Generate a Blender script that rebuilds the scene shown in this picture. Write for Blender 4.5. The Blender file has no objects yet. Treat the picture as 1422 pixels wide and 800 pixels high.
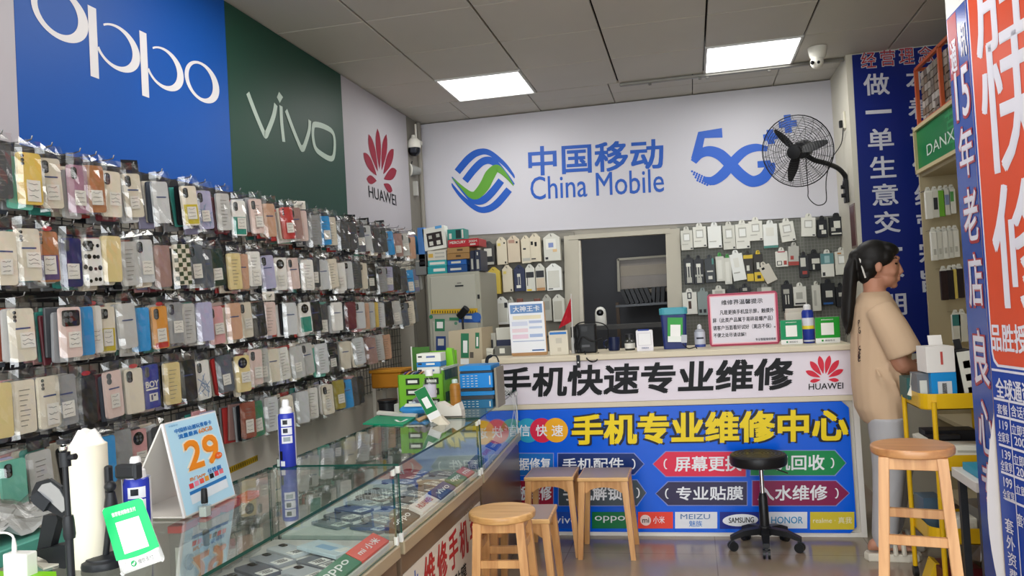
import bpy, bmesh, math, random
from mathutils import Vector as V, Matrix as M
SC = bpy.context.scene
COL = SC.collection
rnd = random.Random(7)
PI = math.pi
# ------------------------------------------------------------------ camera, world, exposure
FPX, YAW, PITCH, ROLL, HC = 1119.57, -0.2183, 0.0243, -0.0561, 1.38
_f = V((math.sin(YAW), math.cos(YAW), 0)); _r = V((math.cos(YAW), -math.sin(YAW), 0)); _u = V((0, 0, 1))
FW = _f*math.cos(PITCH) + _u*math.sin(PITCH); _u2 = _u*math.cos(PITCH) - _f*math.sin(PITCH)
RT = _r*math.cos(ROLL) + _u2*math.sin(ROLL); UP = _u2*math.cos(ROLL) - _r*math.sin(ROLL)
EYE = V((0, 0, HC))
cd = bpy.data.cameras.new('camera'); cam = bpy.data.objects.new('camera', cd); COL.objects.link(cam)
cd.sensor_width = 36; cd.lens = FPX/1422*36; cd.clip_start = 0.05; cd.clip_end = 100
mm = M((( RT.x, UP.x, -FW.x, EYE.x), (RT.y, UP.y, -FW.y, EYE.y), (RT.z, UP.z, -FW.z, EYE.z), (0, 0, 0, 1)))
cam.matrix_world = mm
SC.camera = cam
SC.view_settings.view_transform = 'Standard'; SC.view_settings.look = 'None'
SC.view_settings.gamma = 1; SC.view_settings.use_curve_mapping = False
SC.view_settings.exposure = 0.12
SC.cycles.transparent_max_bounces = 40; SC.cycles.max_bounces = 8; SC.cycles.caustics_reflective = False; SC.cycles.caustics_refractive = False
SC.cycles.sample_clamp_indirect = 4.0
wd = bpy.data.worlds.new('world'); SC.world = wd; wd.use_nodes = True
bg = wd.node_tree.nodes['Background']; bg.inputs[0].default_value = (0.93, 0.97, 1.0, 1); bg.inputs[1].default_value = 5.2
CEIL = 2.956
def area_lamp(name, loc, sx, sy, power, rot=(0, 0, 0), col=(1, 1, 1)):
    l = bpy.data.lights.new(name, 'AREA'); l.shape = 'RECTANGLE'; l.size = sx; l.size_y = sy; l.energy = power; l.color = col
    o = bpy.data.objects.new(name, l); COL.objects.link(o); o.location = loc; o.rotation_euler = rot; return o
# light of the ceiling panels (two in the photo, the rest of their row nearer the street)
for (lx, ly) in ((-1.325, 5.535), (0.475, 5.535), (-1.325, 3.135), (0.475, 3.135), (-1.325, 0.735), (0.475, 0.735)):
    area_lamp('panel_light', (lx, ly, CEIL-0.03), 0.56, 0.56, 9, col=(1.0, 0.985, 0.95))
# daylight through the open shop front: a portal only guides the sky's light
pt = area_lamp('shopfront_portal', (0, -0.98, 1.45), 4.3, 2.8, 1, (PI/2, 0, 0)); pt.data.cycles.is_portal = True
# ------------------------------------------------------------------ pixel -> world on a plane that exists in the shop
def ray(px, py): return RT*((px-711)/FPX) - UP*((py-400)/FPX) + FW
def onX(px, py, x): d = ray(px, py); return EYE + d*(x/d.x)
def onY(px, py, y): d = ray(px, py); return EYE + d*(y/d.y)
def onZ(px, py, z): d = ray(px, py); return EYE + d*((z-HC)/d.z)
# ------------------------------------------------------------------ materials
def lin(c):
    if isinstance(c, str): c = tuple(int(c[i:i+2], 16) for i in (0, 2, 4))
    return tuple(((v/255)/12.92 if v/255 <= 0.04045 else ((v/255+0.055)/1.055)**2.4) for v in c)
_mats = {}
def mat(c, rough=0.5, metal=0.0, var=0.05, scale=6.0, bump=0.0, emit=0.0, coat=0.0, alpha=1.0, name=None):
    key = (c, rough, metal, var, scale, bump, emit, coat, alpha)
    if key in _mats: return _mats[key]
    m = bpy.data.materials.new(name or 'm_%s' % (c if isinstance(c, str) else '%d_%d_%d' % c)); m.use_nodes = True
    nt = m.node_tree; b = nt.nodes['Principled BSDF']
    l = lin(c)
    b.inputs['Roughness'].default_value = rough; b.inputs['Metallic'].default_value = metal; b.inputs['Specular IOR Level'].default_value = 0.3
    b.inputs['Coat Weight'].default_value = coat; b.inputs['Coat Roughness'].default_value = 0.06
    b.inputs['Alpha'].default_value = alpha
    if var or bump:
        tc = nt.nodes.new('ShaderNodeTexCoord'); n = nt.nodes.new('ShaderNodeTexNoise'); n.inputs['Scale'].default_value = scale; n.inputs['Detail'].default_value = 3
        nt.links.new(tc.outputs['Object'], n.inputs['Vector'])
        mx = nt.nodes.new('ShaderNodeMix'); mx.data_type = 'RGBA'
        mx.inputs['A'].default_value = (*[v*(1-var) for v in l], 1); mx.inputs['B'].default_value = (*[min(1, v*(1+var)) for v in l], 1)
        nt.links.new(n.outputs['Fac'], mx.inputs['Factor']); nt.links.new(mx.outputs['Result'], b.inputs['Base Color'])
        if bump:
            bp = nt.nodes.new('ShaderNodeBump'); bp.inputs['Strength'].default_value = bump; bp.inputs['Distance'].default_value = 0.01
            nt.links.new(n.outputs['Fac'], bp.inputs['Height']); nt.links.new(bp.outputs['Normal'], b.inputs['Normal'])
    else: b.inputs['Base Color'].default_value = (*l, 1)
    if emit:
        b.inputs['Emission Color'].default_value = (*l, 1); b.inputs['Emission Strength'].default_value = emit
    _mats[key] = m; return m
def flat(c, rough=0.45): return mat(c, rough, var=0)
def wood(c1, c2, rough=0.4, scale=5.0, axis=2, name='wood'):
    key = ('wood', c1, c2, rough, scale, axis)
    if key in _mats: return _mats[key]
    m = bpy.data.materials.new(name); m.use_nodes = True; nt = m.node_tree; b = nt.nodes['Principled BSDF']
    tc = nt.nodes.new('ShaderNodeTexCoord'); mp = nt.nodes.new('ShaderNodeMapping')
    s = [scale*7]*3; s[axis] = scale*0.5; mp.inputs['Scale'].default_value = s
    n = nt.nodes.new('ShaderNodeTexNoise'); n.inputs['Scale'].default_value = 1.0; n.inputs['Detail'].default_value = 5; n.inputs['Distortion'].default_value = 0.6
    r = nt.nodes.new('ShaderNodeValToRGB'); r.color_ramp.elements[0].position = 0.35; r.color_ramp.elements[1].position = 0.65
    r.color_ramp.elements[0].color = (*lin(c1), 1); r.color_ramp.elements[1].color = (*lin(c2), 1)
    nt.links.new(tc.outputs['Object'], mp.inputs['Vector']); nt.links.new(mp.outputs['Vector'], n.inputs['Vector'])
    nt.links.new(n.outputs['Fac'], r.inputs['Fac']); nt.links.new(r.outputs['Color'], b.inputs['Base Color']); b.inputs['Roughness'].default_value = rough
    _mats[key] = m; return m
def thin(tint, gloss=0.12, rough=0.0, fres=True, name='clear_film'):
    """thin clear sheet: lets light straight through, mirrors a little (more at grazing angles)"""
    key = ('thin', tint, gloss, rough, fres)
    if key in _mats: return _mats[key]
    m = bpy.data.materials.new(name); m.use_nodes = True; nt = m.node_tree; nt.nodes.remove(nt.nodes['Principled BSDF'])
    out = [n for n in nt.nodes if n.type == 'OUTPUT_MATERIAL'][0]
    t = nt.nodes.new('ShaderNodeBsdfTransparent'); t.inputs[0].default_value = (*lin(tint), 1)
    g = nt.nodes.new('ShaderNodeBsdfGlossy'); g.inputs['Roughness'].default_value = rough; g.inputs[0].default_value = (1, 1, 1, 1)
    mx = nt.nodes.new('ShaderNodeMixShader')
    if fres:
        fr = nt.nodes.new('ShaderNodeFresnel'); fr.inputs['IOR'].default_value = 1.5
        ml = nt.nodes.new('ShaderNodeMath'); ml.operation = 'MULTIPLY'; ml.inputs[1].default_value = gloss
        ge = nt.nodes.new('ShaderNodeNewGeometry'); iv = nt.nodes.new('ShaderNodeMath'); iv.operation = 'SUBTRACT'; iv.inputs[0].default_value = 1.0
        m2 = nt.nodes.new('ShaderNodeMath'); m2.operation = 'MULTIPLY'; m2.use_clamp = True
        nt.links.new(fr.outputs[0], ml.inputs[0]); nt.links.new(ge.outputs['Backfacing'], iv.inputs[1]); nt.links.new(ml.outputs[0], m2.inputs[0]); nt.links.new(iv.outputs[0], m2.inputs[1]); nt.links.new(m2.outputs[0], mx.inputs[0])
    else: mx.inputs[0].default_value = gloss
    nt.links.new(t.outputs[0], mx.inputs[1]); nt.links.new(g.outputs[0], mx.inputs[2]); nt.links.new(mx.outputs[0], out.inputs['Surface'])
    _mats[key] = m; return m
GLASS = thin('fafdfc', 1.1, 0.0, True, 'case_glass')
GEDGE = mat('1d4a40', 0.15, var=0.1, name='glass_edge')
FILM = thin('f8f8f6', 0.11, 0.16, False, 'bag_film')
CLEAR = thin('eef0f0', 1.3, 0.08, True, 'clear_plastic')
BLACK = mat('17181a', 0.45); WHITE = mat('ecebe8', 0.5); STEEL = mat('b9bab8', 0.25, 1.0); CHROME = mat('dfe0e0', 0.08, 1.0, var=0)
# ------------------------------------------------------------------ text (built-in font) cached as 2-D polygons, 0..1 box
_txt = {}
def text_poly(s, bold=0.0):
    if (s, bold) in _txt: return _txt[(s, bold)]
    c = bpy.data.curves.new('t', 'FONT'); c.body = s; c.fill_mode = 'FRONT'; c.offset = bold; c.resolution_u = 3
    o = bpy.data.objects.new('t', c); me = bpy.data.meshes.new_from_object(o)
    vs = [(v.co.x, v.co.y) for v in me.vertices]; fs = [tuple(p.vertices) for p in me.polygons]
    bpy.data.objects.remove(o); bpy.data.curves.remove(c); bpy.data.meshes.remove(me)
    x0 = min(v[0] for v in vs); x1 = max(v[0] for v in vs); y0 = min(v[1] for v in vs); y1 = max(v[1] for v in vs)
    r = ([((a-x0)/(x1-x0 or 1), (b-y0)/(y1-y0 or 1)) for a, b in vs], fs, (x1-x0)/(y1-y0 or 1), y1-y0)
    _txt[(s, bold)] = r; return r
# ------------------------------------------------------------------ mesh builder
class MB:
    def __init__(s): s.bm = bmesh.new(); s.mats = []
    def mi(s, m):
        if m not in s.mats: s.mats.append(m)
        return s.mats.index(m)
    def _paint(s, faces, m, smooth=False):
        i = s.mi(m)
        for f in faces: f.material_index = i; f.smooth = smooth
    def box(s, c, sz, m, R=None, bev=0.0, seg=1):
        T = M.Translation(V(c)) @ (R.to_4x4() if R else M()) @ M.Diagonal((sz[0], sz[1], sz[2], 1))
        r = bmesh.ops.create_cube(s.bm, size=1.0, matrix=T); vs = r['verts']
        fs = list({f for v in vs for f in v.link_faces})
        s._paint(fs, m)
        if bev:
            es = list({e for v in vs for e in v.link_edges})
            b = bmesh.ops.bevel(s.bm, geom=es+vs, offset=bev, segments=seg, profile=0.5, affect='EDGES')
            s._paint(b['faces'], m)
        return s
    def poly(s, pts, m, smooth=False):
        f = s.bm.faces.new([s.bm.verts.new(V(p)) for p in pts]); s._paint([f], m, smooth); return s
    def grid(s, rows, m, smooth=True, cyc=False):
        g = [[s.bm.verts.new(V(p)) for p in r] for r in rows]; fs = []
        for a, b in zip(g, g[1:]):
            n = len(a)
            for j in range(n if cyc else n-1):
                fs.append(s.bm.faces.new((a[j], a[(j+1) % n], b[(j+1) % n], b[j])))
        s._paint(fs, m, smooth); return g
    def loft(s, rings, m, smooth=True, cap=True):
        g = s.grid(rings, m, smooth, True)
        if cap: s._paint([s.bm.faces.new(list(reversed(g[0]))), s.bm.faces.new(g[-1])], m, smooth)
        return s
    def tube(s, pts, r, m, n=8, cap=True, cyc=False):
        pts = [V(p) for p in pts]; k = len(pts); rs = r if isinstance(r, (list, tuple)) else [r]*k
        rings = []; pu = None
        for i, p in enumerate(pts):
            d = (pts[(i+1) % k]-pts[i-1]) if cyc else (pts[min(i+1, k-1)]-pts[max(i-1, 0)])
            d = d.normalized() if d.length > 1e-9 else V((0, 0, 1))
            if pu is None: pu = d.cross(V((0, 0, 1)) if abs(d.z) < 0.9 else V((1, 0, 0))).normalized()
            pu = pu - d*pu.dot(d)
            pu = pu.normalized() if pu.length > 1e-6 else d.orthogonal().normalized()
            w = d.cross(pu); rings.append([p + (pu*math.cos(2*PI*j/n)+w*math.sin(2*PI*j/n))*rs[i] for j in range(n)])
        if cyc: rings.append(rings[0])
        return s.loft(rings, m, True, cap and not cyc)
    def lathe(s, prof, m, T=None, n=24, cap=True):
        T = T or M()
        return s.loft([[T @ V((r*math.cos(2*PI*j/n), r*math.sin(2*PI*j/n), z)) for j in range(n)] for r, z in prof], m, True, cap)
    def ball(s, c, r, m, R=None, n=16):
        r = r if isinstance(r, (list, tuple)) else (r, r, r)
        T = M.Translation(V(c)) @ (R.to_4x4() if R else M()) @ M.Diagonal((*r, 1))
        q = bmesh.ops.create_uvsphere(s.bm, u_segments=n, v_segments=max(6, n//2), radius=1.0, matrix=T)
        s._paint({f for v in q['verts'] for f in v.link_faces}, m, True); return s
    def prism(s, pts, vec, m):
        """closed polygon (3-D points) pushed along vec"""
        vec = V(vec); a = [s.bm.verts.new(V(p)) for p in pts]; b = [s.bm.verts.new(V(p)+vec) for p in pts]; n = len(a)
        fs = [s.bm.faces.new(list(reversed(a))), s.bm.faces.new(b)] + [s.bm.faces.new((a[i], a[(i+1) % n], b[(i+1) % n], b[i])) for i in range(n)]
        s._paint(fs, m); return s
    def text(s, t, m, O, U, W, bold=0.0, shear=0.0, eps=None):
        """lettering filling the parallelogram O, O+U, O+W"""
        vs, fs, asp, _ = text_poly(t); O = V(O); U = V(U); W = V(W); n = U.cross(W).normalized(); e = 0.0006 if eps is None else eps; i = s.mi(m)
        b = bold*0.55*W.length; off = [(0, 0)] if not bold else [(-b, -b), (b, -b), (b, b), (-b, b), (0, 0)]
        un = U.normalized(); wn = W.normalized(); U = U-un*2*b; W = W-wn*2*b; O = O+un*b+wn*b
        for k, (dx, dy) in enumerate(off):
            w = [s.bm.verts.new(O + n*(e+0.00022*k) + un*dx + wn*dy + U*(x + shear*y) + W*y) for x, y in vs]
            for f in fs:
                try: q = s.bm.faces.new([w[j] for j in f])
                except ValueError: continue
                q.material_index = i
        return s
    def stroke(s, pts, wid, m, nrm, smooth_n=0, closed=False):
        """flat ribbon along 3-D points lying in the plane of normal nrm; wid one width or one per point"""
        pts = [V(p) for p in pts]; wd_ = list(wid) if isinstance(wid, (list, tuple)) else [wid]*len(pts)
        if smooth_n: pts, wd_ = spline(pts, wd_, smooth_n, closed)
        nrm = V(nrm).normalized(); k = len(pts); L = []; R = []
        s.ns = getattr(s, 'ns', 0)+1; pts = [p+nrm*0.0003*s.ns for p in pts]
        for i, p in enumerate(pts):
            d = (pts[(i+1) % k]-pts[i-1]) if closed else (pts[min(i+1, k-1)]-pts[max(i-1, 0)])
            d = d.normalized(); q = nrm.cross(d)
            L.append(s.bm.verts.new(p+q*wd_[i]/2)); R.append(s.bm.verts.new(p-q*wd_[i]/2))
        fs = []
        for i in range(k if closed else k-1):
            j = (i+1) % k; fs.append(s.bm.faces.new((L[i], R[i], R[j], L[j])))
        s._paint(fs, m); return s
    def build(s, name, parent=None, label=None, cat=None, group=None, kind=None, world=True, sharp=40, remesh=0, sub=0):
        me = bpy.data.meshes.new(name)
        if parent is not None:
            if world: s.bm.transform(PM[parent.name].inverted())
            org = None
        else:
            co = [v.co for v in s.bm.verts]
            org = V(((min(c.x for c in co)+max(c.x for c in co))/2, (min(c.y for c in co)+max(c.y for c in co))/2, min(c.z for c in co)))
            s.bm.transform(M.Translation(-org))
        s.bm.to_mesh(me); s.bm.free()
        for m in s.mats: me.materials.append(m)
        if any(p.use_smooth for p in me.polygons): me.set_sharp_from_angle(angle=math.radians(sharp))
        o = bpy.data.objects.new(name, me); COL.objects.link(o)
        if parent is not None: o.parent = parent; PM[o.name] = PM[parent.name].copy()
        else: o.location = org; PM[o.name] = M.Translation(org)
        if remesh:
            rm = o.modifiers.new('r', 'REMESH'); rm.mode = 'VOXEL'; rm.voxel_size = remesh; rm.use_smooth_shade = True
            sm = o.modifiers.new('s', 'SMOOTH'); sm.factor = 0.5; sm.iterations = sub or 4
        tag(o, label, cat, group, kind); return o
PM = {}
def spline(pts, wd_, n, closed=False):
    k = len(pts); P = []; W = []
    rng = range(k if closed else k-1)
    for i in rng:
        g = (lambda j: j % k) if closed else (lambda j: max(0, min(k-1, j)))
        a, b, c, d = pts[g(i-1)], pts[i], pts[g(i+1)], pts[g(i+2)]; w0, w1 = wd_[i], wd_[g(i+1)]
        for q in range(n):
            t = q/n; P.append(0.5*((2*b)+(c-a)*t+(2*a-5*b+4*c-d)*t*t+(3*b-a-3*c+d)*t*t*t)); W.append(w0+(w1-w0)*t)
    if not closed: P.append(pts[-1]); W.append(wd_[-1])
    return P, W
def curve(pts, n=6): return spline([V(p) for p in pts], [0]*len(pts), n)[0]
def tag(o, label=None, cat=None, group=None, kind=None):
    if label: o['label'] = label
    if cat: o['category'] = cat
    if group: o['group'] = group
    if kind: o['kind'] = kind
def thing(name, label, cat, loc=(0, 0, 0), rz=0.0, group=None, kind=None, rot=None):
    o = bpy.data.objects.new(name, None); COL.objects.link(o); o.empty_display_size = 0.05
    R = (rot.to_4x4() if rot is not None else M.Rotation(rz, 4, 'Z')); m = M.Translation(V(loc)) @ R
    o.matrix_world = m; PM[o.name] = m; tag(o, label, cat, group, kind); return o
def dup(root, loc, rz=0.0, label=None, group=None, rot=None):
    """a copy of a thing with copies of its parts and sub-parts (mesh data shared)"""
    r = root.copy(); COL.objects.link(r)
    m = M.Translation(V(loc)) @ (rot.to_4x4() if rot is not None else M.Rotation(rz, 4, 'Z')); r.matrix_world = m; PM[r.name] = m
    if label: r['label'] = label
    if group: r['group'] = group
    def kids(a, b):
        for ch in list(a.children):
            c = ch.copy(); COL.objects.link(c); c.parent = b; PM[c.name] = m; kids(ch, c)
    kids(root, r); return r
def Rz(a): return M.Rotation(a, 3, 'Z')
def Rx(a): return M.Rotation(a, 3, 'X')
def Ry(a): return M.Rotation(a, 3, 'Y')
NUM = ['first', 'second', 'third', 'fourth', 'fifth', 'sixth', 'seventh', 'eighth', 'ninth', 'tenth', 'eleventh', 'twelfth', 'thirteenth', 'fourteenth', 'fifteenth', 'sixteenth', 'seventeenth', 'eighteenth', 'nineteenth', 'twentieth']
def nth(i):
    if i < 20: return NUM[i]
    t = {2: 'twenty', 3: 'thirty', 4: 'forty', 5: 'fifty'}[(i+1)//10]; u = (i+1) % 10
    return {2: 'twentieth', 3: 'thirtieth', 4: 'fortieth', 5: 'fiftieth'}[(i+1)//10] if u == 0 else t + '-' + NUM[u-1]
def rrect(cx, cy, w, h, r, n=4):
    p = []
    for (sx, sy, a0) in ((1, 1, 0), (-1, 1, 90), (-1, -1, 180), (1, -1, 270)):
        for i in range(n+1):
            a = math.radians(a0+90*i/n); p.append((cx+sx*(w/2-r)+r*math.cos(a), cy+sy*(h/2-r)+r*math.sin(a)))
    return p
def petals(mb, m, O, U, W, ):
    """eight-petal fan in the unit box O,U,W (base at the bottom centre)"""
    O = V(O); U = V(U); W = V(W); n = U.cross(W).normalized()*0.0006
    for sgn in (-1, 1):
        for ang, L, wd_, b0 in ((12, 0.85, 0.20, 0.2), (37, 0.82, 0.21, 0.18), (64, 0.72, 0.19, 0.16), (97, 0.50, 0.14, 0.14)):
            a = math.radians(90-sgn*ang); d = (math.cos(a), math.sin(a)); q = (-d[1], d[0]); base = (0.5, 0.15)
            left = []; right = []
            for i in range(11):
                t = i/10; r = b0 + (L-b0)*t
                w = wd_*(math.sin(PI*min(1, t**1.35*0.96+0.02))**0.75)/2 if 0 < i < 10 else 0.004
                left.append((base[0]+(d[0]*r+q[0]*w)*0.72, base[1]+d[1]*r+q[1]*w)); right.append((base[0]+(d[0]*r-q[0]*w)*0.72, base[1]+d[1]*r-q[1]*w))
            f = [O+n+U*x+W*(y*1.0) for x, y in left + right[::-1]]
            mb.poly(f, m)
# ================================================================== THE ROOM
XL, XR, YB, YF = -2.16, 2.25, 6.44, -1.0
def struct(mb, name): return mb.build(name, kind='structure')
def floor_mat():
    m = bpy.data.materials.new('polished_floor_tile'); m.use_nodes = True; nt = m.node_tree; b = nt.nodes['Principled BSDF']
    tc = nt.nodes.new('ShaderNodeTexCoord'); br = nt.nodes.new('ShaderNodeTexBrick'); br.offset = 0
    br.inputs['Scale'].default_value = 1; br.inputs['Brick Width'].default_value = 0.8; br.inputs['Row Height'].default_value = 0.8; br.inputs['Mortar Size'].default_value = 0.003
    br.inputs['Color1'].default_value = (*lin('a3917f'), 1); br.inputs['Color2'].default_value = (*lin('9f8d7b'), 1); br.inputs['Mortar'].default_value = (*lin('857463'), 1)
    n = nt.nodes.new('ShaderNodeTexNoise'); n.inputs['Scale'].default_value = 3; n.inputs['Detail'].default_value = 6
    mx = nt.nodes.new('ShaderNodeMix'); mx.data_type = 'RGBA'; mx.blend_type = 'MULTIPLY'; mx.inputs['Factor'].default_value = 0.35
    nt.links.new(tc.outputs['Object'], br.inputs['Vector']); nt.links.new(tc.outputs['Object'], n.inputs['Vector'])
    nt.links.new(br.outputs['Color'], mx.inputs['A']); nt.links.new(n.outputs['Color'], mx.inputs['B']); nt.links.new(mx.outputs['Result'], b.inputs['Base Color'])
    b.inputs['Roughness'].default_value = 0.16; b.inputs['Specular IOR Level'].default_value = 0.6
    return m
struct(MB().box(((XL+XR)/2, (YB+1.9+YF)/2, -0.05), (XR-XL+0.4, YB+1.9-YF, 0.1), floor_mat()), 'floor')
struct(MB().box((0, -5.05, -0.1), (16, 8.0, 0.1), mat('a5a39e', 0.8, var=0.12)), 'pavement')
WALLP = mat('cbc6ba', 0.7, var=0.06, scale=3)
struct(MB().box((XL-0.06, (YB+YF)/2, 1.5), (0.12, YB-YF+0.2, 3.0), WALLP), 'wall_left')
struct(MB().box((XR+0.06, (YB+YF)/2, 1.5), (0.12, YB-YF+0.2, 3.0), WALLP), 'wall_right')
DX0, DX1, DZ = -0.87, -0.10, 1.90
w = MB(); w.box(((XL+DX0)/2, YB+0.05, 1.5), (DX0-XL, 0.1, 3.0), WALLP); w.box(((XR+DX1)/2, YB+0.05, 1.5), (XR-DX1, 0.1, 3.0), WALLP)
w.box(((DX0+DX1)/2, YB+0.05, (DZ+3.0)/2), (DX1-DX0, 0.1, 3.0-DZ), WALLP); struct(w, 'wall_back')
# ceiling: clip-in metal tiles with dark seams, two of them are light panels
TILE = mat('c6c2b7', 0.5, var=0.05, scale=2.5); SEAM = mat('25221f', 0.8)
LX = (-1.325, 0.475)
c = MB(); c.box(((XL+XR)/2, (YB+YF)/2, CEIL+0.06), (XR-XL+0.2, YB-YF+0.2, 0.04), SEAM)
for i in range(-1, 9):
    for j in range(-9, 4):
        x = -2.2253+0.6*i+0.3; y = 4.0347+0.6*j-0.3+0.6*0
        x0, x1 = max(XL-0.01, x-0.2945), min(XR+0.01, x+0.2945)
        if x1 <= x0: continue
        if any(abs(x-l) < 0.1 for l in LX) and any(abs(y-q) < 0.1 for q in (5.535, 3.135, 0.735)): continue
        y0, y1 = max(YF, y-0.296), y+0.296
        if y1 <= y0: continue
        c.box(((x0+x1)/2, (y0+y1)/2, CEIL+0.012), (x1-x0, y1-y0, 0.02), TILE, bev=0.003)
for i in range(-1, 9):
    for (ya, yb) in ((5.842, 6.10), (6.106, 6.44)):
        x = -2.0+0.6*i; x0, x1 = max(XL-0.01, x-0.297), min(XR+0.01, x+0.297)
        if x1 > x0: c.box(((x0+x1)/2, (ya+yb)/2, CEIL+0.012), (x1-x0, yb-ya, 0.02), TILE, bev=0.003)
GLOW = mat('ffffff', 0.5, var=0, emit=3.2, name='lit_diffuser')
for lx in LX:
    for ly in (3.135, 0.735): c.box((lx, ly, CEIL+0.004), (0.58, 0.58, 0.008), GLOW)   # the same panels nearer the street
struct(c, 'ceiling')
for k, (lx, ly) in enumerate([(a, b) for b in (5.535, ) for a in LX]):
    t = thing('ceiling_light', ['lit square ceiling panel on the left, nearer the dark green wall sign', 'lit square ceiling panel on the right, beside the white dome camera'][k], 'ceiling light', (lx, ly, CEIL-0.006), group='ceiling light panels')
    f = MB()
    for sx, sy, wx, wy in ((0, 1, 0.594, 0.014), (0, -1, 0.594, 0.014), (1, 0, 0.014, 0.58), (-1, 0, 0.014, 0.58)): f.box((lx+sx*0.29, ly+sy*0.29, CEIL+0.002), (wx, wy, 0.016), mat('d8d8d4', 0.4))
    f.build('frame', t)
    MB().box((lx, ly, CEIL+0.004), (0.566, 0.566, 0.008), GLOW).build('diffuser', t)
r = thing('curtain_rail', 'thin grey metal rail fixed under the ceiling before the back sign', 'rail', (0.2, 5.85, CEIL-0.03))
MB().box((0.36, 5.852, CEIL-0.012), (1.55, 0.035, 0.02), mat('8d8b84', 0.35, 0.6), bev=0.003).build('track', r)
for x in (-0.2, 0.15, 0.2, 0.62, 0.9): MB().box((x, 5.852, CEIL-0.028), (0.02, 0.02, 0.014), mat('6e6c66', 0.4)).build('runner', r)
# ------------------------------------------------------------------ left wall signs (face at x = XS)
XS = -2.13
def Lp(px, py, dx=0.0): return onX(px, py, XS+0.0015+dx)
def sign_panel(name, label, y0, y1, z0, z1, m, x=XS):
    t = thing(name, label, 'sign', (x-0.014, (y0+y1)/2, z0))
    MB().box((x-0.012, (y0+y1)/2, (z0+z1)/2), (0.024, y1-y0, z1-z0), m).build('panel', t)
    return t
sign_panel('wall_sign', 'plain pale grey-white sign panel at the far left, before the blue one', 0.6, 2.236, 1.99, 2.95, mat('b6b2b8', 0.45, var=0.03))
sb = sign_panel('wall_sign', 'large blue wall sign with white rounded lettering', 2.238, 3.505, 1.99, 2.95, mat('0050a8', 0.5, var=0.05, scale=2))
sg = sign_panel('wall_sign', 'dark green wall sign with pale mint lettering', 3.507, 4.838, 1.99, 2.95, mat('174132', 0.5, var=0.06, scale=2))
sh = sign_panel('wall_sign', 'white wall sign with a dark red eight-petal flower and black lettering', 4.84, 6.06, 1.99, 2.95, mat('aeabb0', 0.5, var=0.03))
# white lettering on the blue sign: rings with an off-centre hole, stems with a gap
LT = mat('e3e1e2', 0.45); nL = V((1, 0, 0)); XT = XS+0.0015
def Pt(y, z): return V((XT, y, z))
def ring(mb, cy, cz, ry, rz, hy, hz, iy, iz, m, a0=0, a1=360, n=56):
    """outer ellipse (ry,rz) minus inner ellipse (iy,iz) whose centre is moved by (hy,hz)"""
    k = [math.radians(a0+(a1-a0)*i/n) for i in range(n+1)]
    mb.grid([[Pt(cy+ry*math.cos(a), cz+rz*math.sin(a)) for a in k], [Pt(cy+hy+iy*math.cos(a), cz+hz+iz*math.sin(a)) for a in k]], m, False)
lt = MB()
ring(lt, 3.292, 2.492, 0.134, 0.092, -0.012, 0.002, 0.093, 0.077, LT)
ring(lt, 2.442, 2.514, 0.134, 0.096, -0.012, 0.004, 0.094, 0.078, LT)
for y0, zc, sy in ((2.864, 2.462, 2.99), (2.576, 2.464, 2.72)):
    lt.poly([Pt(y0, zc+0.132), Pt(y0+0.044, zc+0.132), Pt(y0+0.044, zc-0.136), Pt(y0, zc-0.136)], LT)
    ring(lt, y0+0.158, zc+0.016, 0.128, 0.090, -0.016, 0.003, 0.098, 0.076, LT, -158, 128, 44)
lt.build('lettering', sb)
LG = mat('b9cdbf', 0.45); vt = MB()
def spx(mb, pts, wid, m, n=0, closed=False): mb.stroke([Lp(*p) for p in pts], wid, m, nL, n, closed)
spx(vt, [(344, 129), (355, 158), (366, 184), (369, 187), (372, 182), (380, 161), (383, 145)], [0.035, 0.035, 0.035, 0.04, 0.035, 0.035, 0.035], LG, 5)
spx(vt, [(390, 147), (391, 170), (394, 197)], 0.034, LG, 3)
vt.poly([Lp(387.5, 127.5), Lp(393, 135), Lp(388.5, 143), Lp(384.5, 135)], LG)
spx(vt, [(397, 153), (407, 180), (417, 204), (420, 206), (422.5, 203), (429, 182), (430, 167)], [0.034, 0.034, 0.034, 0.04, 0.034, 0.034, 0.034], LG, 5)
spx(vt, [(437, 173), (449, 175.5), (461, 183), (464.5, 196), (463.5, 215), (459, 220.5), (447, 214.5), (438, 206), (434.5, 191), (434.5, 178)], 0.034, LG, 5, True)
vt.build('lettering', sg)
ht = MB(); RED = mat('83182c', 0.5)
petals(ht, RED, Lp(501, 253), Lp(551, 275)-Lp(501, 253), Lp(505, 169)-Lp(501, 253)+V((0, 0, 0.02)))
ht.text('HUAWEI', mat('1b1b1e', 0.5), Lp(512.5, 274), Lp(550.5, 286)-Lp(512.5, 274), Lp(511.2, 257.5)-Lp(512.5, 274), 0.012)
ht.build('lettering', sh)
# corner post between the two walls
struct(MB().box((-2.15, 6.25, 1.5), (0.03, 0.36, 3.0), mat('7f7b72', 0.65, var=0.1)).tube([(-2.12, 6.33, 0.0), (-2.12, 6.33, 2.95)], 0.02, mat('8f8b82', 0.5), 10), 'trim_1')
# ------------------------------------------------------------------ back sign
YS = 6.40
def Bp(px, py, y=YS-0.0015): return onY(px, py, y)
def ztop(p): return V((p.x, p.y, min(p.z, 2.95)))
bs = thing('wall_sign', 'wide white back wall sign with blue and green emblem and blue lettering', 'sign', (-0.4, YS, 2.0))
q = [ztop(onY(*p, YS)) for p in ((586, 330), (1170, 299), (1158, 108), (583, 168))]
MB().prism(q, (0, 0.03, 0), mat('c9c8cf', 0.45, var=0.02, scale=1.2)).build('panel', bs)
CB = mat('1f57b5', 0.45); CG = mat('5c9a34', 0.45); nB = V((0, -1, 0)); em = MB()
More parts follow.
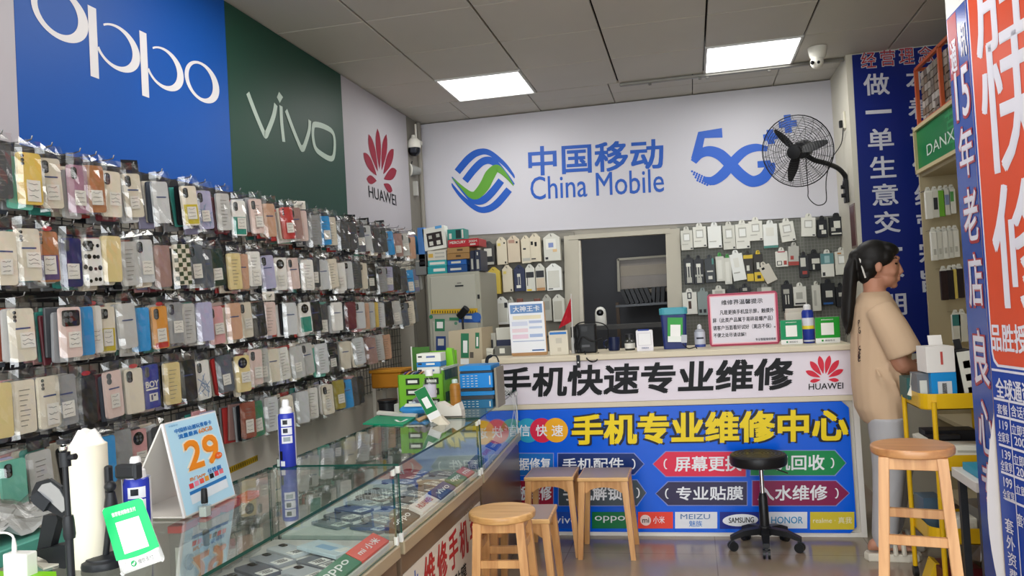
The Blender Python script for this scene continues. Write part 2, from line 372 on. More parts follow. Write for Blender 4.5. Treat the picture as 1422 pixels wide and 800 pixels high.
# round emblem of five flowing bands; u right, v up, measured about its centre
EC = (671, 251)
def Ep(u, v): return Bp(EC[0]+u*43.5+v*1.5, EC[1]-v*44-u*2.6)
def band(pts, wid, m, n=8): em.stroke([Ep(*p) for p in pts], [x*0.30 for x in wid], m, nB, n)
half = [([(-0.84, 0.33), (-0.50, 0.72), (-0.2, 0.90), (0.15, 0.88), (0.62, 0.52), (0.93, 0.15), (1.0, 0.02)], [.20, .21, .19, .15, .11, .07, .02]),
        ([(-0.58, 0.03), (-0.28, 0.40), (0.0, 0.62), (0.3, 0.58), (0.68, 0.20), (0.94, -0.10), (1.0, -0.18)], [.20, .21, .21, .19, .11, .05, .02])]
for pts, wid in half:
    band(pts, wid, CB); band([(-a, -b) for a, b in pts], wid, CB)
band([(-0.98, 0.14), (-0.62, -0.22), (-0.38, -0.42), (-0.18, -0.42), (0.05, -0.16), (0.22, 0.18), (0.4, 0.36), (0.58, 0.26), (0.8, 0.02), (0.98, -0.22)], [.02, .10, .18, .26, .30, .30, .22, .15, .08, .02], CG)
em.build('emblem', bs)
le = MB()
le.text('中国移动', CB, Bp(734, 245), Bp(922, 234)-Bp(734, 245), Bp(733, 205)-Bp(734, 245)+V((0, 0, 0.005)), 0.04)
le.text('China Mobile', CB, Bp(737, 278), Bp(922.5, 266.5)-Bp(737, 278), Bp(736, 246)-Bp(737, 278)+V((0, 0, 0.0)), 0.008)
le.build('lettering', bs)
g5 = MB()
def s5(pts, wid, n=6): g5.stroke([Bp(*p) for p in pts], wid, mat('2a5fc4', 0.45), nB, n)
s5([(1003, 184.5), (974, 187.5), (966, 221)], [0.075, 0.07, 0.07], 0)
s5([(963, 225), (972, 214), (985, 210), (1000, 215), (1015, 229), (1030, 244), (1045, 252), (1060, 247), (1069, 234), (1070, 226)], [0.05, 0.07, 0.08, 0.085, 0.085, 0.085, 0.085, 0.085, 0.08, 0.06])
s5([(1070, 227), (1052, 228.5)], 0.05, 0)
s5([(1066, 207), (1050, 205), (1034, 210), (1019, 224), (1004, 242), (990, 251), (978, 249)], [0.035, 0.06, 0.07, 0.075, 0.08, 0.07, 0.04])
for i in range(26):
    px = 961+i % 7*3.4+(i//7)*2.5; py = 238+(i//7)*4.2+(i % 7)*1.6
    pc = Bp(px, py); g5.poly([pc+V((0.009*math.cos(a), 0, 0.009*math.sin(a))) for a in [j*PI/4 for j in range(8)]], mat('2a5fc4', 0.45))
WD = mat('c9c8cf', 0.45)
for i in range(14):
    pc = Bp(1042+i % 7*4.2, 203.5+(i//7)*4.2+(i % 2)*1.2, YS-0.0025); g5.poly([pc+V((0.008*math.cos(a), 0, 0.008*math.sin(a))) for a in [j*PI/4 for j in range(8)]], WD)
for (cx, cy, s) in ((1070, 190, 10), (1094, 172, 12.5)):
    s5([(cx-s, cy+1.5), (cx+s, cy-1.5)], 0.05, 0); s5([(cx-1, cy-s), (cx+1, cy+s)], 0.05, 0)
g5.build('emblem', bs)
# ------------------------------------------------------------------ pass-through opening, frames, dim back room
FRM = mat('bdb8a8', 0.5, var=0.06)
def pxcol(name, pts, y, depth, m):
    return struct(MB().prism([onY(*p, y) for p in pts], (0, depth, 0), m), name)
pxcol('trim_2', [(786, 500), (806, 500), (803, 327), (783, 328)], 6.37, 0.07, FRM)
pxcol('trim_3', [(929, 495), (950, 494), (944, 317), (924, 319)], 6.37, 0.07, FRM)
pxcol('trim_4', [(790, 333), (930, 324), (930, 317), (790, 327)], 6.365, 0.07, FRM)
pxcol('trim_5', [(808, 500), (813, 500), (806, 334), (800, 334)], 6.375, 0.05, mat('cfcabb', 0.45))
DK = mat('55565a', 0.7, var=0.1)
area_lamp('back_room_fill', (-0.9, 7.2, 2.68), 0.3, 0.3, 7)  # unseen fill light added to lift the dark back room, no fixture
bk = MB(); X0, X1, Y1 = -1.5, 0.6, 8.1
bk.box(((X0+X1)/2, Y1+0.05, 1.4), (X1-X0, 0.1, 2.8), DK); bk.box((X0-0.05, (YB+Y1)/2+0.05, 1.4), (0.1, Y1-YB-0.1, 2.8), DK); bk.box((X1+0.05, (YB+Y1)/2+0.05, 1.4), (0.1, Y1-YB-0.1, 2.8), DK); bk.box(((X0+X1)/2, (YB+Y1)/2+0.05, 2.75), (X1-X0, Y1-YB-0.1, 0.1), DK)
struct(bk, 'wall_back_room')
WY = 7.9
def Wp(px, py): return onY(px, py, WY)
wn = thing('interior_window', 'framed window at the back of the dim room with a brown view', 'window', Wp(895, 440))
MB().prism([Wp(*p) for p in ((862, 402), (932, 397), (926, 356), (859, 360))], (0, 0.01, 0), mat('8d8174', 0.25, var=0.3, scale=5)).prism([V((p.x, p.y-0.001, p.z)) for p in [Wp(*p) for p in ((862, 384), (932, 380), (929, 366), (861, 370))]], (0, -0.002, 0), mat('a59884', 0.3, var=0.2)).build('pane', wn)  # brown view and its brightness are painted into the opaque pane colours
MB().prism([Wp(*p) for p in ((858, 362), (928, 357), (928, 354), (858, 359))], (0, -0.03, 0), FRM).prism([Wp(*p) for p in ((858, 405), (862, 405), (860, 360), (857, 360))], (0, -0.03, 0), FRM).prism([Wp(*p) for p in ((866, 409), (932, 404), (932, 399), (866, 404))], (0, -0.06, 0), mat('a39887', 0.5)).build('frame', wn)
SY = 7.3
def Sp(px, py): return onY(px, py, SY)
sf = thing('wire_shelf', 'dark metal shelf full of black folders in the dim back room', 'shelf', (Sp(890, 470).x, SY+0.15, 0))
MB().prism([Sp(*p) for p in ((855, 427), (935, 422), (935, 418.5), (855, 424))], (0, 0.3, 0), mat('55575a', 0.4, 0.5)).build('shelf_board', sf)
for px in (857, 934):
    a = Sp(px, 420); MB().box((a.x, SY+0.02, a.z/2), (0.03, 0.03, a.z), mat('5a4a3c', 0.5)).build('post', sf)
for i in range(9):
    a = Sp(868+i*6.6, 423-i*0.45); MB().box((a.x, SY+0.12, a.z+0.07), (0.032, 0.2, 0.14), mat(['1b1c20', '24262c', '303238', '1f2026'][i % 4], 0.4), R=Ry(-0.35 if i < 6 else 0.1)).build('folder', sf)
# ------------------------------------------------------------------ pillar on the right of the back wall with its blue banner
PIL = mat('d3cfbf', 0.55, var=0.05)
struct(MB().box((1.66, 6.12, 1.5), (1.1, 0.66, 3.0), PIL), 'pillar_back')
PY = 5.785
def Pp(px, py, d=0.0): return onY(px, py, PY-0.004-d)
bn = thing('wall_banner', 'tall dark blue vertical banner with white characters on the back pillar', 'banner', (1.45, PY, 0.9))
MB().prism([ztop(V((p.x, PY, p.z))) for p in (V((1.128, 0, 0.93)), V((1.76, 0, 0.93)), V((1.745, 0, 2.95)), V((1.150, 0, 2.95)))], (0, -0.004, 0), mat('0f2274', 0.35, var=0.08, scale=2)).build('panel', bn)
bt = MB(); BW = mat('cfd0da', 0.5)
def glyph(mb, ch, m, cx, cy, w, h, plane, bold=0.03, sl=0.06, vl=0.062):
    """one character centred at a pixel of a plane that really stands there"""
    p = lambda a, b: plane(cx+a*w/2+b*h/2*vl, cy-a*w/2*sl*2*0.5+b*h/2)
    O = p(-1, 1); mb.text(ch, m, O, p(1, 1)-O, p(-1, -1)-O, bold)
RW = mat('b03a44', 0.5)
for i, ch in enumerate('经营理念'): glyph(bt, ch, BW, 1206+i*26.5, 83-i*2.6, 22, 24, Pp, 0.055); glyph(bt, ch, RW, 1206+i*26.5, 83-i*2.6, 20, 22, lambda a, b: Pp(a, b, 0.001), 0.01)
for i, ch in enumerate('做一单生意交一个朋友'): glyph(bt, ch, BW, 1217+i*3.0, 117+i*38.3, 36, 30 if ch != '一' else 5, Pp, 0.03)
for i, ch in enumerate('本着诚信经营宗旨'): glyph(bt, ch, BW, 1276+i*3.0, 110+i*40, 36, 30, Pp, 0.03)
bt.build('lettering', bn)
# ------------------------------------------------------------------ street-side pillar on the right: blue strip and red board
QX, QY0, QY1 = 1.0, 3.06, 3.30
struct(MB().box((QX+0.31, (QY0+QY1)/2, 1.5), (0.6, QY1-QY0, 3.0), mat('bdb6a6', 0.5)), 'pillar_front')
st = thing('sign_strip', 'narrow blue vertical sign strip with white characters on the near pillar', 'sign', (QX, 3.18, 0.1))
MB().box((QX-0.003, (QY0+QY1)/2, 1.49), (0.006, QY1-QY0-0.004, 2.9), mat('1d459c', 0.22, var=0.08, scale=2)).build('panel', st)
sx = MB(); SW = mat('dcdbe6', 0.4); SR = mat('a8323c', 0.4)
def sc(ch, py, h=0.18, w=0.15, m=SW, y=3.175, bold=0.03, d=0.0005, sh=0.0):
    z = onX(1345+(py-400)*0.075, py, QX-0.006).z; Y0 = y+w/2
    sx.text(ch, m, (QX-0.0065-d, Y0, z-h/2), (0, -w, 0), (0, sh, h), bold)
z15 = onX(1318, 75, QX).z
sx.poly([(QX-0.0068, 3.29, z15-0.11), (QX-0.0068, 3.19, z15-0.11), (QX-0.0068, 3.19, z15+0.12), (QX-0.0068, 3.29, z15+0.12)], SR)
sx.poly([(QX-0.0066, 3.296, z15+0.125), (QX-0.0066, 3.065, z15+0.125), (QX-0.0066, 3.065, z15+0.29), (QX-0.0066, 3.296, z15+0.29)], mat('d9dad6', 0.3))
sc('通', 82, 0.12, 0.07, y=3.24); sc('讯', 72, 0.12, 0.07, y=3.13)
for ch, py, h in (('15', 138, 0.18), ('年', 216, 0.18), ('老', 302, 0.19), ('店', 390, 0.19), ('良', 495, 0.2), ('心', 590, 0.19), ('专', 672, 0.17)):
    sc(ch, py, h*1.08, 0.165, SR, bold=0.05, d=0.0002); sc(ch, py, h, 0.15)
sx.build('lettering', st)
MB().box((QX-0.006, QY0-0.004, 1.49), (0.016, 0.016, 2.92), mat('b99a68', 0.3, 0.7)).box((QX-0.002, QY0+0.008, 1.49), (0.012, 0.008, 2.92), mat('2a2724', 0.5)).build('edge_trim', st)
# film peeling off the strip's edge
pe = MB(); rows = []
for i in range(15):
    t = i/14; z = 0.18+0.78*t; b = math.sin(PI*t)
    rows.append([V((QX-0.008-0.05*b*s, QY0+0.004+0.012*b*s-0.02*s*b, z)) for s in (0, 0.35, 0.7, 1)])
pe.grid(rows, mat('d9d2cc', 0.35, var=0.03)); pe.build('peeling_edge', st)
E0 = V((1.004, 3.052, 0)); ED = V((0.17, -0.985, 0)).normalized(); EN = V((-ED.y, ED.x, 0)) * -1
if EN.x > 0: EN = -EN
def Rp(px, py, d=0.0):
    P0 = E0+EN*(0.022+d); D = ray(px, py); nn = EN; return EYE + D*((P0-EYE).dot(nn)/D.dot(nn))
def Rs(px, py): return (Rp(px, py)-E0).dot(ED)
rb = thing('sign_board', 'tall red board with white characters above a blue price table', 'sign', (1.07, 2.65, 0.05))
B1 = mat('17409f', 0.3, var=0.08, scale=2); R1 = mat('d24e30', 0.3, var=0.06, scale=2)
a = E0+EN*0.002; MB().prism([a+V((0, 0, 0.05)), a+ED*0.85+V((0, 0, 0.05)), a+ED*0.85+V((0, 0, 2.95)), a+V((0, 0, 2.95))], EN*0.02, B1).build('panel', rb)
rt = MB()
def rq(pts, m, d=0.0): rt.poly([Rp(*p, d) for p in pts], m)
def sz(s, z, d): return E0+EN*(0.022+d)+ED*s+V((0, 0, z))
zb = Rp(1380, 505).z
red_pts = [(0.02, 2.9), (0.02, zb+0.05), (0.028, zb+0.018), (0.05, zb), (0.83, zb), (0.83, 2.9)]
rt.poly([sz(s-0.008 if s < 0.1 else s, z-0.009 if z < 2 else z, 0.0008) for s, z in red_pts], SW); rt.poly([sz(s, z, 0.0016) for s, z in red_pts], R1)
def rtext(ch, px, py0, py1, w, m=SW, bold=0.03, d=0.0022):
    s0 = Rs(px, (py0+py1)/2); z1 = Rp(px, py0).z; z0 = Rp(px, py1).z; rt.text(ch, m, sz(s0, z0, d), ED*w, V((0, 0, z1-z0)), bold, eps=0.0003)
rtext('胜', 1353, -75, 88, 0.34, bold=0.02); rtext('快', 1365, 66, 248, 0.34, bold=0.02); rtext('修', 1380, 258, 428, 0.34, bold=0.02)
rtext('品胜授权', 1377, 449, 487, 0.28, bold=0.03); rtext('全球通资费', 1384, 524, 552, 0.25, bold=0.03)
def hline(px, py, px2=1440): s0 = Rs(px, py); z = Rp(px, py).z; rt.poly([sz(s0, z-0.004, 0.002), sz(0.83, z-0.004, 0.002), sz(0.83, z+0.004, 0.002), sz(s0, z+0.004, 0.002)], SW)
for px, py in ((1378, 513), (1381, 553), (1385, 577), (1388, 617), (1391, 655), (1396, 692)): hline(px, py)
s1 = Rs(1402, 570); z0, z1 = Rp(1402, 800).z, Rp(1402, 556).z
rt.poly([sz(s1, z0-0.1, 0.002), sz(s1+0.005, z0-0.1, 0.002), sz(s1+0.005, z1, 0.002), sz(s1, z1, 0.002)], SW)
for ch, px, a, b, w in (('套餐', 1386, 560, 574, 0.062), ('含话费', 1405, 562, 578, 0.10), ('119', 1389, 583, 595, 0.05), ('全家享', 1387, 598, 612, 0.068), ('立即到账', 1406, 588, 603, 0.12), ('200', 1410, 606, 618, 0.06), ('139', 1393, 624, 636, 0.05), ('全家享', 1391, 638, 652, 0.068), ('立即到账', 1409, 630, 645, 0.12), ('200', 1413, 648, 660, 0.06), ('199', 1395, 662, 675, 0.05), ('全家享', 1394, 678, 692, 0.068), ('立即到账', 1412, 672, 686, 0.12), ('套', 1397, 718, 738, 0.05), ('外', 1399, 742, 761, 0.05), ('资', 1401, 765, 784, 0.05), ('费', 1403, 788, 806, 0.05), ('套餐外', 1414, 712, 730, 0.1)):
    rtext(ch, px, a, b, w, bold=0.012)
rt.build('lettering', rb)
# ================================================================== REPAIR COUNTER
CY, CX0, CX1, CT = 4.80, -1.27, 0.85, 1.072
CREAM = mat('d8cdb4', 0.45, var=0.04); NVY = mat('0e0f14', 0.6)
ct = thing('repair_counter', 'wide white counter with black heading board over a blue service poster', 'counter', (-0.21, 5.1, 0))
MB().box(((CX0+CX1)/2, 5.085, 0.52), (CX1-CX0, 0.53, 1.04), mat('cfc9bb', 0.5), bev=0.003).build('body', ct)
MB().box(((CX0+CX1)/2, 5.07, 1.056), (CX1-CX0+0.02, 0.58, 0.032), CREAM, bev=0.004).build('countertop', ct)
MB().box(((CX0+CX1)/2, 4.812, 0.772), (CX1-CX0, 0.02, 0.03), CREAM, bev=0.002).build('trim', ct)
MB().box((CX1+0.004, 4.815, 0.39), (0.03, 0.03, 0.78), mat('e6e2da', 0.4)).box(((CX0+CX1)/2, 4.812, 0.012), (CX1-CX0, 0.02, 0.024), mat('e6e2da', 0.4)).build('edging', ct)
wb = MB().box(((CX0+CX1)/2, 4.813, 0.913), (CX1-CX0, 0.014, 0.25), mat('e4dbe4', 0.35, var=0.02), bev=0.002).build('heading_board', ct)
def Cp(px, py, d=0.0): return onY(px, py, 4.803-d)
h = MB()
h.text('手机快速专业维修', NVY, Cp(691, 553), Cp(1101, 541.5)-Cp(691, 553), Cp(693, 511)-Cp(691, 553), 0.055)
petals(h, mat('d4203a', 0.4), Cp(1117, 533.5), Cp(1173, 531.5)-Cp(1117, 533.5), Cp(1117, 494.5)-Cp(1117, 533.5))
h.text('HUAWEI', NVY, Cp(1123, 541.5), Cp(1171, 539.7)-Cp(1123, 541.5), Cp(1123, 533)-Cp(1123, 541.5), 0.02)
h.build('lettering', wb)
def Dp(px, py, d=0.0): return onY(px, py, 4.793-d)
ch = 0.035
bl = MB().prism([(CX0, 4.795, 0.024), (CX1-0.035-ch, 4.795, 0.024), (CX1-0.035, 4.795, 0.024+ch), (CX1-0.035, 4.795, 0.755-ch), (CX1-0.035-ch, 4.795, 0.755), (CX0, 4.795, 0.755)], (0, 0.012, 0), mat('0a5edc', 0.2, var=0.12, scale=1.5)).build('service_poster', ct)
p = MB()
def pp(pts, m, d=0.0): p.poly([Dp(*q, d) for q in pts], m)
def disc(cx, cy, r, m, d):
    c0 = Dp(cx, cy, d); R = r*0.00438; p.poly([c0+V((R*math.cos(a), 0, R*math.sin(a))) for a in [k*2*PI/28 for k in range(28)]], m)
TW = mat('eef0f4', 0.35); YL = mat('f2d51a', 0.35)
for k, (cx, col) in enumerate(((672, 'e8b51f'), (691, 'e06a70'), (712, '7aa83a'), (733, '2a9fc4'), (752.5, 'd8254a'), (772, 'f0ae22'))): disc(cx, 598.5-k*0.2, 16.8, mat(col, 0.35), 0.0004*k)
for k, (c_, cx) in enumerate((('诚', 708), ('信', 728), ('快', 752), ('速', 774))): p.text(c_, TW, Dp(cx-8, 606, 0.003), Dp(cx+8, 606, 0.003)-Dp(cx-8, 606, 0.003), Dp(cx-8, 590, 0.003)-Dp(cx-8, 606, 0.003), 0.02)
p.text('手机专业维修中心', mat('0c1020', 0.4), Dp(792, 620), Dp(1180, 614.5)-Dp(792, 620), Dp(792, 574)-Dp(792, 620), 0.16)
p.text('手机专业维修中心', YL, Dp(794, 618, 0.004), Dp(1178, 612.5, 0.004)-Dp(794, 618, 0.004), Dp(794, 576, 0.004)-Dp(794, 618, 0.004), 0.06)
def tagb(x0, x1, y0, y1, tip, col, words, tx0, tx1, moon):
    m = mat(col, 0.28); ym = (y0+y1)/2
    lo = mat('7f8fd0', 0.3); pts = [(x0, y0), (x1, y0)] + ([(tip, ym)] if tip > x1 else []) + [(x1, y1), (x0, y1)] + ([(tip, ym)] if tip < x0 else [])
    cx = (x0+x1)/2
    pp([(a+(1 if a > cx else -1)*1.1, b+(1 if b > ym else -1 if b < ym else 0)*1.1) for a, b in pts], lo, 0.0002); pp(pts, m, 0.0006)
    O = Dp(tx0, y1-6.5, 0.0008); p.text(words, TW, O, Dp(tx1, y1-7.2, 0.0008)-O, Dp(tx0, y0+6.5, 0.0008)-O, 0.035)
    if moon: p.stroke([Dp(moon+(1 if moon > cx else -1)*3.6*math.cos(math.radians(a)), ym+6.6*math.sin(math.radians(a)), 0.001) for a in range(-100, 101, 20)], [0.001]+[0.007]*9+[0.001], TW, (0, -1, 0))
tagb(690, 768, 630, 660, 690, '1f6fc0', '数据修复', 706, 765, 0)
tagb(775, 880, 630, 659, 894, '16306e', '手机配件', 781, 866, 878)
tagb(690, 768, 668, 702, 690, 'a0203c', '主板维修', 704, 766, 0)
tagb(776, 884, 667, 702, 897, '47525a', '手机解锁', 782, 864, 884)
tagb(925, 1035.5, 627.5, 661.5, 907, 'e03050', '屏幕更换', 937, 1030, 926)
tagb(1042.5, 1159, 626, 660, 1174.5, '0f8a4c', '手机回收', 1051, 1145, 1154)
tagb(928, 1037, 669.5, 701.5, 911, '2c2548', '专业贴膜', 939, 1032, 928)
tagb(1045, 1160.5, 668, 702, 1179, '8a2050', '入水维修', 1052, 1149, 1160)
def brand(x0, x1, col, words, m, tx0, tx1, ty0, ty1, y0=711, y1=734, bold=0.01):
    pp([(x0, y0), (x1, y0), (x1, y1), (x0, y1)], mat(col, 0.3), 0.0004)
    O = Dp(tx0, ty1, 0.001); p.text(words, m, O, Dp(tx1, ty1, 0.001)-O, Dp(tx0, ty0, 0.001)-O, bold)
GR = mat('5a7fae', 0.4); HB = mat('2d8fc4', 0.4)
brand(700, 760, 'e9e9ec', 'HUAWEI', NVY, 712, 752, 719, 727)
brand(767, 815, '1c50b8', 'vivo', TW, 771, 802, 717, 727); brand(822, 871, '0c7340', 'oppo', TW, 826, 868, 716.5, 726, bold=0.015)
brand(886, 934.5, 'ea4a3a', '小米', TW, 907, 923, 717, 727); disc(896.5, 722.5, 7.2, mat('f3d9d2', 0.4), 0.0008); O = Dp(892, 726, 0.0016); p.text('mi', mat('3c3434', 0.5), O, Dp(901.5, 726, 0.0016)-O, Dp(892, 719, 0.0016)-O, 0.03)
brand(937.5, 996, 'e6e8ee', 'MEIZU', GR, 945, 986, 714, 721); O = Dp(957, 731.5, 0.001); p.text('魅族', mat('4a86d0', 0.4), O, Dp(975, 731.5, 0.001)-O, Dp(957, 723, 0.001)-O, 0.01)
pp([(999.5, 711), (1060, 711), (1060, 734.5), (999.5, 734.5)], mat('1a2a84', 0.3), 0.0004)
p.poly([Dp(1028, 722.5, 0.0008)+V((0.098*math.cos(a)-0.01*math.sin(a), 0, 0.034*math.sin(a)+0.008*math.cos(a))) for a in [k*2*PI/32 for k in range(32)]], TW)
O = Dp(1012, 726.5, 0.0012); p.text('SAMSUNG', NVY, O, Dp(1047, 725.5, 0.0012)-O, Dp(1012, 719, 0.0012)-O, 0.03)
brand(1062, 1121, 'e6e8f0', 'HONOR', HB, 1071, 1115, 717.5, 727, bold=0.02); brand(1125, 1186.5, 'd9c53a', 'realme · 真我', mat('f2ecc8', 0.4), 1129, 1183, 718, 727, y1=735.5)
p.build('lettering', bl)
# ------------------------------------------------------------------ things on the counter
def stand_card(name, label, cat, px0, px1, pyt, pyb, y, m_, base=None, rows=(), lean=0.10, z=CT, thick=0.006, group=None, win=None, ct_=None):
    """a stiff card leaning back on a foot; rows are (x0,x1,y0,y1,mat,text) in fractions of the card from its top left"""
    a = onY(px0, pyb, y); b = onY(px1, pyb, y); tz = onY((px0+px1)/2, pyt, y).z; wd_ = b.x-a.x; hh = tz-z; cx = (a.x+b.x)/2
    t = thing(name, label, cat, (cx, y, z), 0, group)
    R = Rx(lean); org = V((cx, y, z))
    def P(u, v, d=0.0): return org + R @ V(((u-0.5)*wd_, -d-thick, (1-v)*hh/math.cos(lean)))
    n = R @ V((0, 1, 0))
    pts = [P(*q) for q in [((x+0.5), 1-(yy)) for x, yy in [(qx/wd_, qy/hh) for qx, qy in rrect(0, hh/2, wd_, hh, min(wd_, hh)*0.06)]]]
    MB().prism(pts, n*thick, m_).build('card', t)
    mb = MB()
    for k, (x0, x1, y0, y1, m2, tx) in enumerate(rows):
        if tx: mb.text(tx, m2, P(x0, y1, 0.0012), P(x1, y1, 0.0012)-P(x0, y1, 0.0012), P(x0, y0, 0.0012)-P(x0, y1, 0.0012), 0.02)
        else: mb.poly([P(x0, y0, 0.0004+k*0.0001), P(x0, y1, 0.0004+k*0.0001), P(x1, y1, 0.0004+k*0.0001), P(x1, y0, 0.0004+k*0.0001)], m2)
    if rows: mb.build('printing', t)
    MB().prism([P(0.2, 0.35, -thick), P(0.8, 0.35, -thick), org+V((wd_*0.3, 0.05+hh*0.22, 0.002)), org+V((-wd_*0.3, 0.05+hh*0.22, 0.002))], (0, 0.003, 0), m_).build('foot', t)
    return t
G1, G2, WQ, TWH = mat('0d8f5c', 0.35), mat('1d9a2e', 0.35), mat('f1f1ee', 0.4), mat('e9f4ec', 0.4)
GY = mat('6a6a6a', 0.5); DG = mat('2d7a55', 0.5)
def pay(name, label, px0, px1, pyt, pyb, y, g, **k):
    return stand_card(name, label, 'payment sign', px0, px1, pyt, pyb, y, WQ, rows=[(0.0, 1, 0.0, 0.80, g, None), (0.25, 0.75, 0.07, 0.12, TWH, '推荐使用微信支付'), (0.24, 0.76, 0.22, 0.68, WQ, None), (0.24, 0.32, 0.86, 0.93, g, None), (0.38, 0.78, 0.86, 0.93, GY, '微信支付')], **k)
pay('payment_sign', 'teal-green payment card with blank white square, left of the blue spray can on the counter', 1085, 1115, 444, 481, 5.0, G1)
pay('payment_sign', 'bright green payment card right of the blue spray can on the counter', 1133, 1167, 440, 479, 4.98, G2)
t = stand_card('notice_board', 'white notice in a dark pink frame with five lines of black text', 'notice', 986, 1083, 406, 483, 5.12, mat('b54560', 0.35), thick=0.015, rows=[(0.03, 0.97, 0.035, 0.96, mat('f4b8c2', 0.4), None), (0.045, 0.955, 0.055, 0.94, mat('e6e1ea', 0.4), None),
    (0.2, 0.79, 0.12, 0.215, NVY, '维修界温馨提示'), (0.17, 0.94, 0.31, 0.40, NVY, '凡是更换手机显示屏，触摸外'), (0.06, 0.92, 0.455, 0.545, NVY, '屏（此类产品属于易碎易爆产品）'), (0.06, 0.95, 0.60, 0.69, NVY, '请客户当面看好试好（离店不保）。'), (0.06, 0.53, 0.745, 0.825, NVY, '不便之处尽请谅解！'), (0.66, 0.95, 0.87, 0.92, NVY, '专业智能维修商家')])
bp = stand_card('clipboard', 'leaning wooden clipboard holding a white and blue printed price sheet', 'clipboard', 711, 761, 419, 493, 5.0, mat('b98f62', 0.5), thick=0.006, lean=0.06, rows=[(0.0, 0.97, 0.0, 0.94, mat('f3f5fa', 0.4), None), (0.04, 0.93, 0.045, 0.21, mat('6f95c8', 0.45), None), (0.12, 0.86, 0.07, 0.18, WQ, '大神王卡'),
    (0.1, 0.88, 0.25, 0.32, mat('efe6c8', 0.5), None), (0.06, 0.5, 0.36, 0.44, mat('d9def0', 0.5), None), (0.54, 0.9, 0.35, 0.40, mat('b8c4e0', 0.5), None), (0.06, 0.5, 0.49, 0.56, mat('efd9e0', 0.5), None), (0.54, 0.9, 0.46, 0.50, mat('c4d2ea', 0.5), None), (0.06, 0.5, 0.60, 0.68, mat('eed5e4', 0.5), None), (0.54, 0.9, 0.6, 0.66, mat('a9bce0', 0.5), None), (0.06, 0.93, 0.72, 0.735, mat('aab6d6', 0.5), None), (0.58, 0.92, 0.89, 0.915, mat('2f5f9e', 0.5), None)])
for px in (722, 746):
    a = onY(px, 417, 5.0); MB().box((a.x, 5.0, a.z-0.004), (0.04, 0.012, 0.03), mat('6b3a2a', 0.4), bev=0.002).build('clip', bp)
stand_card('payment_speaker', 'white payment box with a blue top strip, right of the clipboard', 'payment box', 765, 791, 459, 493, 4.98, mat('dfd8c6', 0.4), thick=0.03, rows=[(0.06, 0.94, 0.03, 0.13, mat('3f7fc8', 0.4), None), (0.36, 0.68, 0.28, 0.5, mat('c9c4b6', 0.5), None), (0.42, 0.62, 0.68, 0.84, mat('cbc3b0', 0.5), None)])
stand_card('payment_card', 'white payment card with a navy tab, left of the blue bin', 'payment card', 885, 908, 458, 488, 4.98, mat('eceaf0', 0.4), thick=0.02, rows=[(0.12, 0.8, -0.06, 0.02, mat('2a3f8e', 0.4), None), (0.1, 0.9, 0.12, 0.72, mat('d5d4da', 0.45), None), (0.14, 0.86, 0.145, 0.69, mat('efeff2', 0.45), None), (0.3, 0.72, 0.8, 0.88, mat('3a4f8a', 0.5), '扫码支付')])
# red pennant on a white stick
a = onY(796, 486, 5.02); f_ = thing('pennant', 'small red triangular pennant on a white stick behind the payment box', 'flag', (a.x, 5.02, CT))
top = onY(793, 408, 5.02); MB().tube([(a.x, 5.02, CT+0.01), tuple(top)], [0.005, 0.003], mat('d8d8d4', 0.35), 8).lathe([(0.012, 0), (0.012, 0.09), (0.008, 0.1)], mat('c8c8c4', 0.35), M.Translation(V((a.x, 5.02, CT))), 12).build('stick', f_)
rows = []
A0, A1, A2 = onY(794, 410, 5.02), onY(794.5, 446, 5.02), onY(775, 457, 5.02)
for i in range(9):
    s = i/8; lo = A0.lerp(A2, s); hi = A0.lerp(A1, min(1, s*1.0)); rows.append([lo.lerp(hi, j/6)+V((0, 0.012*math.sin(j*1.3+s*2)*s, 0)) for j in range(7)])
fl = MB(); fl.grid(rows, mat('b51c2c', 0.6, var=0.12)); fl.build('cloth', f_)
# black receiver box with cables
a = onY(818, 490, 5.0); bb = thing('cable_box', 'black plastic box with black cables coiled round it on the counter', 'device', (a.x, 5.02, CT))
MB().box((a.x-0.015, 5.03, CT+0.09), (0.125, 0.09, 0.18), BLACK, bev=0.008, seg=2).box((a.x-0.015, 4.983, CT+0.045), (0.05, 0.004, 0.015), mat('55565a', 0.4)).box((a.x-0.02, 4.984, CT+0.15), (0.04, 0.003, 0.03), mat('0e0e10', 0.3)).build('body', bb)
for pts in ([(807, 489), (799, 470), (800, 452), (815, 447), (838, 450), (845, 462), (842, 485)], [(803, 486), (808, 468), (822, 474), (836, 470)], [(812, 488), (815, 498), (822, 502.5), (829, 500), (831, 490)], [(800, 491), (798, 478), (804, 466), (802, 452)]):
    MB().tube(curve([onY(q[0], q[1], 4.955) if q[1] < 492 else onY(q[0], q[1], 4.77) for q in pts], 5), 0.0042, BLACK, 6).build('cable', bb)
a = onY(803, 502, 4.77); MB().box((a.x, 4.772, a.z), (0.02, 0.012, 0.075), BLACK, bev=0.002).box((a.x, 4.765, a.z-0.005), (0.008, 0.003, 0.008), WHITE).build('clip', bb)
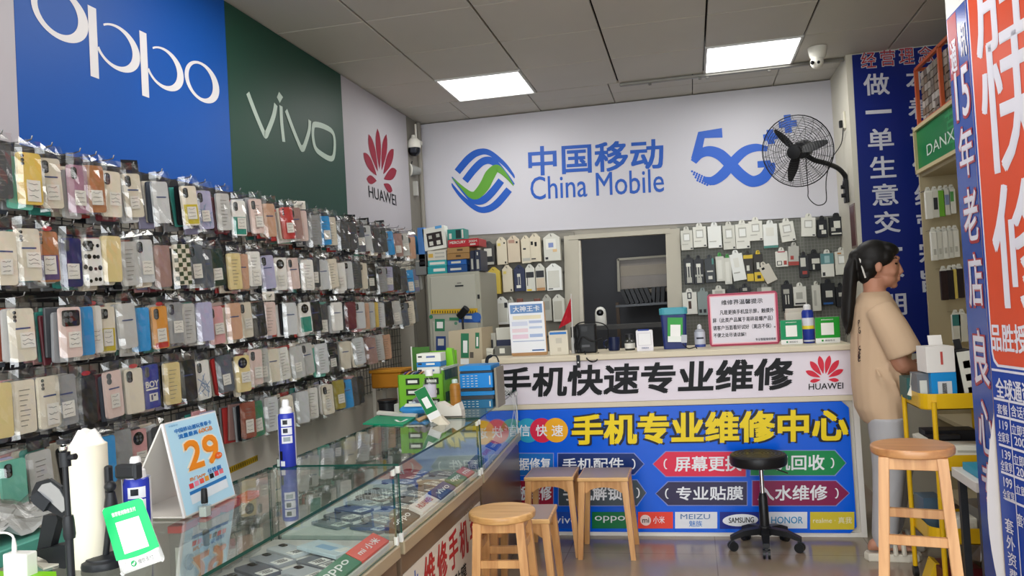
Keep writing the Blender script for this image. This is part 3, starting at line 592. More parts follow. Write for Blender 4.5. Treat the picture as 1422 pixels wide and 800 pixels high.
# white pan-tilt camera
a = onY(835, 452, 5.9); k_ = thing('security_camera', 'white rounded indoor camera with a black lens on a ledge behind the counter', 'camera', (a.x, 5.9, a.z))
T = M.Translation(V((a.x, 5.9, a.z)))
MB().lathe([(0.038, 0), (0.042, 0.01), (0.041, 0.09), (0.036, 0.115), (0.022, 0.132), (0.004, 0.137)], mat('ddddd6', 0.3), T, 20).build('body', k_)
MB().ball((a.x, 5.868, a.z+0.093), (0.026, 0.016, 0.026), mat('0c0c0e', 0.15)).ball((a.x, 5.853, a.z+0.093), (0.008, 0.004, 0.008), mat('40444a', 0.1)).build('lens', k_)
lg = MB().box((-0.5, 5.93, a.z-0.015), (0.75, 0.2, 0.03), mat('3f3f3e', 0.6)).box((-0.86, 5.93, (a.z-0.03)/2), (0.03, 0.2, a.z-0.03), mat('3f3f3e', 0.6)).box((-0.14, 5.93, (a.z-0.03)/2), (0.03, 0.2, a.z-0.03), mat('3f3f3e', 0.6)).build('work_bench', None, 'dark work bench behind the counter in the pass-through opening', 'bench')
# small jar, dark clutter
a = onY(875, 485, 5.1); j_ = thing('jar', 'small dark glass jar with a white label beside the white payment card', 'jar', (a.x, 5.1, CT))
T = M.Translation(V((a.x, 5.1, CT)))
MB().lathe([(0.03, 0), (0.032, 0.005), (0.032, 0.055), (0.022, 0.065), (0.022, 0.08)], mat('3b3a36', 0.2), T, 18).build('body', j_); MB().lathe([(0.025, 0.08), (0.025, 0.1), (0.02, 0.103)], mat('26262a', 0.4), T, 18).build('lid', j_)
MB().lathe([(0.0325, 0.012), (0.0325, 0.045)], mat('e0ddd6', 0.5), T, 18, cap=False).build('label', j_)
a = onY(853, 486, 5.12); m_ = thing('mug', 'dark navy mug standing in the shadow beside the small jar', 'mug', (a.x, 5.12, CT)); T = M.Translation(V((a.x, 5.12, CT)))
MB().lathe([(0.03, 0), (0.036, 0.004), (0.04, 0.085), (0.037, 0.085), (0.033, 0.01), (0.001, 0.008)], mat('1a2344', 0.3), T, 18, cap=False).build('body', m_); MB().tube(curve([(a.x-0.036, 5.12, CT+0.07), (a.x-0.06, 5.12, CT+0.06), (a.x-0.06, 5.12, CT+0.03), (a.x-0.035, 5.12, CT+0.02)], 5), 0.005, mat('1a2344', 0.3), 8).build('handle', m_)
# blue bin with teal rim and green payment sticker
a = onY(938, 486, 5.05); w_ = 0.155; bn_ = thing('desk_bin', 'dark blue plastic bin with teal rim and a green payment sticker', 'bin', (a.x, 5.08, CT)); hz = onY(938, 436, 5.05).z-CT
MB().loft([[(a.x+x*s, 5.08+yy*s, CT+z) for x, yy in rrect(0, 0, w_, 0.13, 0.015)] for s, z in ((0.88, 0), (1.0, hz))], mat('22306e', 0.4), False).build('body', bn_)
MB().loft([[(a.x+x*s, 5.08+yy*s, CT+hz+z) for x, yy in rrect(0, 0, w_, 0.13, 0.03)] for s, z in ((1.0, -0.005), (1.1, 0), (1.1, 0.035), (0.95, 0.04), (0.9, 0.01))], mat('4aa0b0', 0.4), False).build('rim', bn_)
yf = 5.003
st_ = MB()
for k, (x0, x1, y0, y1, m2) in enumerate(((927, 948, 441, 474, G2), (931, 945, 451, 467, WQ), (927.5, 948, 467, 475, mat('e8ece6', 0.4)), (946, 954, 465, 476, mat('b9bcc6', 0.5)))):
    st_.prism([onY(*q, yf-0.0006*k) for q in ((x0, y1), (x1, y1), (x1, y0), (x0, y0))], (0, 0.0005, 0), m2)
st_.build('sticker', bn_)
def can(name, label, x, y, z, r, h, body, bands, cap, capm, group=None, cat='spray can'):
    t = thing(name, label, cat, (x, y, z), 0, group); T = M.Translation(V((x, y, z)))
    MB().lathe([(r*0.92, 0), (r, 0.004), (r, h-0.02), (r*0.85, h-0.006), (r*0.5, h)], body, T, 24).build('body', t)
    mb = MB()
    for k, (z0, z1, a0, a1, m2) in enumerate(bands):
        rr = r*(1.012+0.006*k); n = max(3, int((a1-a0)/12)); g = [[(x+rr*math.cos(math.radians(a0+(a1-a0)*i/n)), y+rr*math.sin(math.radians(a0+(a1-a0)*i/n)), z+zz) for i in range(n+1)] for zz in (z0*h, z1*h)]; mb.grid(g, m2)
    if bands: mb.build('label', t)
    cm = MB().lathe(cap, capm, M.Translation(V((x, y, z+h))), 18); cm.build('cap', t); return t
a = onY(1125, 480, 5.02)
can('spray_can', 'blue and white spray can with yellow stripe between two green payment cards', a.x, 5.05, CT, 0.034, 0.2, mat('263a96', 0.25), [(0.5, 0.75, 180, 360, mat('d6d6de', 0.3)), (0.42, 0.52, 180, 360, mat('e3cf3a', 0.3)), (0.05, 0.1, 200, 340, mat('c8cad8', 0.3))], [(0.022, -0.01), (0.022, 0.02), (0.012, 0.03)], mat('e4e4e4', 0.35))
a = onY(973, 484, 5.12)
can('alcohol_bottle', 'clear bottle with pale label left of the pink-framed notice', a.x, 5.14, CT, 0.033, 0.11, mat('aeb2bc', 0.15), [(0.15, 0.85, 180, 360, mat('ccd0dc', 0.4)), (0.0, 0.15, 180, 360, mat('4a5aa0', 0.3)), (0.45, 0.55, 230, 310, mat('3b3f4c', 0.4))], [(0.03, -0.02), (0.014, 0.0), (0.014, 0.02), (0.005, 0.03)], mat('d8d8da', 0.3), cat='bottle')
a = onY(1108, 440, 5.15); bx = thing('carton', 'small open white carton behind the spray can on the counter', 'box', (a.x, 5.24, CT)); MB().box((a.x, 5.24, CT+0.09), (0.13, 0.05, 0.18), mat('d8d5c6', 0.5), bev=0.002).build('body', bx); MB().box((a.x, 5.21, CT+0.19), (0.13, 0.002, 0.04), mat('e3e0d2', 0.5), R=Rx(0.6)).build('flap', bx)
a = onY(955, 481, 4.97); MB().tube(curve([onY(*q, 4.96) for q in ((948, 478), (956, 484), (966, 482), (968, 486))], 5), 0.0035, BLACK, 6).build('cable', None, 'short black cable lying on the counter before the blue bin', 'cable')
a = onY(1174, 478, 5.1); lc = thing('tape_dispenser', 'clear plastic container with red and black print at the counter\'s right end', 'container', (0.79, 5.12, CT)); MB().lathe([(0.035, 0), (0.036, 0.08), (0.03, 0.09)], CLEAR, M.Translation(V((0.79, 5.12, CT))), 18).build('body', lc); MB().lathe([(0.037, 0.03), (0.037, 0.055)], mat('a83a44', 0.4), M.Translation(V((0.79, 5.12, CT))), 18, cap=False).build('label', lc)
# ================================================================== PEGBOARDS AND THEIR HANGING PACKAGES
PBY = 6.41
pg = thing('grid_panel', 'grey wire grid panel behind the packages right of the opening', 'display panel', (0.62, PBY, 1.0))
x0, x1 = onY(946, 400, PBY).x, 1.12
gm = mat('9c9c94', 0.45); gw = MB().box(((x0+x1)/2, PBY+0.018, 1.46), (x1-x0, 0.004, 0.95), mat('8b8c82', 0.6)); gw.build('backing', pg)
gw = MB(); x = x0
while x < x1: gw.box((x, PBY, 1.46), (0.004, 0.004, 0.95), gm); x += 0.025
z = 1.0
while z < 1.93: gw.box(((x0+x1)/2, PBY-0.003, z), (x1-x0, 0.004, 0.004), gm); z += 0.025
gw.build('wires', pg)
pk = thing('pegboard', 'grey pegboard behind the hanging boxes left of the opening', 'display panel', (-1.3, PBY, 1.0))
MB().box((-1.28, PBY+0.012, 1.47), (0.78, 0.012, 0.98), mat('8c897f', 0.6), bev=0.002).build('board', pk)
for zz in (1.13, 1.37, 1.64, 1.9): MB().box((-1.28, PBY-0.012, zz), (0.78, 0.03, 0.018), mat('55544e', 0.5)).build('rail', pk)
def hang(label, px0, px1, pyt, pyb, body, feats=(), tab='w', depth=0.03, y=6.33, tilt=0.0, name='accessory_package', cat='package', group='packages on the back wall', tabm=None, win=None, house=False):
    """hanging retail box; feats (x0,x1,y0,y1,mat) in fractions from the top left of its front"""
    a, b, tp = onY(px0, pyb, y), onY(px1, pyb, y), onY((px0+px1)/2, pyt, y); w_ = b.x-a.x; hh = tp.z-a.z; cx = (a.x+b.x)/2; cx = (cx+tp.x)/2
    t = thing(name, label, cat, (cx, y, a.z), 0, group, rot=Ry(tilt)); L = dict(world=False)
    MB().box((0, depth/2, hh/2), (w_, depth, hh), body, bev=0.0015).build('box', t, **L)
    if feats:
        mb = MB()
        for k, (f0, f1, f2, f3, m2) in enumerate(feats): mb.box(((f0+f1-1)/2*w_, -0.0006-0.0003*k, hh*(1-(f2+f3)/2)), (w_*(f1-f0), 0.0012, hh*(f3-f2)), m2)
        mb.build('printing', t, **L)
    if tab:
        tm = tabm or body; tb = MB()
        if house: tb.prism([(-w_/2, 0.001, hh), (w_/2, 0.001, hh), (w_*0.12, 0.001, hh+0.035), (-w_*0.12, 0.001, hh+0.035)], (0, 0.003, 0), tm)
        else:
            tw, th = min(0.05, w_*0.5), 0.03
            tb.prism([(-tw/2, 0.001, hh), (tw/2, 0.001, hh), (tw/2*0.8, 0.001, hh+th*0.7), (tw*0.2, 0.001, hh+th), (-tw*0.2, 0.001, hh+th), (-tw/2*0.8, 0.001, hh+th*0.7)], (0, 0.0015, 0), tm)
        tb.build('hang_tab', t, **L)
    MB().tube([(0, 0.1, hh+0.012), (0, -0.03, hh+0.012), (0, -0.036, hh+0.024)], 0.002, mat('5d5d5a', 0.3, 0.8), 6).build('hook', t, **L)
    return t
W1, W2, W3 = mat('e2e2d8', 0.4), mat('d3d3c8', 0.4), mat('e9ebe6', 0.35); DKB, NB = mat('1c1e22', 0.4), mat('2b3350', 0.4); GR1 = mat('b4b4aa', 0.45); BLK2 = mat('303236', 0.5); YE = mat('d8b92c', 0.4); PK = mat('d9cfc0', 0.45); TEA = mat('4a8a80', 0.4); REDP = mat('a8443c', 0.4); BRN = mat('b98a5a', 0.5)
SQ = (0.22, 0.78, 0.14, 0.55, GR1); SQ2 = (0.28, 0.72, 0.2, 0.5, W3); BB = (0.78, 0.94, 0.9, 0.96, BLK2); LN = (0.1, 0.6, 0.68, 0.72, GR1); CBLS = (0.3, 0.4, 0.3, 0.75, W2); CB2 = (0.55, 0.65, 0.3, 0.75, W2); HD = (0.25, 0.7, 0.18, 0.32, W1); CIR = (0.25, 0.75, 0.74, 0.95, GR1)
top = [('leftmost, smallest in the top row', 945.5, 962, 320, 348, W2), ('beside the leftmost in the top row', 962.5, 981, 315, 344, W1), ('third from the left in the top row', 983, 1002, 314, 345, W3), ('fourth from the left in the top row', 1004, 1021, 313, 347, W2), ('fifth from the left in the top row', 1021.5, 1041, 311, 346, W1), ('sixth from the left in the top row', 1040, 1059, 307, 335, W1)]
for i, (lb, a, b, c_, d, m) in enumerate(top): hang('white charger package, %s of the wire grid' % lb, a, b, c_, d, m, [SQ, SQ2, LN, BB] if i != 2 else [(0.15, 0.85, 0.1, 0.5, W3), LN, BB], 'w')
hang('white pouch with a teal bottom edge in the top row of the grid', 1060, 1080, 311, 345, W3, [(0, 1, 0.9, 1, TEA), (0.2, 0.75, 0.15, 0.5, W1)])
hang('tilted white charger package right of the teal-edged pouch', 1085, 1105, 308, 336, W1, [SQ, SQ2, BB, LN], tilt=-0.10)
hang('white charger package before two black ones, top right of the grid', 1112, 1132, 302, 329, W1, [SQ, SQ2, BB], tilt=0.05)
hang('black package with two white plugs at the top right of the grid', 1135, 1149, 305, 330, DKB, [(0.2, 0.6, 0.3, 0.55, W2), (0.4, 0.85, 0.6, 0.82, W2)])
hang('black package with a pale plug, last in the top row', 1152, 1172, 301, 328, DKB, [(0.3, 0.75, 0.22, 0.6, W2), (0.1, 0.4, 0.55, 0.75, GR1), (0.1, 0.8, 0.85, 0.92, W2)], tabm=DKB)
mid = [('narrow black cable package, leftmost in the middle row of the grid', 950, 963.5, 359, 395, DKB, [HD, CBLS, CB2, CIR], 0), ('grey and black cable package, second in the middle row of the grid', 963.8, 977.5, 360, 395, BLK2, [HD, CBLS, CB2, CIR, (0.1, 0.9, 0.62, 0.7, GR1)], 0), ('dark slate package with a diagonal white cable', 979, 993, 359, 393, mat('33383c', 0.4), [(0.2, 0.8, 0.5, 0.56, W2), (0.3, 0.7, 0.72, 0.86, W2), (0.72, 0.9, 0.0, 0.25, TEA)], 0), ('slim white package with a green top tab, left of its twin', 994.5, 1006, 356, 391, W2, [(0.2, 0.7, 0.15, 0.9, W1)], 0), ('slim white package with a green top tab, right of its twin', 1006, 1016, 358, 395, W2, [(0.2, 0.7, 0.15, 0.9, W1)], 0), ('wide white package leaning in the middle row of the grid', 1018, 1036, 352, 390, W3, [(0.25, 0.65, 0.15, 0.5, W1), LN], -0.12),
    ('black and yellow package left of the yellow-tabbed one', 1033, 1046, 354, 391, mat('2a2620', 0.4), [(0, 1, 0, 0.14, YE), (0.3, 0.6, 0.4, 0.6, W2), (0.3, 1, 0.72, 1, YE)], 0), ('black and yellow package with a yellow tab, beside its twin', 1047, 1060, 353, 391, mat('2a2620', 0.4), [(0, 1, 0.66, 1, YE), (0.3, 0.6, 0.3, 0.55, W2), (0.3, 0.7, 0.78, 0.9, BLK2)], 0), ('cream package tilted hard to the right with a black dot', 1064, 1080, 366, 392, mat('cfcabc', 0.45), [(0.2, 0.45, 0.08, 0.2, NVY)], -0.42), ('small white package with two dark rings', 1077, 1094, 349, 371, W1, [(0.1, 0.5, 0.62, 0.9, BLK2), (0.16, 0.44, 0.66, 0.86, W1), (0.65, 0.9, 0.62, 0.88, REDP), (0.2, 0.8, 0.0, 0.07, mat('c0606a', 0.4))], 0), ('grey package with a red base beside the ringed one', 1094, 1109, 342, 369, mat('b9b9b0', 0.4), [(0, 1, 0.8, 1, REDP), (0.2, 0.5, 0.5, 0.7, REDP)], 0.05), ('dark package with a pale plug over a red strip', 1110, 1123, 355, 386, BLK2, [(0.15, 0.7, 0.1, 0.5, W2), (0.3, 0.8, 0.7, 0.85, REDP)], 0), ('black package with a striped white plug in the middle row', 1122, 1140, 352, 376, DKB, [(0.3, 0.9, 0.3, 0.6, W2), (0.35, 0.5, 0.65, 0.95, W2)], 0), ('white package with a teal top in the middle row', 1140, 1158, 352, 385, W1, [(0, 1, 0, 0.45, mat('5d8a8c', 0.4)), (0.3, 0.7, 0.1, 0.4, mat('9dbfc0', 0.4)), (0.1, 0.3, 0.8, 0.95, BLK2)], 0), ('white charger package partly behind the ponytail', 1160, 1178, 349, 382, W2, [SQ, SQ2, BRN and (0.2, 0.5, 0.05, 0.12, BRN)], 0)]
for i, (lb, a, b, c_, d, m, fe, tl) in enumerate(mid): hang(lb, a, b, c_, d, m, fe, tilt=tl, tabm=(mat('3f9a44', 0.4) if 'green top' in lb else YE if 'yellow tab' in lb else None), y=6.33-0.004*(i % 3))
low = [('white package with a dark loop cord at the lower left of the grid', 948, 968, 406, 437, W1, [(0.35, 0.65, 0.0, 0.3, BLK2), (0.42, 0.58, 0.05, 0.25, W1), (0.4, 0.6, 0.4, 0.75, mat('4a342a', 0.5))], 0), ('grey-teal package behind the alcohol bottle', 969, 984, 405, 438, mat('8a9896', 0.45), [(0.1, 0.35, 0.75, 0.9, BLK2), (0.5, 0.75, 0.75, 0.9, BLK2)], 0), ('white package just above the pink-framed notice', 990, 1008, 402, 440, W2, [(0.2, 0.8, 0.05, 0.15, GR1)], 0), ('black box above the left half of the notice', 1010, 1026, 401, 440, DKB, [], 0), ('black box with a round top above the notice', 1028, 1043, 399, 440, DKB, [(0.3, 0.7, 0.02, 0.12, GR1)], 0), ('grey box above the right half of the notice', 1052, 1074, 399, 440, mat('8d8d86', 0.45), [(0.3, 0.9, 0.0, 0.14, W2)], 0), ('slim black cable package right of the notice', 1086, 1101, 395, 432, DKB, [(0.15, 0.7, 0.18, 0.36, GR1), (0.3, 0.4, 0.4, 0.75, W2), (0.55, 0.65, 0.4, 0.75, W2)], 0), ('white package with a silver plug, above the spray can', 1102, 1120, 398, 425, W1, [(0.2, 0.7, 0.3, 0.65, GR1), (0.1, 0.9, 0.85, 0.93, BLK2)], 0), ('narrow white package right of the silver-plug one', 1128, 1140, 396, 432, W2, [(0.2, 0.5, 0.2, 0.8, GR1)], 0), ('black package with a striped plug near the ponytail', 1141, 1160, 393, 424, DKB, [(0.3, 0.8, 0.35, 0.65, W2), (0.1, 0.8, 0.88, 0.97, mat('2a5a98', 0.4))], 0), ('black box nearest the woman in the low row', 1161, 1174, 398, 426, DKB, [(0.3, 0.7, 0.3, 0.5, GR1)], 0)]
for i, (lb, a, b, c_, d, m, fe, tl) in enumerate(low): hang(lb, a, b, c_, d, m, fe, tilt=tl)
CRM, CRM2 = mat('d6cdb6', 0.45), mat('cdbfa8', 0.45)
left = [('black-topped blister box, leftmost in the top row of the pegboard', 671, 687, 341, 369, mat('4a4a48', 0.4), [(0.1, 0.75, 0.15, 0.55, W2), (0.1, 0.8, 0.55, 0.8, BLK2), (0.1, 0.9, 0.84, 0.97, GR1)]), ('cream earphone box with peaked tab, second in the pegboard\'s top row', 690, 704, 335, 368, CRM, [(0.1, 0.4, 0.08, 0.2, mat('d8c46a', 0.4)), (0.7, 0.85, 0.05, 0.12, NVY), (0.75, 0.88, 0.88, 0.96, NVY)]), ('beige earphone box with peaked tab, third in the pegboard\'s top row', 705, 722, 333, 365, CRM2, [(0.1, 0.6, 0.0, 0.14, mat('b08c7a', 0.4)), (0.7, 0.85, 0.08, 0.16, NVY)]), ('cream box with grey printing, fourth in the pegboard\'s top row', 724, 737, 333, 366, CRM, [(0.1, 0.9, 0.78, 0.9, GR1), (0.2, 0.5, 0.35, 0.42, BLK2)]), ('cream box with two dark earbuds printed, pegboard\'s top row', 736, 751, 330, 364, CRM, [(0.1, 0.3, 0.15, 0.3, NVY), (0.45, 0.65, 0.18, 0.36, NVY), (0.1, 0.5, 0.85, 0.9, BLK2)]), ('wide white box with blue flower print, right end of pegboard\'s top row', 755, 778, 330, 363, W2, [(0.15, 0.75, 0.05, 0.5, W1), (0.3, 0.6, 0.22, 0.42, mat('7f8fc0', 0.4)), (0.55, 0.8, 0.5, 0.62, mat('d8b98a', 0.4)), (0.08, 0.25, 0.83, 0.93, BLK2)]),
    ('small cream box half behind the grey cabinet, pegboard\'s middle row', 667, 677, 379, 411, CRM2, [(0.3, 0.9, 0.1, 0.2, BRN)]), ('yellow earphone box with dark buds, pegboard\'s middle row', 678, 695, 377, 409, YE if 0 else mat('d8c05a', 0.4), [(0.15, 0.45, 0.2, 0.38, NVY), (0.5, 0.62, 0.2, 0.8, NVY), (0.1, 0.5, 0.35, 0.95, mat('e6dcae', 0.4))]), ('plain cream earphone box, third in the pegboard\'s middle row', 698, 712, 374, 406, CRM, [(0.1, 0.4, 0.08, 0.2, mat('d8c46a', 0.4)), (0.75, 0.88, 0.88, 0.96, NVY)]), ('navy box with white earphone drawing, pegboard\'s middle row', 714, 729, 374, 405, NB, [(0.3, 0.6, 0.2, 0.34, W2), (0.36, 0.4, 0.3, 0.7, W2), (0.55, 0.6, 0.3, 0.7, W2), (0.2, 0.6, 0.72, 0.85, W1)]), ('white box with black looping cable drawing, left of its twin', 730, 743, 373, 405, W2, [(0.05, 0.9, 0.15, 0.4, BLK2), (0.15, 0.22, 0.4, 0.75, NVY), (0.1, 0.6, 0.9, 0.98, YE)]), ('white box with black looping cable drawing, right of its twin', 744, 757, 372, 404, W2, [(0.05, 0.9, 0.12, 0.42, BLK2), (0.05, 0.95, 0.45, 0.85, CRM2), (0.05, 0.95, 0.87, 1, BRN)]), ('white box in clear wrap, right end of the pegboard\'s middle row', 759, 780, 372, 404, W3, [(0.1, 0.85, 0.12, 0.88, W2), (0.1, 0.4, 0.9, 0.94, NVY)]),
    ('dark-topped slim box, leftmost in the pegboard\'s third row', 668, 675, 420, 452, CRM2, [(0, 1, 0.0, 0.5, BLK2)]), ('grey-lidded box with dark picture, pegboard\'s third row', 676, 688, 419, 451, GR1, [(0, 1, 0.0, 0.42, mat('6b4a42', 0.4)), (0, 0.3, 0.8, 0.95, BLK2)]), ('white wrapped box in the pegboard\'s third row', 689, 706, 418, 451, W3, [(0.2, 0.9, 0.1, 0.9, W2), (0.7, 0.95, 0.08, 0.3, BLK2)]), ('narrow grey box left of the clipboard', 707, 714, 418, 450, GR1, []), ('grey box right of the clipboard in the pegboard\'s third row', 754, 766, 415, 446, GR1, [(0.2, 0.8, 0.1, 0.5, mat('9a9a90', 0.4))]), ('pale box beside the pennant in the pegboard\'s third row', 768, 784, 415, 447, W2, [(0.1, 0.8, 0.1, 0.9, mat('bdbcae', 0.4))])]
for i, (lb, a, b, c_, d, m, fe) in enumerate(left): hang(lb, a, b, c_, d, m, fe, house=True, depth=0.055, y=6.28, name='earphone_box', cat='box', group='boxes on the pegboard')
def carton(label, px0, px1, pyt, pyb, y, depth, body, feats=(), tilt=0.0, group='cartons on the grey cabinet', name='carton', zb=None):
    a, b, tp = onY(px0, pyb, y), onY(px1, pyb, y), onY((px0+px1)/2, pyt, y); w_ = b.x-a.x; z0 = a.z if zb is None else zb; hh = tp.z-z0; cx = (a.x+b.x)/2
    t = thing(name, label, 'box', (cx, y, z0), 0, group, rot=Ry(tilt)); MB().box((0, depth/2, hh/2), (w_, depth, hh), body, bev=0.0015).build('body', t, world=False)
    mb = MB()
    for k, f in enumerate(feats):
        f0, f1, f2, f3, m2 = f[:5]
        if len(f) > 5: mb.text(f[5], m2, (w_*(f0-0.5), -0.002, hh*(1-f3)), (w_*(f1-f0), 0, 0), (0, 0, hh*(f3-f2)), 0.03)
        else: mb.box(((f0+f1-1)/2*w_, -0.0006-0.0003*k, hh*(1-(f2+f3)/2)), (w_*(f1-f0), 0.0012, hh*(f3-f2)), m2)
    if feats: mb.build('printing', t, world=False)
    return t
# low shelf boxes under the pegboard, standing on the counter back
for lb, a, b, c_, d, m, fe in (('grey box with a black picture, on the shelf left of the clipboard', 690, 711, 455, 481, W2, [(0.0, 1, 0.45, 1, NB)]), ('pale box with a triangle picture beside the grey cabinet', 669, 689, 463, 480, GR1, [(0.2, 0.8, 0.3, 0.8, BLK2)])):
    carton(lb, a, b, c_, d, 5.24, 0.05, m, fe, group='boxes at the left end of the counter', zb=CT)
carton('dark grey box with a white square label at the counter\'s left end', 687, 711, 481, 494, 5.1, 0.06, mat('6f706a', 0.45), [(0.3, 0.6, 0.2, 0.75, W1)], group='boxes at the left end of the counter', zb=CT)
carton('pale leaning box at the very left end of the counter', 669, 684, 484, 494, 5.1, 0.05, W2, [(0.1, 0.9, 0.4, 0.5, GR1)], tilt=0.12, group='boxes at the left end of the counter', zb=CT)
# ------------------------------------------------------------------ grey cabinet with stickers, cartons on top
CA = 5.5; cb = thing('steel_cabinet', 'tall grey steel cabinet with stickers on its lower door', 'cabinet', (-1.64, 5.75, 0)); cw0, cw1, cz = -1.845, -1.452, 1.652
CG1 = mat('a9a899', 0.4, var=0.03); MB().box(((cw0+cw1)/2, 5.76, cz/2), (cw1-cw0, 0.5, cz), CG1, bev=0.006).build('body', cb)
d1 = MB().box(((cw0+cw1)/2, 5.503, 1.50), (cw1-cw0-0.06, 0.014, 0.26), mat('b3b2a4', 0.38), bev=0.003).build('door', cb); MB().box((-1.6, 5.493, 1.555), (0.06, 0.01, 0.01), BLACK).box((-1.6, 5.494, 1.575), (0.03, 0.004, 0.006), mat('6c6c66', 0.4)).build('handle', d1)
d2 = MB().box(((cw0+cw1)/2, 5.503, 0.98), (cw1-cw0-0.06, 0.014, 0.66), mat('b3b2a4', 0.38), bev=0.003).build('door', cb); MB().box((cw1-0.012, 5.497, 1.47), (0.014, 0.012, 0.03), BLACK).build('lock', cb)
def Kp(px, py, d=0.0): return onY(px, py, 5.494-d)
def stick(pts, m, name, d=0.0, mb=None): return MB().prism([Kp(*q, d) for q in pts], (0, 0.001, 0), m).build(name, cb)
def rs(x0, x1, y0, y1, sl=0.0): return [(x0, y1), (x1, y1-sl*(x1-x0)), (x1, y0-sl*(x1-x0)), (x0, y0)]
tp_ = MB().prism([Kp(*q) for q in rs(598, 663, 430, 436, 0.03)], (0, 0.001, 0), mat('c9a31c', 0.45))
for i in range(18): tp_.prism([Kp(*q, 0.0006) for q in rs(600+i*3.5, 601.3+i*3.5, 431.5, 435)], (0, 0.0005, 0), mat('4a3c14', 0.5))
tp_.build('tape_strip', cb)
for pts, m, d in ((rs(604, 617.5, 443, 460), DG, 0), (rs(606.5, 615, 447, 456), WQ, 0.0012), (rs(605.5, 619, 467, 487), mat('24407e', 0.4), 0), (rs(608, 616.5, 470.5, 480), W2, 0.0012), (rs(624, 638, 441, 445), DG, 0), (rs(637, 667, 436, 448), mat('1f4f9a', 0.4), 0), (rs(645, 656, 438.5, 443), W2, 0.0012)): stick(pts, m, 'sticker', d)
for cx, cy, r, m in ((598.5, 440, 0.014, DG), (633, 449, 0.012, mat('5b8a70', 0.4)), (661.5, 440.5, 0.034, mat('2b62b4', 0.4))):
    c0 = Kp(cx, cy, 0.0016); MB().prism([c0+V((r*math.cos(a), 0, r*math.sin(a))) for a in [k*2*PI/20 for k in range(20)]], (0, 0.001, 0), m).build('sticker', cb)
bc = thing('narrow_cabinet', 'narrow beige cabinet with a green payment sticker at the counter\'s left end', 'cabinet', (-1.45, 5.2, 0))
MB().prism([onY(*q, 5.15) for q in ((627.5, 461), (671, 453), (674, 535), (625, 535))] and [V((-1.585, 5.0, 0)), V((-1.335, 5.0, 0)), V((-1.325, 5.0, 1.262)), V((-1.545, 5.0, 1.25))], (0, 0.3, 0), mat('bfb195', 0.5, var=0.05)).build('body', bc)
def Np(px, py, d=0.0): return onY(px, py, 4.998-d)
for pts, m, d in ((rs(640, 651, 463, 497), DG, 0), (rs(643, 649, 473, 490), WQ, 0.0012), (rs(639.5, 651, 498, 506), WQ, 0), (rs(660, 665.5, 462, 484), DG, 0), (rs(661.5, 664, 468, 481), WQ, 0.001), (rs(652.5, 657.5, 489, 497), mat('5d564c', 0.4), 0)): MB().prism([Np(*q, d) for q in pts], (0, 0.001, 0), m).build('sticker', bc)
# webcam on a rod behind the beige cabinet
a = onY(643, 455, 5.38); wc = thing('webcam', 'black camera head on a thin black rod before the grey cabinet', 'camera', (a.x, 5.38, 0)); MB().tube([(a.x, 5.38, 0.02), (a.x, 5.38, onY(643, 436, 5.38).z)], 0.008, BLACK, 8).lathe([(0.07, 0), (0.07, 0.015), (0.01, 0.02)], BLACK, M.Translation(V((a.x, 5.38, 0))), 16).build('rod', wc)
MB().tube([onY(638, 440, 5.37), onY(648, 428, 5.35)], 0.026, BLACK, 10).build('head', wc)
ZC = cz+0.001; TL = mat('2a9ca0', 0.4); BLU = mat('1d5fae', 0.4); KRF = mat('a07a48', 0.55)
carton('teal parcel box, lowest of the left pile on the grey cabinet', 594, 621, 370, 378, 5.52, 0.3, TL, [(0.3, 0.9, 0.3, 0.7, W1)], zb=ZC)
z1 = onY(607, 370, 5.52).z
carton('pale teal parcel box, second of the left pile on the cabinet', 594.5, 620.5, 361.5, 370, 5.52, 0.3, mat('49b0b2', 0.4), [(0.1, 0.9, 0.3, 0.7, W1)], zb=z1+0.001)
z2 = onY(607, 361.5, 5.52).z
carton('white parcel box with a yellow corner in the left pile', 594, 620, 348, 361.5, 5.52, 0.28, mat('d5d2c4', 0.45), [(0.05, 0.3, 0.3, 0.7, mat('d8b050', 0.4)), (0.4, 0.9, 0.2, 0.35, GR1), (0.4, 0.9, 0.6, 0.75, GR1)], zb=z2+0.001)
z3 = onY(607, 348, 5.52).z
t = carton('white box with a black fourfold picture, topmost of the left pile', 590, 621, 315, 346, 5.56, 0.09, W1, [(0.17, 0.85, 0.24, 0.86, mat('2a2020', 0.4)), (0.25, 0.4, 0.35, 0.5, GR1), (0.6, 0.75, 0.33, 0.48, GR1), (0.25, 0.42, 0.62, 0.8, W2), (0.58, 0.75, 0.62, 0.8, W2), (0.6, 0.9, -0.02, 0.1, mat('5aa0d8', 0.4))], tilt=-0.10, zb=z3+0.012)
carton('dark blue parcel box, lowest of the right pile on the cabinet', 621.5, 649, 368, 377, 5.52, 0.3, mat('184a86', 0.4), [(0.15, 0.7, 0.4, 0.7, W2)], zb=ZC)
zz = onY(635, 368, 5.52).z
carton('blue parcel box, second of the right pile on the cabinet', 621.5, 648, 360.5, 368, 5.52, 0.3, BLU, [(0.2, 0.7, 0.3, 0.7, W2)], zb=zz+0.001); zz = onY(635, 360.5, 5.52).z
carton('brown parcel box, lower of the two brown ones', 621, 652, 351.5, 360.5, 5.5, 0.26, KRF, [(0.4, 0.62, 0.3, 0.65, mat('5a4326', 0.5))], zb=zz+0.001); zz = onY(635, 351.5, 5.5).z
carton('brown parcel box, upper of the two brown ones', 621, 652, 343.5, 351.5, 5.5, 0.26, mat('a88352', 0.55), [(0.45, 0.7, 0.3, 0.65, mat('5a4326', 0.5))], zb=zz+0.001); zz = onY(635, 343.5, 5.5).z
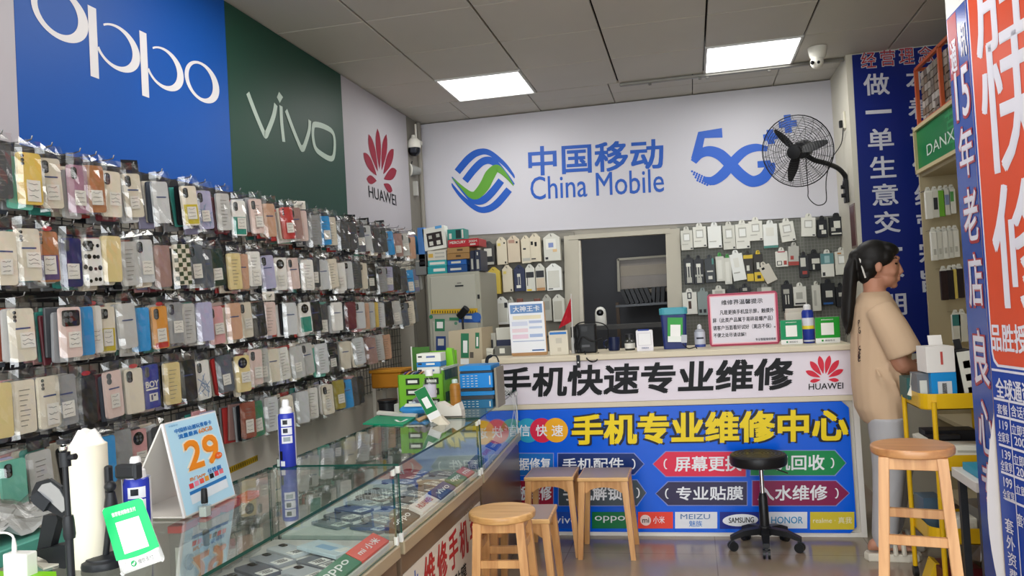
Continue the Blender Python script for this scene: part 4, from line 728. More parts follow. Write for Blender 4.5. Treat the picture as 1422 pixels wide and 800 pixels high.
carton('long red router box with white lettering on the brown ones', 622.5, 665, 332, 343, 5.5, 0.22, mat('b5222e', 0.4), [(0.06, 0.58, 0.2, 0.55, W1, 'MERCURY'), (0.68, 0.95, 0.2, 0.5, W2, '300M'), (0.72, 0.9, 0.65, 0.85, W2)], zb=zz+0.001); zz = onY(635, 332, 5.5).z
carton('teal mouse box on top of the red router box', 621.5, 645, 318, 331.5, 5.54, 0.12, mat('2f8f84', 0.4), [(0.5, 0.8, 0.1, 0.9, mat('15332f', 0.4)), (0.1, 0.25, 0.4, 0.9, W2), (0.85, 0.95, 0.1, 0.9, W2)], zb=zz+0.001)
carton('navy slim box standing left of its twin on the cabinet', 653, 659.5, 348, 375, 5.52, 0.2, mat('262c40', 0.4), [(0.3, 0.7, 0.4, 0.9, GR1)], zb=ZC); carton('navy slim box standing right of its twin on the cabinet', 660, 668, 347, 374, 5.52, 0.2, mat('2a3146', 0.4), [(0.4, 0.6, 0.1, 0.25, W1), (0.3, 0.7, 0.45, 0.9, GR1)], zb=ZC)
carton('blue boxed cable standing at the left end of the cabinet top', 581, 590, 316, 350, 5.56, 0.12, mat('4a7ab8', 0.4), [(0.1, 0.9, 0.8, 0.95, NVY)], zb=ZC+0.06); carton('grey carton under the upright blue box on the cabinet', 577, 592, 353, 376, 5.56, 0.2, mat('7c7d7a', 0.5), [(0.1, 0.9, 0.3, 0.35, GR1)], zb=ZC-0.05 if 0 else ZC)
# ================================================================== WALL OF PHONE CASES
FX = -1.965
ROWZ = [1.945, 1.70, 1.465, 1.245, 1.02]
ROWN = ['top', 'second', 'third', 'fourth', 'lowest']
gp = thing('display_grid', 'black wire grid with rails and hooks carrying the bagged phone cases', 'display rack', (-2.13, 3.7, 0.85))
gb = MB(); wm = mat('4c4a46', 0.5)
yy = 1.45
while yy < 5.66: gb.box((-2.125, yy, 1.43), (0.0035, 0.0035, 1.14), wm); yy += 0.05
zz = 0.87
while zz < 2.0: gb.box((-2.121, 3.55, zz), (0.0035, 4.22, 0.0035), wm); zz += 0.05
gb.build('wires', gp)
for r, z in enumerate(ROWZ): MB().box((-2.10, 3.5 if r < 3 else 3.2, z+0.035), (0.03, 4.3 if r < 3 else 3.5, 0.03), mat('1b1b1c', 0.4)).build('rail', gp)
PAL = {'yellow': 'd9b95a', 'cream': 'd3cab8', 'ivory': 'dcd2c0', 'white': 'e2dfda', 'grey': '8f9092', 'light grey': 'b9b8b6', 'dark grey': '4a4c50', 'black': '1d2024', 'mauve': 'a5798f', 'brown': 'a8724a', 'navy': '23255c', 'blue': '2d8fd0', 'deep blue': '2a3490', 'red': 'b83a38', 'pink': 'd39a9c', 'pale pink': 'd8bfb8', 'teal': '3a8a80', 'mint': '6fb8a4', 'green': '3f7a58', 'orange': 'd8923a', 'olive': '9a8c3a', 'rust': '8e4a38', 'lilac': 'a8a6c4', 'pale yellow': 'd4c088', 'slate': '565c66', 'maroon': '6a3038', 'silver': 'c4c6c8', 'dusty rose': '9a7a74', 'dark green': '22362f', 'peach': 'c49a80'}
def me_of(key, fn):
    if key in _mc: return _mc[key]
    mb = MB(); fn(mb); me = bpy.data.meshes.new(key[0]); mb.bm.to_mesh(me); mb.bm.free()
    for m in mb.mats: me.materials.append(m)
    if any(p.use_smooth for p in me.polygons): me.set_sharp_from_angle(angle=math.radians(40))
    _mc[key] = me; return me
_mc = {}
CW, CH, CTK = 0.076, 0.160, 0.011
def P3(u, v, d=0.0): return (d, u*CW, v*CH)          # u -0.5..0.5, v 0 top .. -1 bottom
def slab(mb, m, w=CW, h=CH, t=CTK, x0=-CTK):
    f = [(y, z-h/2) for y, z in rrect(0, 0, w, h, 0.010, 3)]
    mb.prism([(x0, y, z) for y, z in f], (t, 0, 0), m)
def rq3(mb, u0, u1, v0, v1, m, d=0.0006, r=0.0):
    if r:
        cy, cz = (u0+u1)/2*CW, (v0+v1)/2*CH; mb.prism([(d, cy+a, cz+b) for a, b in rrect(0, 0, (u1-u0)*CW, abs(v1-v0)*CH, r*CW, 3)], (0.002, 0, 0), m)
    else: mb.prism([P3(u0, v1, d), P3(u1, v1, d), P3(u1, v0, d), P3(u0, v0, d)], (0.0006, 0, 0), m)
def disc3(mb, u, v, r, m, d=0.003): mb.prism([(d, u*CW+r*math.cos(a), v*CH+r*math.sin(a)) for a in [k*2*PI/12 for k in range(12)]], (0.0008, 0, 0), m)
LENS = mat('0d0e10', 0.15); LENS2 = mat('54585c', 0.2); PAPER = mat('dad6ce', 0.55); INK = mat('35343a', 0.6)
def body_me(color, design):
    def fn(mb):
        m = mat(PAL[color], 0.32, var=0.04); slab(mb, m)
        if design == 'checker':
            for i in range(4):
                for j in range(9):
                    if (i+j) % 2: rq3(mb, -0.5+i*0.25, -0.25+i*0.25, -j/9-0.005, -(j+1)/9+0.005 if j < 8 else -0.98, mat('38452a', 0.4))
        elif design == 'dots':
            q = random.Random(3)
            for i in range(16): disc3(mb, -0.36+0.24*(i % 4)+q.uniform(-.05, .05), -0.1-0.25*(i//4)-q.uniform(0, .05), q.uniform(0.004, 0.009), LENS, 0.0006)
        elif design == 'two': rq3(mb, -0.44, 0.44, -0.47, -0.96, mat('5c4a78' if color == 'brown' else 'c0ae20' if color == 'ivory' else '2f8a7a', 0.35))
        elif design == 'foot': rq3(mb, -0.42, 0.42, -0.86, -0.98, mat('b8322c', 0.35))
        elif design == 'marble':
            q = random.Random(5)
            for i in range(7): mb.stroke([P3(q.uniform(-.45, .45), -q.uniform(.3, .6), 0.0008), P3(q.uniform(-.45, .45), -q.uniform(.6, .8), 0.0008), P3(q.uniform(-.45, .45), -q.uniform(.8, .97), 0.0008)], 0.004, mat('7f93b0', 0.4), (1, 0, 0))
        elif design == 'boy':
            mb.text('BOY', PAPER, P3(-0.4, -0.52, 0.001), V(P3(0.85, 0, 0)), V((0, 0, 0.024)), 0.06); rq3(mb, -0.38, 0.38, -0.54, -0.58, PAPER); rq3(mb, -0.2, 0.34, -0.66, -0.84, PAPER)
            rq3(mb, -0.1, 0.0, -0.69, -0.81, mat('23255c', 0.4), 0.0014); rq3(mb, 0.08, 0.2, -0.69, -0.73, mat('23255c', 0.4), 0.0014)
        elif design == 'text':
            for k in range(8): rq3(mb, -0.2, 0.26-0.06*(k*5 % 4), -0.18-0.095*k, -0.193-0.095*k, mat('77746f', 0.6))
        elif design == 'strip':
            rq3(mb, -0.3, 0.32, -0.36, -0.39, mat('3c4a78', 0.4))
    return me_of(('phone_case', color, design), fn)
def cam_me(kind):
    def fn(mb):
        if kind == 'pill':
            rq3(mb, -0.38, -0.08, -0.05, -0.30, LENS, 0.0006, 0.12)
            for v in (-0.10, -0.175, -0.25): disc3(mb, -0.23, v, 0.006, LENS2)
        elif kind == 'dots':
            for v in (-0.07, -0.15, -0.22): disc3(mb, -0.3, v, 0.0055, LENS, 0.0008)
        elif kind == 'square':
            rq3(mb, -0.42, 0.06, -0.05, -0.26, LENS, 0.0006, 0.1)
            for u, v in ((-0.3, -0.1), (-0.3, -0.2), (-0.08, -0.15)): disc3(mb, u, v, 0.008, LENS2)
        elif kind == 'wide':
            rq3(mb, -0.42, 0.42, -0.06, -0.38, LENS, 0.0006, 0.1)
            for u, v in ((-0.25, -0.14), (-0.25, -0.26), (-0.03, -0.14), (-0.03, -0.26)): disc3(mb, u, v, 0.008, LENS2)
        elif kind == 'round':
            disc3(mb, 0, -0.2, 0.024, LENS, 0.001)
            for u, v in ((-0.1, -0.16), (0.1, -0.16), (-0.1, -0.24), (0.1, -0.24)): disc3(mb, u, v, 0.0055, LENS2)
        elif kind == 'two':
            for v in (-0.1, -0.21): disc3(mb, -0.24, v, 0.011, LENS2, 0.001)
    return me_of(('camera_cutout', kind), fn)
def lab_me(k):
    def fn(mb):
        q = random.Random(k); u0 = q.uniform(-0.3, -0.15); u1 = u0+q.uniform(0.5, 0.62); v0 = -q.uniform(0.45, 0.55); v1 = v0-q.uniform(0.28, 0.42)
        rq3(mb, u0, u1, v0, v1, PAPER, 0.0035)
        n = 3
        for i in range(n):
            v = v0-(i+0.6)*(v0-v1)/(n+0.4); pts = []
            for s in range(7): pts.append(P3(u0+0.07+s*(u1-u0-0.16)/6*q.uniform(0.9, 1.0), v+q.uniform(-0.02, 0.02), 0.0046))
            mb.stroke(pts, 0.0013, INK, (1, 0, 0))
    return me_of(('price_label', k), fn)
def bag_me(k):
    def fn(mb):
        q = random.Random(50+k); rows = []
        for i in range(9):
            v = 0.22-1.30*i/8; rows.append([(0.004+q.uniform(0, 0.006)*(2.2 if v > 0.02 else 1)+(0.006 if abs(u) < 0.5 else -0.006), u*CW*(1+q.uniform(-0.03, 0.03)), v*CH+q.uniform(-0.003, 0.003)) for u in (-0.62, -0.4, -0.13, 0.13, 0.4, 0.62)])
        mb.grid(rows, FILM, False)
        for i in range(3): mb.poly([(q.uniform(0, .01), q.uniform(-.04, .04), CH*q.uniform(.03, .12)), (q.uniform(0, .012), q.uniform(-.04, .04), CH*q.uniform(.1, .2)), (q.uniform(-.01, .01), q.uniform(-.04, .04), CH*q.uniform(.2, .3))], FILM)
    return me_of(('bag', k), fn)
def head_me(col):
    def fn(mb):
        if col == 'red': disc3(mb, 0, 0.05, 0.001, mat('b02a30', 0.4)); mb.prism([(0.002, 0.018*math.cos(a), 0.009+0.008*math.sin(a)) for a in [k*2*PI/14 for k in range(14)]], (0.001, 0, 0), mat('b02a30', 0.4))
        else: mb.prism([(0.0, y, z) for y, z in ((-0.036, 0.006), (0.036, 0.006), (0.036, 0.05), (-0.036, 0.05))], (0.0012, 0, 0), mat({'black': '16181c', 'white': 'd8d2c8'}[col], 0.4))
    return me_of(('header_card', col), fn)
def packet(label, x, y, z, yaw, lean, color, design='plain', cam='pill', lab=None, bag=0, head=None, group=None):
    R = Rz(-yaw) @ Rx(lean)
    t = thing('phone_case_packet', label, 'phone case', (x, y, z), 0, group, rot=R)
    def add(name, me):
        o = bpy.data.objects.new(name, me); COL.objects.link(o); o.parent = t
    add('phone_case', body_me(color, design))
    if cam: add('camera_cutout', cam_me(cam))
    if lab is not None: add('price_label', lab_me(lab))
    if bag is not None: add('bag', bag_me(bag))
    if head: add('header_card', head_me(head))
    return t
def wallY(px, z):
    py = 400.0
    for _ in range(12):
        p = onX(px, py, FX); py += (p.z-z)*FPX/max(0.5, p.length)
    return p.y
def A_(px, col, design='plain', cam='pill', lab=1, head=None, lean=0.0): return (px, col, design, cam, lab, head, lean)
FRONTS = [
 [A_(2, 'dark grey', 'text', None, None), A_(39, 'yellow', 'plain', 'dots'), A_(73, 'cream', 'strip', 'pill'), A_(108, 'mauve'), A_(128, 'brown', 'plain', None), A_(151, 'ivory', 'plain', 'pill'), A_(186, 'cream', 'strip', 'pill', 1, 'black'), A_(233, 'dark grey', 'plain', None, None), A_(259, 'ivory', 'two', 'pill'), A_(285, 'lilac', 'marble', 'pill'), A_(310, 'light grey', 'text', None, None), A_(335, 'white', 'two'), A_(353, 'pale pink', 'text'), A_(367, 'pale yellow', 'plain', None, None), A_(397, 'red', 'plain', 'dots'), A_(419, 'pale pink', 'plain', None, None, 'white'), A_(438, 'grey', 'text', None, None), A_(449, 'blue', 'text', None), A_(461, 'ivory', 'text', None, None), A_(478, 'dark grey', 'text', None, None)],
 [A_(8, 'ivory', 'strip', None), A_(38, 'cream', 'strip', 'dots'), A_(70, 'brown', 'two', 'dots', 1, 'red'), A_(102, 'navy', 'plain', 'two'), A_(128, 'white', 'dots', 'square', None), A_(152, 'pale yellow', 'plain', None, None), A_(181, 'light grey', 'text', None, None), A_(203, 'silver', 'plain', 'pill'), A_(225, 'dusty rose', 'plain', None, None), A_(243, 'cream', 'checker', None, None), A_(268, 'slate'), A_(302, 'dark green', 'plain', None), A_(323, 'pale yellow', 'text', None, None), A_(352, 'white', 'text', None), A_(391, 'white', 'plain', 'round'), A_(408, 'dusty rose', 'plain', None, None), A_(427, 'white', 'text', None), A_(438, 'dark grey'), A_(459, 'ivory', 'text', None, None), A_(474, 'silver', 'plain', None, None)],
 [A_(35, 'cream', 'strip', 'dots'), A_(86, 'pale pink', 'plain', 'wide'), A_(113, 'blue', 'plain', None, None), A_(130, 'white', 'plain', 'pill', 1, 'red'), A_(152, 'ivory', 'two', 'square'), A_(175, 'light grey', 'strip', None, None), A_(197, 'blue', 'plain', None, None), A_(223, 'orange', 'foot', 'pill', 1, 'red'), A_(243, 'grey'), A_(264, 'light grey', 'text', None, None, 'black'), A_(282, 'lilac', 'plain', None, None), A_(302, 'pink', 'plain', 'pill'), A_(326, 'pale pink', 'plain', None, None), A_(342, 'cream', 'plain', 'pill'), A_(376, 'pale pink', 'text', None, None, 'white'), A_(391, 'white', 'plain', None, None), A_(408, 'teal', 'plain', None, None), A_(425, 'white', 'two', 'round', None), A_(447, 'dark grey'), A_(468, 'light grey', 'plain', None, None), A_(489, 'maroon', 'plain', None, None), A_(506, 'peach', 'plain', None, None), A_(521, 'yellow', 'plain', None, None), A_(535, 'light grey', 'plain', None, None)],
 [A_(4, 'pale yellow', 'plain', None, None), A_(37, 'ivory', 'text', None, None, 'black'), A_(65, 'cream', 'strip', 'dots'), A_(87, 'grey', 'strip', None), A_(120, 'black', 'plain', 'two', None, 'red'), A_(155, 'pale pink', 'strip', 'two'), A_(186, 'ivory', 'plain', 'pill', None, 'red'), A_(206, 'deep blue', 'boy', 'two', None), A_(239, 'pale yellow', 'text', None, None), A_(262, 'grey', 'plain', None, None), A_(284, 'white', 'marble', 'pill', None), A_(315, 'slate', 'plain', None), A_(334, 'pale yellow', 'plain', 'round'), A_(353, 'pale pink', 'plain', 'pill'), A_(368, 'light grey', 'text', None), A_(396, 'white', 'text', None), A_(411, 'light grey', 'plain', None), A_(445, 'silver', 'text', None, None), A_(463, 'black', 'text', None), A_(478, 'light grey', 'plain', None, None), A_(499, 'silver', 'text', None, None), A_(527, 'light grey', 'text', None, None)],
 [A_(16, 'mint', 'plain', 'pill', None), A_(54, 'light grey', 'text', None, None, 'black'), A_(147, 'blue', 'plain', None, None), A_(172, 'grey', 'plain', None, None), A_(197, 'pink', 'plain', 'round'), A_(222, 'dark grey', 'plain', None, None), A_(318, 'pink', 'plain', None, None), A_(331, 'light grey', 'plain', None, None), A_(345, 'rust', 'text', None), A_(356, 'green', 'plain', None), A_(377, 'silver', 'text', None, None, 'black'), A_(420, 'silver', 'plain', None, None, 'black'), A_(436, 'white', 'text', None), A_(455, 'ivory', 'text', 'pill'), A_(468, 'olive', 'plain', None), A_(489, 'dark grey', 'text', None, None), A_(497, 'black', 'plain', None, None), A_(508, 'maroon', 'plain', None, None)]]
ENDY = [5.60, 5.60, 5.55, 5.02, 0]
fillcols = ['light grey', 'silver', 'dark grey', 'white', 'black', 'slate', 'pale pink', 'grey', 'ivory', 'blue', 'cream', 'lilac', 'peach', 'dusty rose', 'dark grey', 'black']
backcols = ['cream', 'light grey', 'white', 'pink', 'pale pink', 'grey', 'dark grey', 'black', 'silver', 'teal', 'maroon', 'ivory', 'slate', 'rust', 'red', 'lilac', 'dark grey', 'black', 'grey', 'mint']
n_seen = 0; rest = MB(); nhook = 0; hooks_rest = MB(); qq = random.Random(11); back_list = []
for r, z in enumerate(ROWZ):
    lst = [(wallY(a[0], z-0.09),)+a[1:] for a in FRONTS[r] if not (a[0] > 225 and a[2] == 'plain' and a[3] is None and a[4] is None and a[5] is None and qq.random() < 0.65)]
    y = max(l[0] for l in lst)+0.105
    while y < ENDY[r]:
        lst.append((y, qq.choice(fillcols), qq.choice(['plain', 'text', 'plain', 'strip']), qq.choice(['pill', None, None, 'square']), qq.choice([None, 1]), qq.choice([None, None, 'black']), 0)); y += qq.uniform(0.11, 0.15)
    if r < 2: lst.append((5.63, 'blue' if r == 0 else 'white', 'plain', None, None, None, 0))
    lst.sort(key=lambda l: l[0])
    for a, b in list(zip(lst, lst[1:])):
        if b[0]-a[0] > 0.165 and not (r == 4 and a[0] > 2.68 and b[0] < 3.3): lst.append(((a[0]+b[0])/2, qq.choice(fillcols), 'strip', qq.choice(['pill', None]), None, None, 0))
    lst.sort(key=lambda l: l[0])
    for i, (y, col, des, cam_, lab, head, lean) in enumerate(lst):
        f = max(0, min(1, (y-2.3)/2.6)); yaw = 0.10+0.52*f+qq.uniform(-0.08, 0.10); lean = lean+0.06+qq.uniform(-0.05, 0.05); zz = z+qq.uniform(-0.012, 0.010); x = FX+qq.uniform(-0.015, 0.012)+(0.022 if des in ('boy', 'checker') or cam_ == 'wide' else 0)
        deep = 'second' if des in ('text',) else ''
        what = {'checker': 'green checkerboard phone case', 'dots': 'black-spotted white phone case', 'foot': 'orange red-footed phone case', 'boy': 'deep blue lettered phone case', 'marble': col+' marbled phone case'}.get(des, col+' phone case')
        packet('bagged %s, front of the %s hook in the %s row' % (what, nth(i), ROWN[r]), x, y, zz, yaw, lean, col, des, cam_, qq.randrange(8) if lab is not None else None, qq.randrange(6), head or ('black' if qq.random() < 0.18 and r else None), 'bagged phone cases on the wall')
        hk = MB().tube([(-2.11, y, z+0.03), (x-0.01, y, z+0.03), (x+0.012, y, z+0.034), (x+0.016, y, z+0.045)], 0.0022, mat('8a8b8c', 0.25, 0.9), 6) if nhook < 100 else None
        if hk: hk.build('hook', gp)
        else: hooks_rest.tube([(-2.11, y, z+0.03), (x-0.01, y, z+0.03), (x+0.012, y, z+0.034), (x+0.016, y, z+0.045)], 0.0022, mat('8a8b8c', 0.25, 0.9), 6)
        nhook += 1
        for k in range(1, 9):
            bx_, by_ = x-(0.024-0.008*f)*k, y+qq.uniform(-0.008, 0.008)-0.004*k*f
            if bx_ < -2.085: break
            back_list.append((k, r, i, bx_, by_, zz+qq.uniform(-0.02, 0.008), yaw+qq.uniform(-0.12, 0.12)-0.1*f, lean+qq.uniform(-0.06, 0.06), qq.choice(backcols if qq.random() > f*0.6 else ['light grey', 'black', 'dark grey', 'white', 'silver', 'ivory', 'grey', 'dusty rose'])))
NF = nhook
sec = [b for b in back_list if b[0] <= 2]; sec.sort(key=lambda b: (b[0], b[4])); keep = set(map(id, sec[:max(0, 295-NF)]))
for b in back_list:
    k, r, i, x, y, z, yaw, lean, col = b
    if id(b) in keep: packet('bagged %s phone case, %s on the %s hook in the %s row' % (col, NUM[k], nth(i), ROWN[r]), x, y, z, yaw, lean, col, 'plain', None, None, None, None, 'bagged phone cases on the wall')
    else:
        T = M.Translation((x, y, z)) @ (Rz(-yaw) @ Rx(lean)).to_4x4(); m = mat(PAL[col], 0.35, var=0.04)
        rest.box(tuple(T @ V((-CTK/2, 0, -CH/2))), (CTK, CW, CH), m, R=Rz(-yaw) @ Rx(lean), bev=0.003)
rest.build('phone_case_packets', None, 'bagged phone cases hanging deeper on the hooks behind the front ones', 'phone cases', 'bagged phone cases on the wall', 'stuff')
hooks_rest.build('hooks', gp, kind='stuff')
# yellow measuring tape strip along the bare wall under the cases
tm = MB(); m1 = mat('b8981c', 0.5)
for (p0, p1) in (((312, 661), (358, 640)),):
    a, b = onX(*p0, XL+0.001), onX(*p1, XL+0.001); d = b-a; up = V((0, 0, 0.03)); tm.prism([a, b, b+up, a+up], (0.0008, 0, 0), m1)
    for i in range(16): c0 = a+d*(i+0.4)/16+V((0.001, 0, 0.006)); tm.prism([c0, c0+d*0.02, c0+d*0.02+V((0, 0, 0.018)), c0+V((0, 0, 0.018))], (0.0004, 0, 0), mat('3c3214', 0.5))
tm.build('tape_strip', None, 'yellow measuring tape strip stuck to the bare wall right of the price poster', 'tape')
a = onX(213, 675, XL+0.002); wsn = thing('wall_notice', 'small white notice with navy header on the wall behind the cases', 'notice', (XL+0.002, a.y, a.z-0.1))
MB().box((XL+0.003, a.y, a.z), (0.004, 0.17, 0.2), mat('c9c6c0', 0.5)).build('sheet', wsn)
mb = MB().box((XL+0.0055, a.y, a.z+0.075), (0.001, 0.168, 0.048), mat('2c3270', 0.45)).box((XL+0.0055, a.y, a.z-0.09), (0.001, 0.168, 0.016), mat('23252c', 0.45)).box((XL+0.0055, a.y-0.05, a.z-0.02), (0.001, 0.03, 0.08), NVY).ball((XL+0.006, a.y-0.05, a.z+0.03), (0.002, 0.018, 0.016), NVY)
for k in range(3): mb.box((XL+0.0055, a.y+0.03, a.z+0.025-k*0.035), (0.001, 0.07, 0.018), mat('3a3a40', 0.5))
mb.build('printing', wsn)
# ================================================================== GLASS DISPLAY CASES along the wall
GX0, GX1, GT, GD = -1.445, -0.985, 0.882, 0.645
BRNP = mat('6a5848', 0.28, var=0.08, scale=3); RAIL = mat('b8a98c', 0.3, 0.3); DECK = mat('d2d0ca', 0.5, var=0.04); CLIP = mat('e2e2dd', 0.3)
def pane(mb, c, sz):
    """glass sheet with clear faces and dark green cut edges"""
    k = min(range(3), key=lambda i: sz[i]); q = len(mb.bm.faces); mb.box(c, sz, GLASS)
    mb.bm.faces.ensure_lookup_table(); mb.bm.normal_update(); e = mb.mi(GEDGE)
    for f in list(mb.bm.faces)[q:]:
        if abs(f.normal[k]) < 0.5: f.material_index = e
def display_case(label, y0, y1, banner=None):
    t = thing('display_case', label, 'display case', ((GX0+GX1)/2, (y0+y1)/2, 0), 0, 'glass display cases'); ym = (y0+y1)/2; ly = y1-y0; xm = (GX0+GX1)/2; lx = GX1-GX0
    MB().box((xm, ym, 0.30), (lx-0.02, ly-0.006, 0.56), BRNP, bev=0.003).box((xm, ym, 0.03), (lx-0.06, ly-0.03, 0.06), mat('2a2622', 0.5)).build('base_cabinet', t)
    MB().box((xm, ym, 0.602), (lx+0.012, ly-0.002, 0.045), RAIL, bev=0.004).build('rail', t)
    MB().box((xm, ym, 0.632), (lx-0.03, ly-0.02, 0.016), DECK).build('deck', t)
    g = MB(); pane(g, (xm, ym, GT-0.004), (lx, ly, 0.008)); g.build('glass_top', t)
    hz = GT-0.008-0.626; zc = 0.626+hz/2
    for nm, c, sz in (('front_glass', (GX1-0.005, ym, zc), (0.006, ly-0.016, hz)), ('back_glass', (GX0+0.005, ym, zc), (0.006, ly-0.016, hz)), ('end_glass', (xm, y0+0.005, zc), (lx-0.02, 0.006, hz)), ('end_glass', (xm, y1-0.005, zc), (lx-0.02, 0.006, hz))):
        g = MB(); pane(g, c, sz); g.build(nm, t)
    for y in (y0+0.006, y1-0.006):
        MB().box((GX1-0.006, y, GT-0.020), (0.014, 0.014, 0.024), CLIP, bev=0.002).build('corner_clip', t); MB().box((GX1-0.006, y, 0.636), (0.014, 0.014, 0.03), CLIP, bev=0.002).build('corner_clip', t)
    return t
c1 = display_case('nearest glass display case, grey phones with white price tags inside', 1.02, 2.512)
c2 = display_case('middle glass display case, with a leaning green card and white tissue dispenser on top', 2.545, 3.572)
c3 = display_case('far glass display case against the counter, white cables hanging over it', 3.60, 4.775)
# white banner with red characters pasted on the base of the nearer cases
def Fp(px, py, d=0.0): return onX(px, py, GX1-0.005+d)
for t, (ya, yb), words in ((c1, (1.3, 2.50), None), (c2, (2.56, 3.55), None)):
    bnn = MB().box((GX1-0.0085, (ya+yb)/2, 0.30), (0.003, yb-ya, 0.42), mat('d9d2c4', 0.35)).build('banner', t)
    b = MB(); rd = mat('b3202c', 0.4)
    if t is c2:
        for ch, y in (('业', 2.575), ('维', 2.755), ('修', 2.905), ('手', 3.055), ('机', 3.205), ('苹', 3.36)):
            if ch == '业':
                for k in range(3): b.poly([(GX1-0.0066, 2.635+k*0.024, 0.33), (GX1-0.0066, 2.647+k*0.024, 0.33), (GX1-0.0066, 2.647+k*0.024, 0.47+0.02*(k % 2)), (GX1-0.0066, 2.635+k*0.024, 0.47+0.02*(k % 2))], mat('2a5aa8', 0.4))
            else: b.text(ch, rd, (GX1-0.0070, y, 0.35), (0, 0.125, 0), (0, 0, 0.15), 0.04)
        b.text('钢化贴膜', NVY, (GX1-0.0070, 2.93, 0.255), (0, 0.35, 0), (0, 0, 0.07), 0.03)
    else: b.text('专业', rd, (GX1-0.0070, 2.2, 0.35), (0, 0.25, 0), (0, 0, 0.155), 0.03)
    b.build('lettering', bnn)
    e = MB()
    e.text('oppo', mat('b7a68e', 0.25, 0.5), (GX1-0.0095, 2.32 if t is c1 else 3.30, 0.475), (0, 0.15, 0), (0, 0, 0.05), 0.01); e.build('embossed_mark', t)
# brand plates along the front of the decks
def turn(t):
    P = M.Translation((GX1, 3.6, 0)); t.matrix_world = P @ M.Rotation(0.066, 4, 'Z') @ P.inverted() @ PM[t.name]
turn(c3)
def plate(label, y0, y1, col, words, tm, k):
    t = thing('brand_plate', label, 'name plate', (GX1-0.05, (y0+y1)/2, 0.641), 0, 'brand plates in the display cases')
    x1, x0 = GX1-0.022, GX1-0.075
    MB().prism([(x1, y0, 0.641), (x0, y0, 0.641), (x0, y0, 0.672), (x1, y0, 0.648)], (0, y1-y0, 0), mat(col, 0.3)).build('block', t)
    sl = V((x0-x1, 0, 0.024)); O = V((x1, y0, 0.648))
    m = MB(); m.text(words, tm, O+V((0, (y1-y0)*0.14, 0))+sl*0.28, (0, (y1-y0)*0.72, 0), sl*0.44, 0.02); m.build('lettering', t)
    if k in (7, 8, 10): turn(t)
plate('dark green plate with white lettering in the nearest display case', 2.03, 2.26, '1c6b46', 'oppo', WQ, 0); plate('orange-red plate with white round mark in the nearest display case', 2.265, 2.48, 'd8452e', 'mi 小米', WQ, 1)
plate('blue plate with white lettering at the near end of nearest case', 1.78, 2.02, '2a4fa8', 'vivo', WQ, 2)
plate('dark green plate at the near end of the middle display case', 2.58, 2.79, '3d3a30', 'oppo', WQ, 3); plate('white plate with red lettering in the middle display case', 2.82, 3.02, 'ddd6d2', 'HUAWEI', mat('b3404a', 0.4), 4); plate('navy blue plate with white lettering in the middle display case', 3.04, 3.24, '2a3f78', 'vivo', WQ, 5); plate('deep green plate at the far end of the middle display case', 3.26, 3.42, '24684a', 'oppo', WQ, 6)
plate('small red plate at the far end of the middle display case', 3.43, 3.54, 'c06068', 'mi', WQ, 9)
plate('dark blue plate at the near end of the far display case', 3.63, 3.83, '1d4a7c', 'vivo', WQ, 7); plate('pale grey-blue plate in the far display case', 3.85, 4.05, 'a9b2c2', 'HUAWEI', mat('b34a58', 0.4), 8); plate('deep blue plate second from the counter in the far display case', 4.07, 4.25, '2848a0', 'realme', WQ, 10)
# dummy phones lying on the decks
PH = ['80848a', '989ca1', 'b2b6ba', '6c6f76', 'c2c7ca', '92867c', '62656e', 'c6d2d6']
def phone(label, x, y, a, col, tags=1, L=0.155, W_=0.074, grp='phones on the deck'):
    t = thing('display_phone', label, 'phone', (x, y, 0.641), a, grp)
    MB().prism([(px_, py_, 0) for px_, py_ in rrect(0, 0, L, W_, 0.01, 3)], (0, 0, 0.009), mat(col, 0.22, var=0.03)).build('body', t, world=False)
    for k in range(tags):
        cx = L*(0.30-0.34*k); m = MB().box((cx, 0, 0.0096), (0.042, 0.054, 0.0012), mat('e0ded8', 0.5))
        for j in range(4): m.box((cx-0.012+0.008*j, 0, 0.0105), (0.003, 0.034-0.008*(j % 2), 0.0006), INK)
        m.build('price_tag', t, world=False)
    if tags < 2: MB().prism([(-L*0.36+a_, W_*0.2+b_, 0.009) for a_, b_ in rrect(0, 0, 0.03, 0.022, 0.006, 2)], (0, 0, 0.002), LENS).build('camera_bump', t, world=False)
    return t
ang = math.radians(-28)
yy = 1.42; i = 0
while yy < 2.40:
    phone('grey display phone, %s from the near end of nearest case\'s front row' % nth(i), -1.135+rnd.uniform(-.008, .008), yy, ang+rnd.uniform(-.05, .05), PH[i % 6], 1+(i % 2), grp='phones in the front row of the nearest case'); yy += 0.092; i += 1
yy = 1.50; i = 0
while yy < 2.42:
    phone('display phone, %s from the near end of nearest case\'s back row' % nth(i), -1.30+rnd.uniform(-.008, .008), yy, ang+rnd.uniform(-.06, .06), PH[(i*3+1) % 8], 1, grp='phones in the back row of the nearest case'); yy += 0.096; i += 1
pbx = thing('phone_box', 'pale blue-white phone box lying among the phones in the nearest case', 'box', (-1.16, 2.345, 0.652), ang, None)
yy = 2.63; i = 0
while yy < 3.5:
    phone('display phone, %s from the near end of middle case\'s front row' % nth(i), -1.13, yy, ang+rnd.uniform(-.05, .05), PH[(i*2+3) % 6], 1+(i % 2), grp='phones in the front row of the middle case')
    phone('display phone, %s from the near end of middle case\'s back row' % nth(i), -1.30, yy+0.05, ang+rnd.uniform(-.05, .05), PH[(i*3) % 7], 1, grp='phones in the back row of the middle case'); yy += 0.096; i += 1
MB().box((0, 0, 0.006), (0.2, 0.085, 0.012), mat('c3d2d6', 0.3), bev=0.002).build('body', pbx, world=False); MB().box((0.0, 0, 0.0125), (0.08, 0.03, 0.0012), mat('8fb0ca', 0.4)).box((0.07, 0.01, 0.0125), (0.03, 0.04, 0.0012), W1).build('printing', pbx, world=False)
